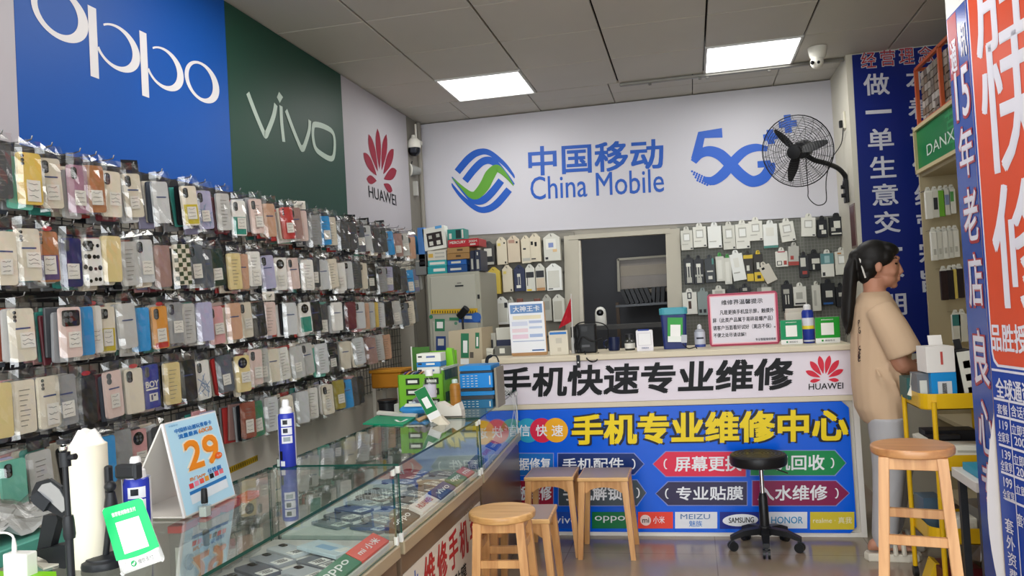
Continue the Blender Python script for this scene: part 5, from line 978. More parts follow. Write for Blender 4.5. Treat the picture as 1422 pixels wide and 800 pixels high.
# clear accessory boxes with red tops at the wall side of the nearest case
for i, y in enumerate((1.98, 2.09, 2.20, 2.31)):
    t = thing('clear_box', 'clear plastic accessory box with red top, %s from the near end inside nearest case' % nth(i), 'box', (-1.405, y, 0.641), 0.1, 'clear accessory boxes with red tops')
    MB().box((0, 0, 0.095), (0.04, 0.085, 0.17), CLEAR, bev=0.003).build('shell', t, world=False); MB().box((0, 0, 0.19), (0.042, 0.088, 0.02), mat('c03a34', 0.35), bev=0.002).build('top', t, world=False)
    MB().box((0, 0, 0.08), (0.012, 0.07, 0.12), mat(['cfcabd', '9fb4c4', 'c9c9c4', '8d8a80'][i], 0.5)).lathe([(0.022, 0.0), (0.022, 0.006), (0.012, 0.006), (0.012, 0)], mat('77726a', 0.4), M.Translation((0.012, 0, 0.09)) @ M.Rotation(PI/2, 4, 'Y'), 16).build('insert', t, world=False)
# white charging cables hanging over the far case
for k, pts in enumerate(([(676, 529), (700, 537), (714, 552), (713, 575), (709, 600), (713, 622), (716, 648)], [(678, 531), (702, 541), (716, 560), (718, 590), (712, 615), (714, 650)], [(680, 545), (698, 545), (711, 556), (716, 580), (719, 604), (716, 630)])):
    a = curve([onY(*p, 4.72) for p in pts], 6); MB().tube(a, 0.0035, mat('dedede', 0.35), 6).tube([a[-1], a[-1]-V((0, 0, 0.03))], 0.006, WHITE, 8).build('charging_cable', None, ['white charging cable hanging in front of the counter, longest of three', 'white charging cable hanging in front of the counter, outermost of three', 'white charging cable hanging in front of the counter, shortest of three'][k], 'cable', 'white charging cables')
# ------------------------------------------------------------------ things on the glass tops
def onT(px, py): return onZ(px, py, GT)
# organiser full of boxes
a = onT(592, 592); LG = mat('6fae2a', 0.4); oy = 3.80
og = thing('desk_organiser', 'bright lime green display organiser with dark printed panels on the far case', 'organiser', (-1.30, 3.90, GT))
x0, x1 = onY(554, 560, oy).x, onY(617, 560, oy).x; zt = onY(580, 520, oy).z
MB().box(((x0+x1)/2, oy+0.003, (GT+zt)/2), (x1-x0, 0.006, zt-GT), LG).box((x0+0.003, oy+0.13, (GT+zt)/2), (0.006, 0.26, zt-GT), LG).box((x1-0.003, oy+0.13, (GT+zt)/2+0.01), (0.006, 0.26, zt-GT+0.02), LG).box(((x0+x1)/2, oy+0.257, (GT+zt)/2+0.05), (x1-x0, 0.006, zt-GT+0.1), LG).box(((x0+x1)/2, oy+0.13, GT+0.004), (x1-x0, 0.25, 0.008), LG).build('box', og)
ob = MB()
for r in range(3):
    for c in range(2):
        cx = x0+(0.33+0.42*c)*(x1-x0); cz_ = zt-0.035-0.052*r; ob.box((cx, oy-0.001, cz_), (0.072, 0.002, 0.032), mat('23301c', 0.4)).box((cx, oy-0.0024, cz_), (0.05, 0.001, 0.014), W1)
ob.build('printing', og)
op = MB()
for k in range(4): op.box((x1+0.0015, oy+0.05+0.055*k, zt-0.01), (0.002, 0.048, 0.05), mat('2c4a44', 0.4))
for k in range(4): op.box((x1+0.0015, oy+0.05+0.055*k, zt-0.12), (0.002, 0.048, 0.05), mat('2a4a2a', 0.4))
op.box((x1, oy+0.13, zt+0.022), (0.012, 0.27, 0.012), mat('b9c2b8', 0.4)); op.build('side_panel', og)
MB().box((x0+0.05, oy+0.22, zt+0.03), (0.1, 0.004, 0.19), mat('3f6e2a', 0.4)).box((x0+0.002, oy+0.218, zt+0.03), (0.006, 0.006, 0.2), W2).build('header', og)
for k, (lb, m, h0, w_) in enumerate((('white cable box in the lime organiser, lowest of its stack', W1, 0.0, 0.12), ('blue-striped cable box in the lime organiser, middle of its stack', mat('2a7cc0', 0.4), 0.043, 0.125), ('white cable box in the lime organiser, topmost of its stack', W1, 0.068, 0.125))):
    bt_ = thing('cable_carton', lb, 'box', ((x0+x1)/2+0.03, oy+0.1, zt-0.012+h0), 0.05*k-0.05, 'boxes standing up in the lime organiser'); hh = 0.042 if m is W1 else 0.024
    MB().box((0, 0, hh/2), (w_, 0.1, hh), m, bev=0.001).build('body', bt_, world=False); MB().box((-0.045, -0.0505, hh*0.65), (0.02, 0.001, 0.008), BLK2).box((0.01, -0.0505, hh*0.6), (0.045, 0.001, 0.009), mat('5a6a9a', 0.4) if m is W1 else W1).build('printing', bt_, world=False)
bt_ = thing('lime_box', 'small lime green wedge-shaped box at the right of the organiser', 'box', (x1-0.02, oy+0.2, zt+0.02)); MB().prism([(x1-0.05, oy+0.2, zt-0.02), (x1, oy+0.2, zt-0.02), (x1-0.008, oy+0.2, zt+0.11), (x1-0.036, oy+0.2, zt+0.115)], (0, 0.04, 0), mat('7cc22c', 0.4)).build('body', bt_)
for k in range(7):
    cxx = x0+0.02+0.014*k; MB().box((cxx, oy+0.06+0.01*(k % 3), zt-0.005), (0.006, 0.09, 0.05), mat(['5a3f78', 'c98a3a', '2a2c34', '8a8a90', '3a4a7a', '1f2228', 'b07a4a'][k], 0.4), R=Ry(0.9)).build('cable_sachet', None, ['purple', 'amber', 'black', 'silver-grey', 'slate blue', 'charcoal', 'tan'][k]+' sachet leaning inside the lime organiser', 'sachet', 'sachets in the lime organiser')
# blue notebook stack behind the cases
for k, (h0, hh, col, w_) in enumerate(((0.0, 0.045, '2a6a90', 0.165), (0.045, 0.02, '3a3f44', 0.175), (0.065, 0.022, '1f7fc0', 0.178), (0.087, 0.016, '33383c', 0.172), (0.103, 0.075, '1a80cc', 0.17), (0.178, 0.012, '2c3540', 0.168), (0.19, 0.026, '1f84cc', 0.165))):
    t = thing('battery_carton', 'flat %s carton, %s from the bottom of the blue stack on the far case' % ('blue' if int(col[4:], 16) > 110 else 'dark grey', nth(k)), 'box', (-1.085, 4.02, GT+h0), 0.03*(k % 3-1), 'blue stack on the far case')
    MB().box((0, 0, hh/2), (w_, 0.17, hh-0.001), mat(col, 0.4), bev=0.001).build('body', t, world=False)
    if hh > 0.03:
        m = MB()
        for r in range(int(hh/0.013)):
            for c in range(4): m.box((-w_*0.38+0.022*c, -0.0855, 0.01+0.013*r), (0.012, 0.001, 0.003), W2)
        m.box((w_*0.42, -0.0855, hh/2), (0.006, 0.001, hh*0.6), W2); m.build('printing', t, world=False)
wr = thing('wire_bundle', 'bundle of crumpled foil strips at the right side of the blue stack', 'packaging', (-0.985, 4.0, GT)); m = MB()
for k in range(40):
    m.poly([(-0.992+rnd.uniform(0, .012), 3.94+rnd.uniform(0, .15), GT+0.01+rnd.uniform(0, .2)) for _ in range(3)], mat(['a8a294', '6a665a', 'c9c6bc'][k % 3], 0.3, 0.4))
m.box((-0.985, 4.02, GT+0.1), (0.012, 0.16, 0.2), mat('8a8578', 0.4)); m.build('strips', wr)
hd = MB(); hp = curve([(-1.05, 4.03, GT+0.221), (-1.04, 4.03, GT+0.25), (-1.0, 4.03, GT+0.256), (-0.985, 4.03, GT+0.222)], 5); hd.tube(hp, [0.009]*8+[0.004]*(len(hp)-8), BLACK, 8); hd.build('hook_handle', None, 'black curved handle sticking up on the blue carton stack', 'handle')
# brown thread spool-like bottle, clear bottle, tissue, wet wipes, leaning green card, folders
a = onT(633, 578); yb_ = 3.70
can('insulation_bottle', 'tall ochre brown bottle with a pale cap before the blue carton stack', onY(633, 560, yb_).x, yb_, GT, 0.026, 0.155, mat('9a6a28', 0.35, var=0.08), [(z0, z0+0.012, 0, 360, mat('8a5c20', 0.4)) for z0 in (0.2, 0.4, 0.6, 0.8)], [(0.014, -0.004), (0.014, 0.014), (0.009, 0.018)], mat('bcd0c8', 0.35), cat='bottle')
a = (-1.225, 3.62); t = thing('water_bottle', 'clear plastic bottle with white cap before the lime organiser', 'bottle', (*a, GT)); T = M.Translation((*a, GT))
MB().lathe([(0.028, 0), (0.03, 0.01), (0.03, 0.06), (0.024, 0.075), (0.03, 0.09), (0.03, 0.17), (0.016, 0.195), (0.014, 0.205)], CLEAR, T, 20).build('body', t); MB().lathe([(0.018, 0.2), (0.018, 0.226), (0.015, 0.228)], WHITE, T, 18).build('cap', t); MB().lathe([(0.0305, 0.1), (0.0305, 0.16)], mat('c9c6d2', 0.4), T, 20, cap=False).build('label', t)
a = onT(622, 580); t = thing('tissue_dispenser', 'white plastic tape dispenser with a saddle-shaped top on the glass', 'dispenser', (a.x, a.y, GT)); y = a.y
prof = [(-0.075, 0), (0.068, 0), (0.066, 0.028), (0.056, 0.058), (0.04, 0.052), (0.02, 0.040), (0.0, 0.046), (-0.03, 0.062), (-0.055, 0.06), (-0.07, 0.035)]
MB().prism([(a.x+px_, y, GT+0.001+pz*1.15) for px_, pz in prof], (0, 0.06, 0), mat('e3dfd4', 0.4, var=0.02)).build('body', t); MB().box((a.x, y-0.001, GT+0.004), (0.143, 0.004, 0.006), mat('5d5a52', 0.4)).build('base_edge', t)
a = onT(575, 577); t = thing('wet_wipes', 'soft blue and white wet wipes packet with grey rag on top', 'packet', (a.x, a.y+0.03, GT)); rows = []
for i in range(9):
    u = i/8*2-1; rows.append([(a.x+u*0.072, a.y+0.035+0.05*math.cos(b)*(1-0.25*u*u), GT+0.028+0.028*math.sin(b)*(1-0.6*u**4)) for b in [k*2*PI/14 for k in range(14)]])
MB().loft(rows, mat('3a8fd0', 0.3, var=0.1, scale=12)).build('packet', t)
m = MB(); m.grid([[(a.x-0.045+0.09*i/6, a.y-0.012+0.03*j/3-0.004, GT+0.045+0.012*(j/3)) for j in range(4)] for i in range(7)], W1); m.build('label', t)
m = MB(); rows = [[(a.x-0.02+0.07*i/7+0.02*math.sin(j), a.y+0.03+0.05*j/5, GT+0.056+0.05*math.exp(-((i-3.5)/2.4)**2)*(0.5+0.5*math.sin(j*1.3+i*.9))+0.008*math.sin(i*2.1+j)) for j in range(6)] for i in range(8)]; m.grid(rows, mat('9a8f94', 0.7, var=0.15)); m.build('rag', t)
a = onT(607, 590); t = thing('payment_sign', 'green payment card leaning left beside the white tape dispenser', 'payment sign', (a.x, a.y+0.02, GT), 0.15)
RT2 = Ry(-0.42) @ Rx(0.15)
def lp(u, v, d=0.0): return RT2 @ V((u, -d, v))
MB().prism([lp(x, z+0.1) for x, z in rrect(0, 0, 0.055, 0.16, 0.006)], RT2 @ V((0, 0.004, 0)), WQ).build('card', t, world=False)
m = MB(); m.poly([lp(x, z, 0.0006) for x, z in ((-0.027, 0.06), (0.027, 0.06), (0.027, 0.179), (-0.027, 0.179))], mat('1d7a44', 0.35)); m.poly([lp(x, z, 0.001) for x, z in ((-0.014, 0.085), (0.014, 0.085), (0.014, 0.135), (-0.014, 0.135))], WQ); m.build('printing', t, world=False)
MB().prism([lp(-0.024, 0.03), lp(0.024, 0.03), V((0.05, -0.03, 0.0)), V((0.005, -0.03, 0.0))], (0, 0.05, 0), mat('c9c2ae', 0.5)).build('foot', t, world=False)
def slabq(name, label, pts, h, m, cat, z=GT, group=None, extra=None):
    P = [onZ(*p, z) for p in pts]; mb = MB().prism([(p.x, p.y, z+0.0005) for p in P], (0, 0, h), m); t = thing(name, label, cat, (sum(p.x for p in P)/len(P), sum(p.y for p in P)/len(P), z), 0, group); mb.build('cover', t)
    return t, P
t, P = slabq('folder', 'flat emerald green folder with white swoosh lying at the middle case\'s back', [(504, 590), (523, 579), (577, 581), (560, 592)], 0.006, mat('0f9068', 0.35), 'folder')
m = MB(); m.stroke([onZ(*q, GT+0.0068) for q in ((549, 583), (556, 586), (566, 582))], 0.012, WQ, (0, 0, 1), 4); m.build('printing', t)
slabq('paper_pad', 'white paper pad under the green folder', [(523, 576), (526, 573.5), (580, 578), (577, 580.5)], 0.012, W1, 'paper'); slabq('wooden_ruler', 'small pale wooden piece beside the green folder', [(578, 583), (592, 577), (596, 579), (582, 586)], 0.004, mat('cda878', 0.5), 'wooden piece')
t = thing('trash_bin', 'small black ribbed bin behind the cases near the orange stool', 'bin', (onY(539, 572, 4.6).x, 4.6, 0)); a = onY(539, 572, 4.6)
MB().lathe([(0.05, -0.08), (0.056, 0.06), (0.062, 0.065), (0.062, 0.075), (0.05, 0.07)], mat('1c1d20', 0.4), M.Translation(a), 20).lathe([(0.045, 0.001-a.z), (0.05, -0.08)], mat('1c1d20', 0.4), M.Translation(a), 20).build('body', t)
t = thing('carton', 'slim white carton standing between the black bin and the lime organiser', 'box', (onT(553, 572).x, 4.35, 0.6)); a = onY(551, 575, 4.35); MB().box((a.x, 4.38, a.z-0.01), (0.03, 0.06, 0.13), mat('c8cabf', 0.45), bev=0.002).box((a.x+0.025, 4.38, a.z-0.01), (0.016, 0.06, 0.12), BLACK).box((a.x, 4.38, (a.z-0.08)/2), (0.08, 0.1, a.z-0.08), mat('5c5850', 0.6)).build('body', t)
t = thing('plastic_stool', 'orange plastic stool with white legs behind the display cases', 'stool', (-1.75, 5.0, 0)); a = onY(543, 520, 5.0)
MB().box((a.x, 5.0, a.z-0.03), (0.2, 0.2, 0.1), mat('b5761c', 0.45), bev=0.008).build('drawer', t); MB().box((a.x, 5.0, a.z+0.028), (0.22, 0.22, 0.02), mat('c08426', 0.45), bev=0.004).build('top', t)
for sx in (-1, 1):
    for sy in (-1, 1): MB().box((a.x+sx*0.085, 5.0+sy*0.085, (a.z-0.08)/2), (0.022, 0.022, a.z-0.08), mat('bdb9ae', 0.5)).build('leg', t)
# blue-and-white spray can at the seam of the two near cases
def bluecan(label, x, y, z, h=0.185, r=0.029, grp='blue spray cans with white window pictures'):
    B = mat('2c3aa8', 0.25); Wm = mat('d9dbe2', 0.3); A = math.degrees(math.atan2(-y, -x)); bands = [(0.03, 0.98, A+62, A+135, Wm), (0.03, 0.98, A-80, A-66, Wm)]
    for k in range(3): bands += [(0.44+0.155*k, 0.575+0.155*k, A-36, A+36, Wm)]
    bands += [(0.475+0.155*k, 0.555+0.155*k, A-24, A+(6 if k else 20), mat(['8f9aa0', '1c2030', '12151c'][k], 0.3)) for k in range(3)] + [(0.03, 0.12, A-50, A-20, Wm), (0.14, 0.3, A-55, A-35, mat('14161e', 0.3))]
    return can('spray_can', label, x, y, z, r, h, B, bands, [(r*0.75, -0.008), (r*0.68, 0.012), (r*0.42, 0.018), (r*0.4, 0.036), (r*0.3, 0.042)], mat('e4e4e6', 0.35), grp)
bluecan('blue spray can with white window pictures where the near and middle cases meet', -1.375, 2.525, GT+0.001)
# poster stand
pb = [onT(257, 722), onT(327, 690)]; t = thing('price_poster', 'pale blue price poster on a white tent stand with a big orange 29', 'poster', (-1.30, 1.96, GT))
Pb0 = V((pb[0].x, pb[0].y, GT+0.004)); Pb1 = V((pb[1].x, pb[1].y, GT+0.004)); U = Pb1-Pb0; nrm = V((U.y, -U.x, 0)).normalized()
if nrm.x < 0: nrm = -nrm
def toplane(px, py):
    """poster plane: through the foot line, tipped back a little"""
    n2 = (nrm*math.cos(0.16)+V((0, 0, math.sin(0.16)))); D = ray(px, py); return EYE + D*((Pb0-EYE).dot(n2)/D.dot(n2))
TL_, TR_ = toplane(228, 587), toplane(297, 572); H_ = ((TL_-Pb0)+(TR_-Pb1))*0.5; sx_ = (TL_-Pb0).dot(U.normalized()); H_ = H_
def Op(u, v, d=0.0): return Pb0 + U*u + H_*v + (U.cross(H_).normalized())*d
on = U.cross(H_).normalized()
if on.x < 0: on = -on
def Oq(u, v, d=0.0): return Pb0 + U*u + H_*v + on*d
MB().prism([Oq(0, 0), Oq(1, 0), Oq(1, 1), Oq(0, 1)], -on*0.006, mat('e6e4e6', 0.4)).build('front_board', t)
bkf = -nrm*0.19; MB().prism([Oq(0, 1, -0.006), Oq(1, 1, -0.006), Pb1+bkf, Pb0+bkf], nrm*0.005, mat('e0dbd6', 0.4)).prism([Pb0+bkf, Pb1+bkf, Pb1, Pb0], (0, 0, 0.004), mat('dcd6d0', 0.4)).build('back_board', t)
m = MB(); m.poly([Oq(0.03, 0.015, 0.0004), Oq(0.985, 0.015, 0.0004), Oq(0.985, 0.985, 0.0004), Oq(0.03, 0.985, 0.0004)], mat('b4def3', 0.35, var=0.06, scale=3))
def ot(tx, u0, u1, v0, v1, mm_, bold=0.03, d=0.0009): m.text(tx, mm_, Oq(u0, v0, d), Oq(u1, v0, d)-Oq(u0, v0, d), Oq(u0, v1, d)-Oq(u0, v0, d), bold, eps=0.0002)
BT = mat('1f78c8', 0.4); OR = mat('e88a1c', 0.4); OR2 = mat('e2601c', 0.4); OW = mat('f4ead2', 0.4)
ot('中国移动', 0.08, 0.24, 0.945, 0.965, mat('5a9ac4', 0.4), 0); ot('中国移动潮玩青春卡', 0.16, 0.86, 0.865, 0.915, BT); ot('流量最高', 0.20, 0.56, 0.80, 0.85, BT, 0.05); ot('60GB', 0.58, 0.85, 0.80, 0.85, OR)
ot('29', 0.22, 0.90, 0.43, 0.77, OW, 0.12, 0.0007); ot('29', 0.24, 0.88, 0.44, 0.76, OR, 0.055, 0.0022)
m.poly([Oq(0.83+0.075*math.cos(a_), 0.505+0.036*math.sin(a_), 0.0042) for a_ in [k*2*PI/18 for k in range(18)]], OR2); ot('元/月', 0.79, 0.88, 0.495, 0.517, OW, 0, 0.0046)
ot('热门APP', 0.22, 0.52, 0.335, 0.375, OR, 0.02); ot('任性刷', 0.57, 0.84, 0.345, 0.40, BT, 0.04)
for k, col in enumerate(('d83a48', 'e890a8', 'e0584a', 'e09a3a', '15151a', 'e0485a', 'e2707a')): m.poly([Oq(u, v, 0.001) for u, v in ((0.19+0.1*k, 0.262+0.006*k), (0.27+0.1*k, 0.262+0.006*k), (0.27+0.1*k, 0.315+0.006*k), (0.19+0.1*k, 0.315+0.006*k))], mat(col, 0.4))
m.poly([Oq(u, v, 0.001) for u, v in ((0.17, 0.20), (0.90, 0.225), (0.90, 0.26), (0.17, 0.235))], mat('2374b8', 0.4)); m.poly([Oq(u, v, 0.001) for u, v in ((0.17, 0.10), (0.90, 0.125), (0.90, 0.22), (0.17, 0.195))], mat('dbe6ee', 0.4))
m.build('printing', t)
# nail polish
a = onT(285, 718); t = thing('nail_polish', 'small clear square bottle with a tall black cap before the poster', 'bottle', (a.x, a.y, GT)); T = M.Translation((a.x, a.y, GT))
MB().box((a.x, a.y, GT+0.0165), (0.026, 0.026, 0.032), CLEAR, bev=0.004, seg=2).lathe([(0.008, 0.032), (0.008, 0.036)], CLEAR, T, 12).build('bottle', t); MB().box((a.x, a.y, GT+0.015), (0.02, 0.02, 0.024), mat('c6cec8', 0.2)).build('content', t)
MB().lathe([(0.0085, 0.036), (0.009, 0.038), (0.0078, 0.072), (0.006, 0.074)], BLACK, T, 16).build('cap', t)
a = onT(397, 646); dup(t, (a.x, a.y-0.03, GT), 0, 'small clear square bottle with black cap beside the blue spray can on the glass')
# green payment sign in front
c0 = onT(166, 799); e0 = onT(228, 777); D0 = 0.0
t = thing('payment_sign', 'large bright green payment sign with blank white square, leaning in the foreground', 'payment sign', (c0.x, c0.y, GT)); yv = c0.y-0.02; FWH = FW.copy(); FWH.z = 0; FWH.normalize(); PO = V((c0.x, c0.y, GT+0.002))
def gpl(px, py, d=0.0):
    n2 = (FWH*math.cos(0.2)-V((0, 0, math.sin(0.2)))).normalized(); n2 = (FWH*math.cos(0.2)+V((0, 0, -math.sin(0.2)))); D = ray(px, py); return EYE + D*(((PO-n2*d)-EYE).dot(n2)/D.dot(n2))
Q = [(140, 708), (198, 691), (229, 777), (174, 815)]; Q = [gpl(*q) for q in ((141, 707), (197, 691), (229, 779), (168, 801))]
def gq(u, v, d=0.0):
    a_ = Q[0].lerp(Q[1], u); b_ = Q[3].lerp(Q[2], u); p_ = a_.lerp(b_, v); return p_ + gn*d
gn = (Q[1]-Q[0]).cross(Q[0]-Q[3]).normalized()
if gn.dot(FWH) > 0: gn = -gn
cor = []
for (u0, v0, su, sv) in ((0, 0, 1, 1), (1, 0, -1, 1), (1, 1, -1, -1), (0, 1, 1, -1)):
    arc = [(u0+su*0.07*(1-math.sin(k*PI/8)), v0+sv*0.05*(1-math.cos(k*PI/8))) for k in range(5)]; cor += arc if (su*sv > 0) else arc[::-1]
MB().prism([gq(*c_) for c_ in cor], -gn*0.004, mat('e9e9e6', 0.35)).build('board', t)
m = MB(); gm_ = mat('00b966', 0.35, var=0.02)
lowr = [(1-0.0-k/8, 0.77+0.035*math.sin(PI*(k/8))) for k in range(9)]; m.poly([gq(*c_, 0.0005) for c_ in [(0.0, 0.05), (0.03, 0.015), (0.08, 0.0), (0.92, 0.0), (0.97, 0.015), (1.0, 0.05)] + lowr], gm_)
def gt(tx, u0, u1, v0, v1, mm_, bold=0.02): m.text(tx, mm_, gq(u0, v1, 0.001), gq(u1, v1, 0.001)-gq(u0, v1, 0.001), gq(u0, v0, 0.001)-gq(u0, v1, 0.001), bold)
gt('推荐使用微信支付', 0.2, 0.78, 0.10, 0.165, TWH, 0.03); m.poly([gq(*c_, 0.0012) for c_ in ((0.22, 0.25), (0.79, 0.25), (0.79, 0.72), (0.22, 0.72))], mat('ededea', 0.4))
m.poly([gq(0.35+0.065*math.cos(a_), 0.885+0.045*math.sin(a_), 0.001) for a_ in [k*2*PI/20 for k in range(20)]], mat('1e9a58', 0.4)); m.stroke([gq(*q_, 0.0016) for q_ in ((0.32, 0.885), (0.345, 0.905), (0.39, 0.865))], 0.003, TWH, gn); gt('微信支付', 0.45, 0.8, 0.845, 0.92, GY, 0.0)
m.build('printing', t); MB().prism([gq(0.2, 0.45, -0.005), gq(0.8, 0.45, -0.005), PO+FWH*0.09+V((0.03, 0, 0)), PO+FWH*0.09+V((-0.03, 0, 0))], (0, 0, 0.004), mat('dcdcd8', 0.4)).build('foot', t)
# white foam roll standing on the case, tissue sticking out of its top
a = V((-1.285, 1.495, GT)); t = thing('foam_roll', 'thick cream white foam roll standing upright in the foreground', 'roll', a); T = M.Translation(a); R0 = 0.040; HH = onY(128, 616, a.y).z-GT
RM = mat('e2dcc8', 0.6, var=0.03); MB().lathe([(R0*0.98, 0), (R0, 0.004), (R0*1.005, HH*0.4), (R0*1.0, HH*0.402), (R0, HH-0.002), (R0*0.93, HH), (R0*0.4, HH-0.002)], RM, T, 40).build('roll', t)
m = MB(); rows = []
for k in range(5):
    s = k/4; rows.append([(a.x+R0*(0.92-0.5*s)*math.cos(b)*(1+0.08*math.sin(3*b)), a.y+R0*(0.92-0.5*s)*math.sin(b), GT+HH-0.004+0.024*s+0.012*s*abs(math.sin(1.5*b+1.1))) for b in [j*2*PI/24 for j in range(24)]])
m.loft(rows, mat('efefec', 0.7)); m.build('tissue', t)
# black phone stand with round base holding a spray can behind the green sign
a = onT(145, 786); t = thing('phone_stand', 'black phone holder on a heavy round base behind the green sign', 'phone stand', (a.x, a.y, GT)); T = M.Translation((a.x, a.y, GT)); BS = mat('202226', 0.4)
MB().lathe([(0.044, 0), (0.045, 0.006), (0.043, 0.014), (0.036, 0.018), (0.035, 0.021), (0.022, 0.024), (0.0, 0.025)], BS, T, 32, cap=False).build('base', t)
px_ = onY(155, 720, a.y); zt_ = onY(152, 690, a.y).z
MB().tube([(a.x+0.004, a.y, GT+0.02), (px_.x, a.y, zt_-0.02)], 0.0065, BS, 10).tube([(px_.x, a.y, zt_-0.02), (px_.x, a.y, zt_+0.01)], [0.014, 0.009], BS, 12).ball((px_.x, a.y, zt_+0.022), 0.012, BS).build('pole', t)
cl = onY(172, 655, a.y); MB().box((cl.x+0.006, a.y+0.004, cl.z), (0.050, 0.022, 0.030), BS, bev=0.006, seg=2).box((px_.x-0.006, a.y+0.004, (cl.z+zt_)/2-0.002), (0.014, 0.016, cl.z-zt_+0.03), BS, bev=0.005, seg=2).box((cl.x+0.03, a.y+0.004, cl.z), (0.008, 0.024, 0.034), mat('2c2f34', 0.3), bev=0.003).build('clamp', t)
b = onT(178, 770); bluecan('blue spray can with white window pictures standing behind the black phone holder', cl.x-0.022, a.y+0.065, GT, 0.176, 0.029)
# folding phone stand with mirror-like plate
a = onT(62, 783); t = thing('folding_stand', 'black folding phone holder with a tilted silver plate at the far left', 'phone stand', (a.x, a.y, GT)); y = a.y
def fy(px, py, dy=0.0): return onY(px, py, y+dy)
def plateq(name, pts, thick, m_, dy=0.0): MB().prism([fy(*p, dy) for p in pts], (0, thick, 0), m_).build(name, t)
plateq('arm', [(50, 770), (60, 716), (78, 716), (80, 722), (67, 770)], 0.022, BS); plateq('foot', [(46, 770), (50, 764), (88, 757), (100, 770), (90, 790), (72, 788), (64, 778)], 0.04, BS, -0.01)
plateq('cradle', [(44, 683), (50, 670), (68, 665), (84, 676), (105, 712), (92, 722), (60, 706), (42, 696)], 0.008, BS, -0.012); plateq('plate', [(52, 681), (58, 673), (70, 670), (82, 680), (95, 704), (86, 712)], 0.002, mat('b4b6ba', 0.12, 0.6), -0.014); plateq('side_clip', [(41, 690), (50, 684), (68, 698), (60, 711), (46, 700)], 0.016, mat('2a2d32', 0.35), -0.02)
plateq('side_clip', [(98, 668), (106, 670), (113, 684), (110, 690), (100, 690), (94, 676)], 0.014, BS, -0.02); plateq('mirror', [(98, 672), (104, 673), (109, 684), (105, 686)], 0.002, mat('c9cacc', 0.1, 0.6), -0.022)
MB().tube(curve([fy(104, 716, -.016), fy(110, 711, -.016), fy(113, 704, -.016)], 4), 0.004, BS, 8).build('lower_hook', t)
# tripod pole in the near foreground
ty = 1.36; t = thing('tripod', 'black telescopic tripod pole in the left foreground', 'tripod', onT(95, 806)); 
def ty_(px, py): return onY(px, py, ty)
MB().tube([ty_(99, 806), ty_(96, 745)], 0.0075, BS, 14).build('lower_tube', t); MB().tube([ty_(97, 748), ty_(96.5, 742), ty_(95, 722), ty_(94.7, 716)], [0.010, 0.0115, 0.0105, 0.009], BS, 16).build('lock_collar', t); MB().tube([ty_(95, 718), ty_(90, 640)], 0.0056, BS, 14).build('upper_tube', t)
MB().tube([ty_(91, 648), ty_(89.5, 628)], 0.0105, BS, 14).tube([ty_(92, 636), ty_(105, 634)], [0.005, 0.0065], BS, 10).build('clamp', t); MB().ball(ty_(88, 623), 0.0085, CHROME).tube([ty_(89, 629), ty_(88, 615)], 0.0035, CHROME, 10).build('ball_head', t); MB().tube([ty_(88, 616), ty_(88, 611)], [0.012, 0.0125], BS, 16).build('mount_plate', t)
MB().lathe([(0.03, 0.0), (0.03, 0.004), (0.008, 0.008)], BS, M.Translation((ty_(99, 806).x, ty, GT)), 20).build('foot', t)
# charger, lime edge
cy = 1.40; a = onY(20, 796, cy); t = thing('charger', 'white plug charger with white cable at the lower left corner', 'charger', a); W5 = mat('e6e6e4', 0.3)
b0, b1 = onY(4, 796, cy), onY(37, 796, cy); zt_ = onY(20, 770, cy).z; MB().box(((b0.x+b1.x)/2, cy+0.015, (GT+zt_)/2), (b1.x-b0.x, 0.03, zt_-GT), W5, bev=0.003, seg=2).build('body', t)
MB().tube([onY(20, 772, cy+.015), onY(20, 758, cy+.015), onY(19, 748, cy+.015)], [0.0048, 0.0048, 0.003], W5, 12).build('plug', t); MB().tube(curve([onY(*q, cy+.015) for q in ((19, 749), (17, 744), (8, 740), (-6, 741))], 6), 0.0022, W5, 8).build('cable', t)
slabq('lime_sleeve', 'lime green sleeve edge at the bottom left corner', [(-30, 815), (-30, 795), (78, 796), (80, 815)], 0.003, mat('7cc41e', 0.4), 'sleeve', GT)
slabq('paper_stack', 'loose pale paper slips under the folding phone holder', [(40, 778), (78, 772), (100, 780), (60, 792)], 0.004, mat('d6d2c4', 0.5), 'paper')
# teal rack with clear bags behind the near case
t = thing('teal_rack', 'teal steel rack behind the near case holding clear plastic bags', 'rack', (-1.78, 1.75, 0)); TE = mat('4f9484', 0.4); zR = 0.872
MB().box((-1.80, 1.53, zR-0.02), (0.34, 0.56, 0.04), TE, bev=0.003).build('shelf', t)
for x_, y_ in ((-1.65, 1.27), (-1.65, 1.75), (-1.95, 1.27), (-1.95, 1.75)): MB().box((x_, y_, (zR-0.045)/2), (0.03, 0.03, zR-0.045), TE).build('leg', t)
m = MB(); qb = random.Random(4); FB = thin('e8e8e6', 0.09, 0.25, False, 'crumpled_film'); FB2 = mat('a9aaa9', 0.42, var=0.15, scale=14)
rows = [[(-1.96+0.30*i/12, 1.30+0.58*j/16, zR+0.01+0.11*math.exp(-((i-5)/5)**2-((j-7)/7)**2)+qb.uniform(-.015, .022)) for j in range(17)] for i in range(13)]
m.grid(rows, FB2, False); m.grid([[(p[0]+0.004, p[1], p[2]+0.012+qb.uniform(-.008, .012)) for p in r_] for r_ in rows], FB, False); m.build('plastic_bags', None, 'heap of crumpled clear plastic bags on the teal rack', 'plastic bags', kind='stuff')
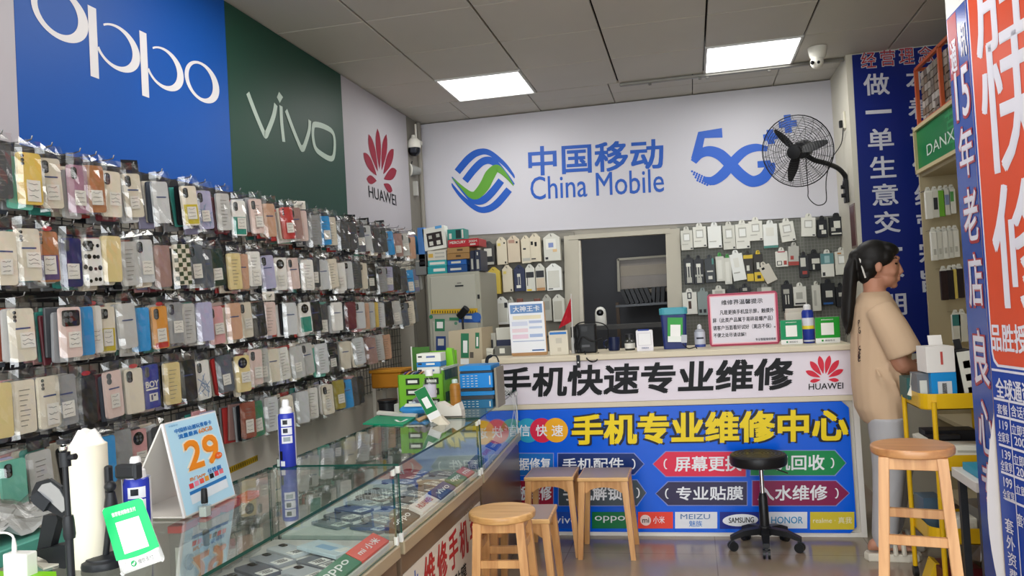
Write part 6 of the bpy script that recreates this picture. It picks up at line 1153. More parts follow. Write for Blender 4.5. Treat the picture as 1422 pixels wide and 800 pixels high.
# ================================================================== STOOLS
WD1 = wood('bb8550', 'd8a66c', 0.38, 5, 2); WD2 = wood('c29055', 'dfb377', 0.33, 5, 0); WD3 = wood('c08a58', 'd8a672', 0.38, 5, 2); WD4 = wood('a9744a', 'c48f5c', 0.3, 5, 0)
def round_stool(label, x, y, rz, h, dia, rt, rf, stretch, wl, ws, sec=0.034):
    """round seat, four splayed square legs, stretchers on the side faces at the given heights"""
    t = thing('round_stool', label, 'stool', (x, y, 0), rz); r = dia/2
    MB().lathe([(r*0.90, h-0.030), (r*0.95, h-0.0295), (r*0.985, h-0.025), (r, h-0.013), (r*0.985, h-0.004), (r*0.955, h-0.0005), (r*0.94, h), (r*0.85, h), (0.0, h)], ws, None, 40, cap=False).lathe([(0.0, h-0.0301), (r*0.9, h-0.030)], ws, None, 40, cap=False).build('seat', t, world=False, sharp=24)
    def at(k, z): f = 1-z/(h-0.03); a = PI/4+k*PI/2; rr = rt+(rf-rt)*f; return V((rr*math.cos(a)*1.0, rr*math.sin(a), z))
    for k in range(4):
        a, b = at(k, 0), at(k, h-0.028); rows = []
        for p in (a, b): rows.append([p+V((sx*sec/2, sy*sec/2, 0)) for sx, sy in ((-1, -1), (1, -1), (1, 1), (-1, 1))])
        MB().loft(rows, wl, False).build('leg', t, world=False)
    for k, zs in stretch:
        for z in zs:
            a, b = at(k, z), at(k+1, z); d = (b-a); n = V((-d.y, d.x, 0)).normalized(); R = d.to_track_quat('X', 'Z').to_matrix()
            MB().box((a+b)/2, (d.length-0.01, 0.018, 0.032), wl, R=R, bev=0.002).build('stretcher', t, world=False)
    for k in range(4):
        a, b = at(k, h-0.05), at(k+1, h-0.05); d = b-a; MB().box((a+b)/2, (d.length-0.01, 0.018, 0.04), wl, R=d.to_track_quat('X', 'Z').to_matrix(), bev=0.002).build('apron', t, world=False)
    return t
p = onY(697, 708, 3.24)
round_stool('round pine stool by the middle display case, low one with pale top', p.x, p.y, 0.06, p.z, 0.278, 0.122, 0.165, [(0, (0.36, 0.20)), (1, (0.42, 0.24)), (2, (0.36, 0.20)), (3, (0.42, 0.24))], WD1, WD2)
p = onY(1266, 617, 3.02)
round_stool('tall round wooden bar stool at the right, by the yellow trolley', p.x, p.y, -0.23, p.z, 0.268, 0.125, 0.19, [(0, (0.57, 0.2)), (1, (0.47, 0.26)), (2, (0.53, 0.38)), (3, (0.47, 0.26))], WD3, WD4, 0.032)
LAM = mat('9c8a80', 0.3, var=0.05)
def square_stool(label, x, y, rz, h=0.435, w=0.265, first=None):
    if first: return dup(first, (x, y, 0), rz, label)
    t = thing('square_stool', label, 'stool', (x, y, 0), rz, 'square wooden stools')
    MB().box((0, 0, h-0.010), (w+0.012, w+0.012, 0.020), WD2, bev=0.004, seg=2).box((0, 0, h+0.0006), (w-0.006, w-0.006, 0.002), LAM).build('seat', t, world=False)
    s = w/2-0.018; sf_ = w/2+0.010
    for sx in (-1, 1):
        for sy in (-1, 1):
            rows = [[V((sx*q+ex*wd_/2, sy*q+ey*wd_/2, z)) for ex, ey in ((-1, -1), (1, -1), (1, 1), (-1, 1))] for q, z, wd_ in ((sf_, 0, 0.026), (s, h-0.02, 0.036))]
            MB().loft(rows, WD1, False).build('leg', t, world=False)
    for k in range(4):
        a = k*PI/2; R = Rz(a); z1, z0, zm = h-0.02, h-0.085, h-0.048
        pts = [(-s, z1), (-s, z0)] + [(-s+0.02+(2*s-0.04)*i/8, z0+0.03*math.sin(PI*i/8)**0.6*1.0) for i in range(9)] + [(s, z0), (s, z1)]
        MB().prism([R @ V((u, -s-0.004, v)) for u, v in pts], R @ V((0, 0.016, 0)), WD1).build('apron', t, world=False)
    return t
s1 = square_stool('square wooden stool right of its twin, nearest the red brand tile', -0.528, 4.50, 0.0)
square_stool('square wooden stool beside the display case, left of its twin', -0.832, 4.53, 0.02, first=s1)
square_stool('square wooden stool mostly hidden behind the round pine stool', -0.815, 3.66, 0.04, first=s1)
# black swivel stool
p = onY(1063, 748, 4.58); sx0, sy0 = p.x, p.y; t = thing('swivel_stool', 'black round swivel stool on five castors before the counter', 'stool', (sx0, sy0, 0)); hz = onY(1057, 632, sy0).z+0.012; T = M.Translation((sx0, sy0, 0)); BK = mat('1a1a1c', 0.38, bump=0.05, scale=60); PL = mat('1b1c1e', 0.35)
prof = [(0.02, hz-0.066), (0.138, hz-0.065), (0.147, hz-0.060), (0.150, hz-0.052), (0.153, hz-0.03), (0.150, hz-0.012), (0.144, hz-0.005), (0.136, hz-0.002), (0.13, hz-0.001)]
for k in range(6): r_ = 0.122-0.02*k; prof += [(r_+0.008, hz-0.001), (r_+0.004, hz-0.005), (r_, hz-0.001)]
MB().lathe(prof+[(0.001, hz-0.001)], BK, T @ M.Translation((-0.012, 0, 0)), 40).build('seat', t, sharp=22)
MB().lathe([(0.0115, 0.22), (0.0115, hz-0.07)], CHROME, T, 18).build('piston', t); MB().lathe([(0.024, 0.09), (0.026, 0.11), (0.024, 0.28), (0.019, 0.29), (0.019, 0.3)], PL, T, 18).build('column', t)
MB().tube([(sx0, sy0, hz-0.08), (sx0+0.08, sy0-0.02, hz-0.085), (sx0+0.135, sy0-0.035, hz-0.105)], 0.004, PL, 8).build('lever', t)
MB().lathe([(0.035, 0.075), (0.04, 0.085), (0.038, 0.115), (0.03, 0.125)], PL, T, 20).build('hub', t)
for k in range(5):
    a = -PI/2+k*2*PI/5-0.06; d = V((math.cos(a), math.sin(a), 0)); q = V((-d.y, d.x, 0)); c0 = V((sx0, sy0, 0))
    MB().loft([[c0+d*r_+q*(sy_*w_)+V((0, 0, z_+sz_*h_)) for sy_, sz_ in ((-1, -1), (1, -1), (1, 1), (-1, 1))] for r_, w_, z_, h_ in ((0.03, 0.022, 0.1, 0.018), (0.12, 0.02, 0.093, 0.014), (0.188, 0.016, 0.07, 0.011))], PL, False).build('base_arm', t)
    c1_ = c0+d*0.18; cs = MB()
    for sg in (-1, 1): cs.tube([c1_+q*(sg*0.006)+V((0, 0, 0.026)), c1_+q*(sg*0.019)+V((0, 0, 0.026))], 0.0255, PL, 18)
    cs.box(c1_+V((0, 0, 0.048)), (0.02, 0.02, 0.02), PL).build('caster', t)
# ================================================================== YELLOW TROLLEY AND ITS CARGO
YT = mat('dcb018', 0.32, var=0.03); TX0, TX1, TY0, TY1 = 0.965, 1.32, 3.88, 4.22
tr = thing('utility_trolley', 'yellow three-tier utility trolley beside the woman', 'trolley', ((TX0+TX1)/2, (TY0+TY1)/2, 0)); TZ = (0.825, 0.555, 0.235)
for z in TZ:
    m = MB(); o_ = [(x, y) for x, y in rrect((TX0+TX1)/2, (TY0+TY1)/2, TX1-TX0, TY1-TY0, 0.06, 5)]
    m.loft([[(x, y, z) for x, y in o_], [(x, y, z+0.07) for x, y in o_]], YT, False, cap=False); i_ = [((x-(TX0+TX1)/2)*0.985+(TX0+TX1)/2, (y-(TY0+TY1)/2)*0.985+(TY0+TY1)/2) for x, y in o_]
    m.loft([[(x, y, z+0.07) for x, y in o_], [(x, y, z+0.07) for x, y in i_], [(x, y, z+0.004) for x, y in i_]], YT, False, cap=False); m.prism([(x, y, z) for x, y in o_], (0, 0, 0.004), YT); m.build('tray', tr)
for x, y in ((TX0+0.045, TY0-0.008), (TX0-0.006, TY1-0.05), (TX1-0.045, TY0-0.008), (TX1-0.045, TY1+0.008)): MB().tube([(x, y, 0.05), (x, y, 0.86)], 0.011, YT, 12).build('post', tr); 
for x, y in ((TX0+0.045, TY0-0.008), (TX0-0.006, TY1-0.05), (TX1-0.045, TY0-0.008), (TX1-0.045, TY1+0.008)): MB().tube([(x-0.01, y, 0.026), (x+0.01, y, 0.026)], 0.025, PL, 16).build('wheel', tr)
def cargo(name, label, x, y, z, sx_, sy_, sz_, m, rz=0, feats=(), rot=None, lid=None, group='boxes on the yellow trolley', cat='box'):
    t = thing(name, label, cat, (x, y, z), rz, group, rot=rot); MB().box((0, 0, sz_/2), (sx_, sy_, sz_), m, bev=0.0015).build('body', t, world=False)
    if feats:
        b = MB()
        for f0, f1, f2, f3, m2 in feats: b.box(((f0+f1-1)/2*sx_, -sy_/2-0.0006, sz_*(1-(f2+f3)/2)), (sx_*(f1-f0), 0.0014, sz_*(f3-f2)), m2)
        b.build('printing', t, world=False)
    if lid: MB().box((sx_*lid, sy_/2-0.002, sz_+0.02), (sx_*0.5, 0.002, 0.05), m, R=Rx(-0.25)).build('flap', t, world=False)
    return t
zt = TZ[0]+0.005; cargo('gadget_box', 'bright blue gadget box with a phone-holder picture on the trolley\'s top tier', 1.065, 3.96, zt, 0.105, 0.1, 0.155, mat('1c8ad0', 0.35), 0.05, [(0.25, 0.8, 0.25, 0.7, mat('d0d4d8', 0.4)), (0.42, 0.6, 0.3, 0.65, BLK2)])
cargo('gadget_box', 'white box with a red vertical strip, on the bright blue box', 1.055, 3.97, zt+0.156, 0.12, 0.12, 0.115, mat('e6e2de', 0.4), 0.08, [(0.5, 0.58, 0.2, 0.7, mat('c0504a', 0.4))], lid=0.2)
cargo('gadget_box', 'white and black gadget box left of the bright blue box', 0.990, 4.0, zt, 0.05, 0.12, 0.15, mat('6c7076', 0.4), 0.0, [(0.2, 0.8, 0.2, 0.8, W2)])
cargo('gadget_box', 'tall black-sided earphone box with white front, leaning right', 1.19, 3.98, zt+0.015, 0.06, 0.09, 0.235, mat('26262a', 0.4), rot=Ry(-0.12), feats=[(0, 1, 0.02, 1, W1), (0.3, 0.75, 0.2, 0.34, BLK2), (0.3, 0.75, 0.45, 0.58, BLK2), (0.3, 0.75, 0.7, 0.86, BLK2)], lid=0.1)
cargo('gadget_box', 'black box behind the leaning earphone box', 1.14, 4.06, zt, 0.045, 0.1, 0.25, mat('1f2024', 0.4))
cargo('gadget_box', 'grey-white box lying at the right end of the trolley\'s top tier', 1.22, 4.12, zt, 0.12, 0.1, 0.1, mat('c3c7c8', 0.4), 0, [(0.05, 0.15, 0.4, 0.75, BLK2), (0.2, 0.3, 0.4, 0.75, BLK2)])
t = cargo('open_carton', 'dark teal open carton with white flaps at the trolley\'s left corner', 0.985, 4.13, zt+0.02, 0.07, 0.14, 0.1, mat('2e5a58', 0.45)); MB().box((0.02, -0.075, 0.1), (0.09, 0.002, 0.07), W1, R=Rx(0.5) @ Rz(0.3)).box((0.0, -0.08, 0.04), (0.06, 0.002, 0.06), W1, R=Ry(0.4)).build('flap', t, world=False)
z2 = TZ[1]+0.005
cargo('phone_carton', 'white phone carton, upper of the pair on the trolley\'s second tier', 1.15, 3.96, z2+0.052, 0.21, 0.12, 0.05, W1, -0.12, [(0.3, 0.7, 0.4, 0.6, GR1)]); cargo('phone_carton', 'white phone carton, lower of the pair on the trolley\'s second tier', 1.17, 3.96, z2, 0.2, 0.13, 0.05, W1, 0.05, [(0.6, 0.75, 0.3, 0.6, GR1)])
cargo('phone_carton', 'white carton standing upright at the left of the second tier', 1.00, 4.02, z2, 0.03, 0.15, 0.13, W2, 0, rot=Ry(-0.15)); cargo('phone_carton', 'black carton lying at the back of the second tier', 1.13, 4.14, z2, 0.22, 0.11, 0.14, mat('1c1c20', 0.4)); cargo('phone_carton', 'black slim carton lying across the white pair', 1.08, 4.05, z2+0.108, 0.14, 0.06, 0.02, mat('26262a', 0.4), 0.2)
z3 = TZ[2]+0.005
cargo('parcel', 'white square carton on the trolley\'s lowest tier', 1.10, 3.97, z3, 0.12, 0.12, 0.10, W1, 0.05, [(0.6, 0.9, 0.2, 0.8, W2)]); cargo('parcel', 'blue-grey plastic-wrapped parcel at the left of the lowest tier', 1.02, 4.1, z3, 0.09, 0.12, 0.16, mat('4a6276', 0.3, var=0.2), 0.1); cargo('parcel', 'grey carton at the right end of the lowest tier', 1.24, 4.06, z3, 0.13, 0.2, 0.13, mat('a9a9a6', 0.45), 0.1)
fb = cargo('floor_box', 'dark red box with white lettering on the floor under the trolley', 1.09, 4.02, 0.0, 0.17, 0.16, 0.11, mat('5c1c24', 0.4), 0.1, [(0.08, 0.14, 0.35, 0.6, mat('e0c9a0', 0.4)), (0.2, 0.7, 0.42, 0.58, W2), (0.1, 0.8, 0.72, 0.78, GR1)], group=None); cargo('floor_box', 'yellow packet leaning beside the dark red floor box', 0.975, 4.05, 0.0, 0.03, 0.1, 0.12, mat('d8b020', 0.4), rot=Ry(0.35), group=None, cat='packet')
t = thing('plastic_bag', 'crumpled clear plastic bag on the floor right of the trolley', 'bag', (1.32, 3.75, 0)); m = MB(); qb = random.Random(9)
m.loft([[(1.33+r_*math.cos(b)*(1+qb.uniform(-.18, .18)), 4.33+r_*math.sin(b)*(1+qb.uniform(-.18, .18)), z_) for b in [k*2*PI/14 for k in range(14)]] for r_, z_ in ((0.08, 0.002), (0.11, 0.05), (0.1, 0.13), (0.08, 0.2), (0.05, 0.26), (0.03, 0.3))], thin('d2cfc6', 0.22, 0.2, False, 'bag_plastic'), False); m.build('bag', t)
# small table behind the blue strip
t = thing('side_table', 'small white-edged table with dark legs beside the trolley', 'table', (1.3, 3.55, 0)); q0 = onY(1347, 668, 3.5)
MB().box((q0.x+0.26, 3.62, q0.z-0.02), (0.5, 0.3, 0.04), mat('dcdad6', 0.4), bev=0.002).build('top', t)
for x, y in ((q0.x+0.04, 3.5), (q0.x+0.04, 3.74), (q0.x+0.48, 3.5), (q0.x+0.48, 3.74)): MB().box((x, y, (q0.z-0.04)/2), (0.028, 0.028, q0.z-0.04), mat('2f3238', 0.4)).build('leg', t)
cargo('blue_carton', 'flat cyan carton lying on the small white-edged table', q0.x+0.15, 3.62, q0.z+0.001, 0.22, 0.2, 0.03, mat('1f93b4', 0.4), group=None)
# ================================================================== RIGHT-HAND SHELF UNIT WITH GREEN HEADER
SH = mat('b5a888', 0.5, var=0.04); SX, SYA, SYB = 1.45, 3.75, 5.55
su = thing('shelf_unit', 'tall cream shelf unit with a green lettered header on the right', 'shelf', (1.65, 4.65, 0))
MB().box((1.66, SYB-0.01, 1.04), (0.42, 0.02, 2.08), SH).build('end_panel', su); MB().box((1.88, 4.65, 1.18), (0.02, SYB-SYA, 2.36), SH).build('back_panel', su); MB().box((1.66, SYA+0.01, 1.04), (0.42, 0.02, 2.08), SH).build('end_panel', su)
for z in (0.08, 0.55, 0.95, 2.07): MB().box((1.67, 4.65, z), (0.42, SYB-SYA-0.04, 0.025), SH).build('shelf_board', su)
hd_ = MB().box((SX+0.01, 4.65, 2.225), (0.02, SYB-SYA-0.03, 0.26), mat('0e7a3a', 0.35)).box((SX+0.22, SYB-0.012, 2.22), (0.42, 0.02, 0.28), mat('0e7a3a', 0.35)).build('header', su)
m = MB()
for z in (2.09, 2.36): m.box((SX-0.002, 4.65, z), (0.03, SYB-SYA, 0.022), mat('c9b98f', 0.45))
m.box((SX-0.002, SYB-0.008, 2.225), (0.03, 0.02, 0.28), mat('c9b98f', 0.45)); m.build('frame', su)
m = MB(); m.text('DANXE', mat('d9e4da', 0.4), (SX-0.0015, 5.33, 2.16), (0, -0.62, 0), (0, 0, 0.065), 0.0); m.text('草本', mat('2f9a58', 0.4), (SX-0.0008, 4.95, 2.11), (0, -0.5, 0), (0, 0, 0.23), 0.0); m.build('lettering', su)
t = thing('mesh_crate', 'orange framed crate full of grey packets on top of the shelf unit', 'crate', (1.62, 5.15, 2.375)); ORG = mat('c8623a', 0.4); c0 = onX(1262, 178, SX+0.02); y0, y1, z0, z1 = 4.55, 5.53, 2.375, 2.74
m = MB()
for y in (y0, 5.04, y1): m.box((SX+0.02, y, (z0+z1)/2), (0.02, 0.025, z1-z0), ORG)
for z in (z0+0.01, z1): m.box((SX+0.02, (y0+y1)/2, z), (0.02, y1-y0, 0.02), ORG)
m.box((SX+0.2, y1, z1), (0.36, 0.02, 0.02), ORG).box((SX+0.2, y1, z0+0.01), (0.36, 0.02, 0.02), ORG).box((SX+0.37, y1, (z0+z1)/2), (0.02, 0.02, z1-z0), ORG); m.build('frame', t)
m = MB(); qb = random.Random(21)
for r in range(7):
    for c in range(14): m.box((SX+0.06, y0+0.04+0.067*c, z0+0.035+0.046*r), (0.05, 0.058, 0.04), mat(['8d8578', '6d6258', 'a39a90', '7c6a58', 'b3aca4'][qb.randrange(5)], 0.4, var=0.25, scale=60), R=Rx(qb.uniform(-.15, .15)))
m.build('packets', t, kind='stuff')
def shelfpack(label, x, zt, zb, col, w_, feats=(), y=5.36, name='shelf_package'):
    t = thing(name, label, 'package', (x, y, zb), 0.0, 'packages hanging in the shelf unit'); hh = zt-zb
    MB().box((0, 0.02, hh/2), (w_, 0.03, hh), col, bev=0.002).build('box', t, world=False); b = MB()
    for f0, f1, f2, f3, m2 in feats: b.box(((f0+f1-1)/2*w_, 0.0044, hh*(1-(f2+f3)/2)), (w_*(f1-f0), 0.0014, hh*(f3-f2)), m2)
    if feats: b.build('printing', t, world=False)
    MB().prism([(-0.02, 0.02, hh), (0.02, 0.02, hh), (0.008, 0.02, hh+0.03), (-0.008, 0.02, hh+0.03)], (0, 0.002, 0), W1).build('hang_tab', t, world=False); MB().tube([(0, 0.168, hh+0.015), (0, -0.01, hh+0.015)], 0.002, STEEL, 6).build('hook', t, world=False)
GREEN = mat('6fae3a', 0.4)
def zX(px, py): return onY(px, py, 5.36)
for i, (px, col, fe) in enumerate(((1289.5, W1, ()), (1298.5, W2, [(0.2, 0.8, 0.25, 0.7, BLK2)]), (1307, GREEN, ()), (1314.5, W2, [(0.2, 0.8, 0.2, 0.6, mat('7f8fb0', 0.4))]), (1322, W1, [(0.2, 0.7, 0.1, 0.5, mat('5aa05a', 0.4))]))): a, b = zX(px, 266-0.9*i), zX(px, 304-1.8*i); shelfpack(['plain white package', 'white package with a dark window', 'lime green package', 'white package with a bluish picture', 'white package with a green picture'][i] + ' in the shelf unit\'s upper row', a.x, a.z, b.z, col, 0.038, fe)
for i in range(5): a, b = zX(1297+i*7.5, 322-i*0.7), zX(1297+i*7.5, 362-i*1.2); shelfpack('slim white cable package, %s from the left in the shelf unit\'s middle row' % nth(i), a.x, a.z, b.z, W2 if i % 2 else W1, 0.036, [(0.3, 0.7, 0.6, 0.8, GR1)])
for i, (px, col, lb) in enumerate(((1311, '2a1c1e', 'dark maroon'), (1320, '241d22', 'black'), (1326, 'c9b45a', 'yellow'), (1333, '2a2226', 'charcoal'))): a, b = zX(px, 376-i), zX(px, 417-i); shelfpack('%s package in the shelf unit\'s third row' % lb, a.x, a.z, b.z, mat(col, 0.4), 0.038 if i != 2 else 0.022)
for i, (px, m2, lb) in enumerate(((1328, mat('3a7a78', 0.4), 'teal-topped'), (1337, W2, 'grey-white'))): a, b = zX(px, 437-i), zX(px, 476-i); shelfpack('%s package in the shelf unit\'s lowest hanging row' % lb, a.x, a.z, b.z, W2, 0.045, [(0, 1, 0, 0.4, m2)])
# ================================================================== WALL FAN
fc = onY(1107, 210, 5.72); fn = V((-0.44, -0.86, -0.24)).normalized(); fu = fn.cross(V((0, 0, 1))).normalized(); fv = fu.cross(fn).normalized(); FR = 0.24
fan = thing('wall_fan', 'black industrial wall fan with a round wire guard over the back sign', 'fan', (1.09, 6.0, 2.05)); FB_ = mat('1e1f22', 0.4)
def fp(u, v, w_): return fc+fu*u+fv*v+fn*w_
for nm, dome, dirn in (('front_guard', 0.075, 1), ('rear_guard', 0.07, -1)):
    m = MB()
    for k in range(13):
        r_ = FR*(0.22+0.78*k/12); w_ = dirn*dome*math.cos(PI/2*(r_/FR))**0.6 if r_ < FR else 0
        m.tube([fp(r_*math.cos(b), r_*math.sin(b), w_) for b in [j*2*PI/36 for j in range(36)]], 0.0015 if k < 12 else 0.004, FB_, 5, cyc=True)
    for k in range(20):
        a = k*2*PI/20; m.tube([fp(r_*math.cos(a+dirn*0.35*(r_/FR)), r_*math.sin(a+dirn*0.35*(r_/FR)), dirn*dome*math.cos(PI/2*min(1, r_/FR))**0.6) for r_ in [FR*(0.15+0.85*j/7) for j in range(8)]], 0.0013, FB_, 5)
    m.build(nm, fan)
m = MB(); m.lathe([(0.045, 0), (0.045, 0.008), (0.02, 0.012)], FB_, M.Translation(fp(0, 0, 0.068)) @ fn.to_track_quat('Z', 'Y').to_matrix().to_4x4(), 20); m.build('badge', fan)
for k in range(3):
    a0 = math.radians(52+k*120); m = MB(); rows = []
    for i in range(7):
        r_ = 0.035+(FR*0.88-0.035)*i/6; hw = 0.012+0.022*math.sin(PI*min(1, (i+1.5)/7.5)); tw_ = 0.6-0.25*i/6
        d = (math.cos(a0), math.sin(a0)); q = (-d[1], d[0]); L_ = []
        for s in (-1, -0.33, 0.33, 1): L_.append(fp(d[0]*r_+q[0]*s*hw*math.cos(tw_), d[1]*r_+q[1]*s*hw*math.cos(tw_), s*hw*math.sin(tw_)))
        rows.append(L_)
    m.grid(rows, FB_); m.build('blade', fan)
MB().tube([fp(0, 0, 0.02), fp(0, 0, -0.03)], 0.034, FB_, 18).build('hub', fan)
MB().tube([fp(0, 0, -0.06), fp(0, 0, -0.075), fp(0, 0, -0.17), fp(0, 0, -0.185)], [0.05, 0.062, 0.058, 0.035], mat('2a2b2e', 0.4), 22).build('motor', fan)
am = curve([fp(0.0, -0.03, -0.12), onY(1130, 222, 5.84), onY(1148, 227, 5.88), onY(1164, 234, 5.95), onY(1174, 246, 6.0), V((1.085, 6.0, 2.09))], 6); MB().tube(am, 0.017, FB_, 14).build('arm', fan)
MB().box((1.095, 6.0, 2.06), (0.025, 0.07, 0.16), FB_, bev=0.004).tube([(1.085, 5.98, 2.09), (1.06, 5.98, 2.09)], 0.014, FB_, 12).tube([(1.085, 5.98, 2.03), (1.06, 5.98, 2.03)], 0.014, FB_, 12).build('bracket', fan)
MB().tube(curve([fp(0.0, -0.05, -0.15), onY(1122, 262, 5.85), onY(1123, 275, 5.86), onY(1135, 285, 5.88), onY(1147, 280, 5.9), onY(1147, 260, 5.9), onY(1148, 245, 5.9), onY(1154, 222, 5.95), onY(1168, 200, 6.05), onX(1171, 178, 1.085)], 6), 0.0035, BLACK, 6).build('cord', fan)
a = onX(1173, 172, 1.11); t = thing('wall_socket', 'white wall socket with a black plug on the pillar beside the fan', 'socket', (1.1, a.y, a.z)); MB().box((1.103, a.y, a.z+0.02), (0.014, 0.09, 0.12), mat('d9d5c4', 0.4), bev=0.003).build('plate', t); MB().box((1.085, a.y, a.z), (0.024, 0.025, 0.05), BLACK, bev=0.004).build('plug', t)
a = onX(1182, 314, 1.108); b = onX(1189, 314, 1.108); t = thing('picture', 'small dark red picture on the side of the white pillar behind the woman', 'picture', (1.105, a.y, a.z)); z0, z1 = onX(1185, 345, 1.108).z, onX(1183, 284, 1.108).z; MB().box((1.106, (a.y+b.y)/2, (z0+z1)/2), (0.006, abs(a.y-b.y), z1-z0), mat('8a7a70', 0.4)).box((1.1025, (a.y+b.y)/2, (z0+z1)/2), (0.003, abs(a.y-b.y)*0.8, (z1-z0)*0.9), mat('5a2228', 0.35, var=0.3, scale=12)).build('frame', t)
# ================================================================== CAMERAS IN THE CORNERS
a = onZ(1135, 66, CEIL); t = thing('dome_camera', 'white turret security camera under the ceiling near the right light panel', 'camera', (a.x, a.y, CEIL-0.09)); T = M.Translation((a.x, a.y, CEIL-0.11)); WC = mat('dedcd2', 0.35)
MB().lathe([(0.035, 0.03), (0.05, 0.05), (0.062, 0.1), (0.062, 0.11)], WC, T, 28).build('base', t); MB().ball((a.x-0.01, a.y-0.012, CEIL-0.1), 0.042, WC, n=24).build('ball', t)
m = MB()
for dx, r_ in ((-0.032, 0.013), (0.005, 0.011)): m.ball((a.x-0.012+dx, a.y-0.048, CEIL-0.108), (r_, 0.008, r_), mat('121214', 0.15))
m.build('lens', t)
a = onY(575, 205, 6.12); t = thing('swivel_camera', 'white and black swivelling camera with two aerials in the back left corner', 'camera', (a.x, 6.15, a.z-0.05)); T = M.Translation((a.x, 6.12, a.z))
MB().lathe([(0.052, -0.005), (0.056, 0.01), (0.05, 0.05), (0.03, 0.075), (0.018, 0.08), (0.016, 0.1)], WC, T, 24).build('body', t); MB().ball((a.x, 6.12, a.z-0.02), 0.05, mat('1a1c22', 0.2), n=24).box((a.x+0.01, 6.068, a.z-0.03), (0.05, 0.02, 0.045), mat('33363e', 0.2), bev=0.006).build('camera_head', t)
for px in (566, 577): b = onY(px, 176, 6.16); MB().tube([(b.x, 6.16, a.z+0.06), (b.x, 6.16, b.z+0.02)], 0.008, WC, 10).build('aerial', t)
MB().box((a.x, 6.22, a.z+0.06), (0.04, 0.12, 0.03), WC).build('bracket', t)
a = onY(572, 237, 6.15); t = thing('alarm_siren', 'white round alarm horn under the swivelling corner camera', 'alarm', (a.x, 6.15, a.z)); MB().tube([V((a.x-0.01, 6.12, a.z)), V((a.x+0.02, 6.16, a.z)), V((a.x+0.05, 6.19, a.z-0.005))], [0.052, 0.04, 0.03], mat('8e8f8c', 0.4), 20).tube([V((a.x-0.016, 6.113, a.z)), V((a.x-0.01, 6.12, a.z))], [0.05, 0.054], WC, 20).build('horn', t)
a = onY(575, 262, 6.16); t = thing('junction_box', 'small grey-white junction box below the corner alarm horn', 'box', (a.x, 6.16, a.z)); MB().box((a.x, 6.17, a.z), (0.06, 0.03, 0.12), mat('a9a8a2', 0.4), bev=0.004).build('body', t); MB().tube(curve([(a.x-0.02, 6.15, a.z-0.05), (a.x-0.035, 6.14, a.z+0.02), (a.x-0.02, 6.14, a.z+0.14), (a.x, 6.15, a.z+0.22)], 5), 0.004, BLACK, 6).build('cable', t)
# ================================================================== THE WOMAN BY THE TROLLEY
PYW = 4.5; SK = mat('b8836a', 0.5, var=0.04); HAIR = mat('14110f', 0.55, var=0.2, scale=40); TEE = mat('cdb092', 0.8, var=0.05, scale=5, bump=0.12); PANT = mat('b4b4b8', 0.85, var=0.06, scale=6, bump=0.12)
pe_ = thing('person', 'woman with a black ponytail, beige T-shirt and grey trousers standing in profile', 'person', (0.92, PYW, 0))
def wp(px, py, dy=0.0): p = onY(px, py, PYW); return V((p.x, PYW+dy, p.z))
def er(x0, x1, py, ry, dy=0.0, n=20, slope=0.0):
    a, b = wp(x0, py), wp(x1, py); c = (a+b)/2; rx = (b.x-a.x)/2; return [V((c.x+rx*math.cos(t_), PYW+dy+ry*math.sin(t_), c.z+slope*math.cos(t_))) for t_ in [k*2*PI/n for k in range(n)]]
def limb(mb, pts, m, n=14): mb.tube(curve([p for p, r in pts], 5), spline([p for p, r in pts], [r for p, r in pts], 5)[1], m, n)
b = MB()
# head: skull, face, jaw, brow, nose, lips, chin, ear
b.ball(wp(1216, 361), (0.088, 0.072, 0.092), SK); b.ball(wp(1229, 372), (0.066, 0.060, 0.085), SK); b.ball(wp(1230, 387), (0.056, 0.052, 0.045), SK, R=Ry(0.25)); b.ball(wp(1241, 396), (0.020, 0.022, 0.017), SK)
b.ball(wp(1243, 359), (0.022, 0.042, 0.016), SK); b.tube([wp(1245.5, 362), wp(1249, 370), wp(1252, 377), wp(1248, 380)], [0.008, 0.010, 0.0125, 0.012], SK, 10)
b.ball(wp(1247.5, 385), (0.011, 0.022, 0.006), SK); b.ball(wp(1247, 389), (0.011, 0.020, 0.0065), SK); b.ball(wp(1236, 378, -0.042), (0.024, 0.018, 0.022), SK); b.ball(wp(1236, 378, 0.042), (0.024, 0.018, 0.022), SK)
for s in (-1, 1): b.ball(wp(1215.5, 372, s*0.074), (0.018, 0.008, 0.030), SK, R=Ry(0.15)); b.ball(wp(1217.5, 372, s*0.079), (0.012, 0.006, 0.020), SK)
b.loft([er(1197, 1233, 386, 0.056), er(1199, 1230, 402, 0.055), er(1197, 1232, 412, 0.075)], SK)
b.loft([er(1195, 1232, 410, 0.08), er(1189, 1240, 422, 0.16), er(1188, 1254, 450, 0.165), er(1187, 1258, 490, 0.15), er(1192, 1250, 540, 0.14), er(1206, 1246, 585, 0.12), er(1214, 1244, 605, 0.10)], SK)
# legs and feet
for dy, pth in ((-0.085, [((1228, 600), .070), ((1229, 650), .064), ((1226, 690), .058), ((1221, 735), .040), ((1219, 752), .034)]), (0.085, [((1236, 600), .070), ((1249, 650), .062), ((1243, 690), .058), ((1240, 735), .040), ((1238, 751), .034)])):
    limb(b, [(wp(q[0], q[1], dy), r) for q, r in pth], SK); e = wp(*pth[-1][0], dy); zf = 0.045
    b.loft([[V((e.x+dx+rx*0*math.cos(t_), PYW+dy+ry*math.cos(t_), zf+hh*0.5+hh*0.5*math.sin(t_))) for t_ in [k*2*PI/12 for k in range(12)]] for dx, ry, hh, rx in ((-0.066, 0.012, 0.025, 0), (-0.055, 0.028, 0.05, 0), (-0.01, 0.034, 0.075, 0), (0.05, 0.038, 0.06, 0), (0.11, 0.044, 0.036, 0), (0.145, 0.04, 0.024, 0), (0.16, 0.02, 0.014, 0))], SK)
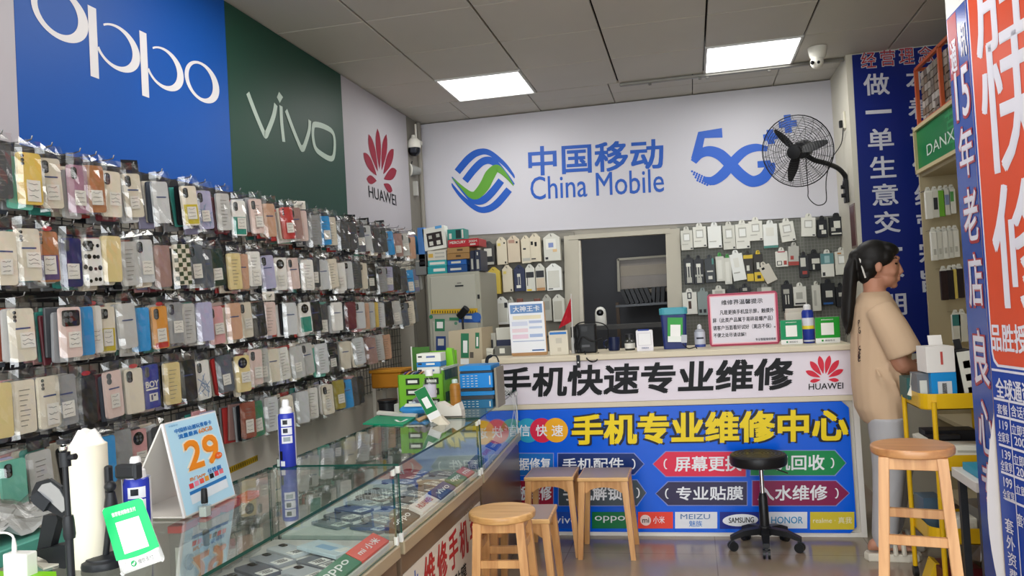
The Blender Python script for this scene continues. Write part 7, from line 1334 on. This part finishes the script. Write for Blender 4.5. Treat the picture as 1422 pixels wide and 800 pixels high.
# arms, hands with five fingers
def hand(mb, w, d, s):
    d = d.normalized(); up = V((0, 0, 1)); side = d.cross(up).normalized()*s; nrm_ = side.cross(d)*s
    mb.ball(w+d*0.045, (0.045, 0.02, 0.036), SK, R=d.to_track_quat('X', 'Z').to_matrix())
    for k, (o_, L_) in enumerate(((0.028, 0.066), (0.010, 0.074), (-0.008, 0.070), (-0.025, 0.055))):
        p0 = w+d*0.07+up*o_*0.9; mb.tube([p0, p0+d*L_*0.5+side*0.006, p0+d*L_*0.8+side*0.022, p0+d*L_*0.95+side*0.038], [0.0095, 0.0088, 0.008, 0.0065], SK, 8)
    mb.tube([w+d*0.03+up*0.028, w+d*0.055+up*0.05+side*0.015, w+d*0.085+up*0.055+side*0.03], [0.011, 0.010, 0.0075], SK, 8)
for s in (-1, 1):
    sh_, el, wr_ = wp(1213, 430, s*0.165), wp(1237, 500, s*0.205), wp(1264, 511, s*0.12-0.03)
    limb(b, [(sh_, .055), (sh_.lerp(el, 0.5), .047), (el, .041), (el.lerp(wr_, 0.35), .040), (wr_, .026)], SK); hand(b, wr_, (wr_-el)+V((0.02, -0.05*s, -0.02)), -s)
b.build('body', pe_, remesh=0.0055, sub=5)
# T-shirt, sleeves
s_ = MB(); s_.loft([er(1196, 1233, 405, 0.072), er(1190, 1237, 413, 0.14), er(1184.5, 1244, 425, 0.192), er(1182.5, 1255, 445, 0.205), er(1181.5, 1266, 468, 0.195), er(1181.5, 1264, 500, 0.185), er(1183, 1259, 535, 0.182), er(1187, 1258, 565, 0.187), er(1196, 1257, 582, 0.188), er(1202, 1256, 587, 0.180)], TEE)
for s in (-1, 1):
    a0, a1 = wp(1212, 428, s*0.150), wp(1242, 488, s*0.215); limb(s_, [(a0, .070), (a0.lerp(a1, 0.4)+V((0, s*0.02, 0)), .080), (a0.lerp(a1, 0.8)+V((0, s*0.01, 0)), .083), (a1, .084)], TEE, 18)
    d = (a1-a0).normalized()
qf = random.Random(3)
for k in range(7):   # soft folds
    y_ = -0.19-0.004*(k % 2); p0 = wp(1205+5*k, 505+9*(k % 3), y_); s_.tube([p0, p0+V((0.02, 0.02, -0.08)), p0+V((0.03+0.01*(k % 3), 0.045, -0.17))], [0.004, 0.011, 0.004], TEE, 8)
tee = s_.build('t_shirt', pe_, remesh=0.008, sub=6)
p_ = MB()
for dy, pth in ((-0.085, [(575, 1200, 1252, .115), (610, 1204, 1254, .108), (650, 1207, 1252, .095), (690, 1207, 1247, .083), (725, 1206, 1242, .075), (738, 1206, 1241, .073), (745, 1208, 1236, .062), (752, 1208, 1236, .058)]), (0.085, [(575, 1208, 1256, .115), (610, 1212, 1264, .108), (648, 1224, 1276, .095), (690, 1222, 1268, .083), (725, 1220, 1262, .075), (738, 1220, 1260, .073), (744, 1224, 1255, .062), (750, 1224, 1255, .058)])):
    p_.loft([er(x0, x1, py, r_, dy) for py, x0, x1, r_ in pth], PANT)
p_.build('trousers', pe_, remesh=0.009, sub=6)
# hair
h_ = MB(); h_.ball(wp(1213.5, 357), (0.100, 0.083, 0.092), HAIR, n=24); h_.ball(wp(1206, 366), (0.072, 0.077, 0.078), HAIR); h_.ball(wp(1202, 381), (0.042, 0.058, 0.055), HAIR); h_.ball(wp(1192, 356), (0.05, 0.04, 0.04), HAIR); h_.ball(wp(1231, 345.5), (0.062, 0.070, 0.036), HAIR, R=Ry(0.35)); h_.ball(wp(1226, 357, -0.05), (0.040, 0.030, 0.042), HAIR, R=Ry(0.5)); h_.ball(wp(1226, 357, 0.05), (0.040, 0.030, 0.042), HAIR, R=Ry(0.5))
h_.loft([er(1186, 1198, 351, 0.022), er(1178, 1194, 358, 0.032), er(1172, 1191, 372, 0.042), er(1170, 1190, 395, 0.048), er(1168, 1188, 420, 0.05), er(1168, 1186, 440, 0.044), er(1171, 1184, 453, 0.03), er(1176, 1181, 462, 0.008)], HAIR)
for k in range(9): dy = -0.03+0.0075*k; h_.tube([wp(1183, 362, dy), wp(1179-k % 3, 400, dy*1.3), wp(1177+k % 4, 440, dy*1.2), wp(1174+k % 5*1.5, 462+k % 3*3, dy)], [0.012, 0.016, 0.012, 0.003], HAIR, 8)
h_.build('hair', pe_, remesh=0.006, sub=3)
hb = MB(); hb.tube([wp(1190.5, 353), wp(1192, 359), wp(1194, 368), wp(1197, 378)], [0.006, 0.008, 0.007, 0.004], mat('d5d2cc', 0.5), 8).tube([wp(1190, 353, -0.03), wp(1192, 362, -0.05), wp(1196, 378, -0.055), wp(1199, 386, -0.05)], 0.0045, mat('d5d2cc', 0.5), 8); hb.build('hair_band', pe_)
ey = MB()
for s in (-1, 1): ey.ball(wp(1241.5, 366.5, s*0.036), (0.010, 0.012, 0.0055), mat('1c1512', 0.3)); ey.tube([wp(1236, 360, s*0.05), wp(1241, 358.5, s*0.045), wp(1245, 360, s*0.03)], 0.0028, HAIR, 6)
ey.build('eyes', pe_)
# printed letters on the back of the shirt
pr = MB(); ink = mat('3a2a2a', 0.7)
for ch, px, py, ro in (('P', 1179, 499, -0.5), ('L', 1183, 501, 0.35), ('E', 1186, 496, 0.5), ('S', 1189, 490, 0.7), ('P', 1182, 453, 0.3), ('G', 1184.5, 463, 0.2)):
    c0 = wp(px, py, -0.10); U = V((0.022*math.cos(ro), -0.012, 0.022*math.sin(ro))); W_ = V((-0.03*math.sin(ro), 0, 0.034)); pr.text(ch, ink, c0, U, W_, 0.02)
pr.stroke([wp(1179+3.2*math.cos(a), 478+16*math.sin(a), -0.10) for a in [k*PI/6-PI/2 for k in range(7)]], 0.008, mat('8a4a44', 0.7), (0, -1, 0))
lo = pr.build('shirt_print', pe_); sw = lo.modifiers.new('w', 'SHRINKWRAP'); sw.target = tee; sw.offset = 0.003
# sandals
for k, (dy, pxh) in enumerate(((-0.085, 1219), (0.085, 1238))):
    e = wp(pxh, 752, dy); o_ = [(-0.085, 0.0), (-0.07, 0.032), (-0.01, 0.036), (0.06, 0.044), (0.12, 0.05), (0.165, 0.04), (0.185, 0.012), (0.185, -0.012), (0.165, -0.04), (0.12, -0.05), (0.06, -0.044), (-0.01, -0.036), (-0.07, -0.032)]
    s_ = MB().loft([[(e.x+x*sc_, PYW+dy+y*sc_, z) for x, y in o_] for sc_, z in ((0.96, 0.0), (1.0, 0.006), (1.0, 0.030), (0.97, 0.038))], mat('d9d3c4', 0.5), False); s_.build('sandal_sole', pe_)
    st2 = MB()
    for x in (0.055, 0.095): st2.tube([(e.x+x, PYW+dy+0.05*math.cos(a), 0.036+0.07*math.sin(a)*(1 if x < 0.08 else 0.85)) for a in [j*PI/8 for j in range(9)]], 0.012, mat('cfc8b8', 0.5), 8)
    st2.build('sandal_strap', pe_)
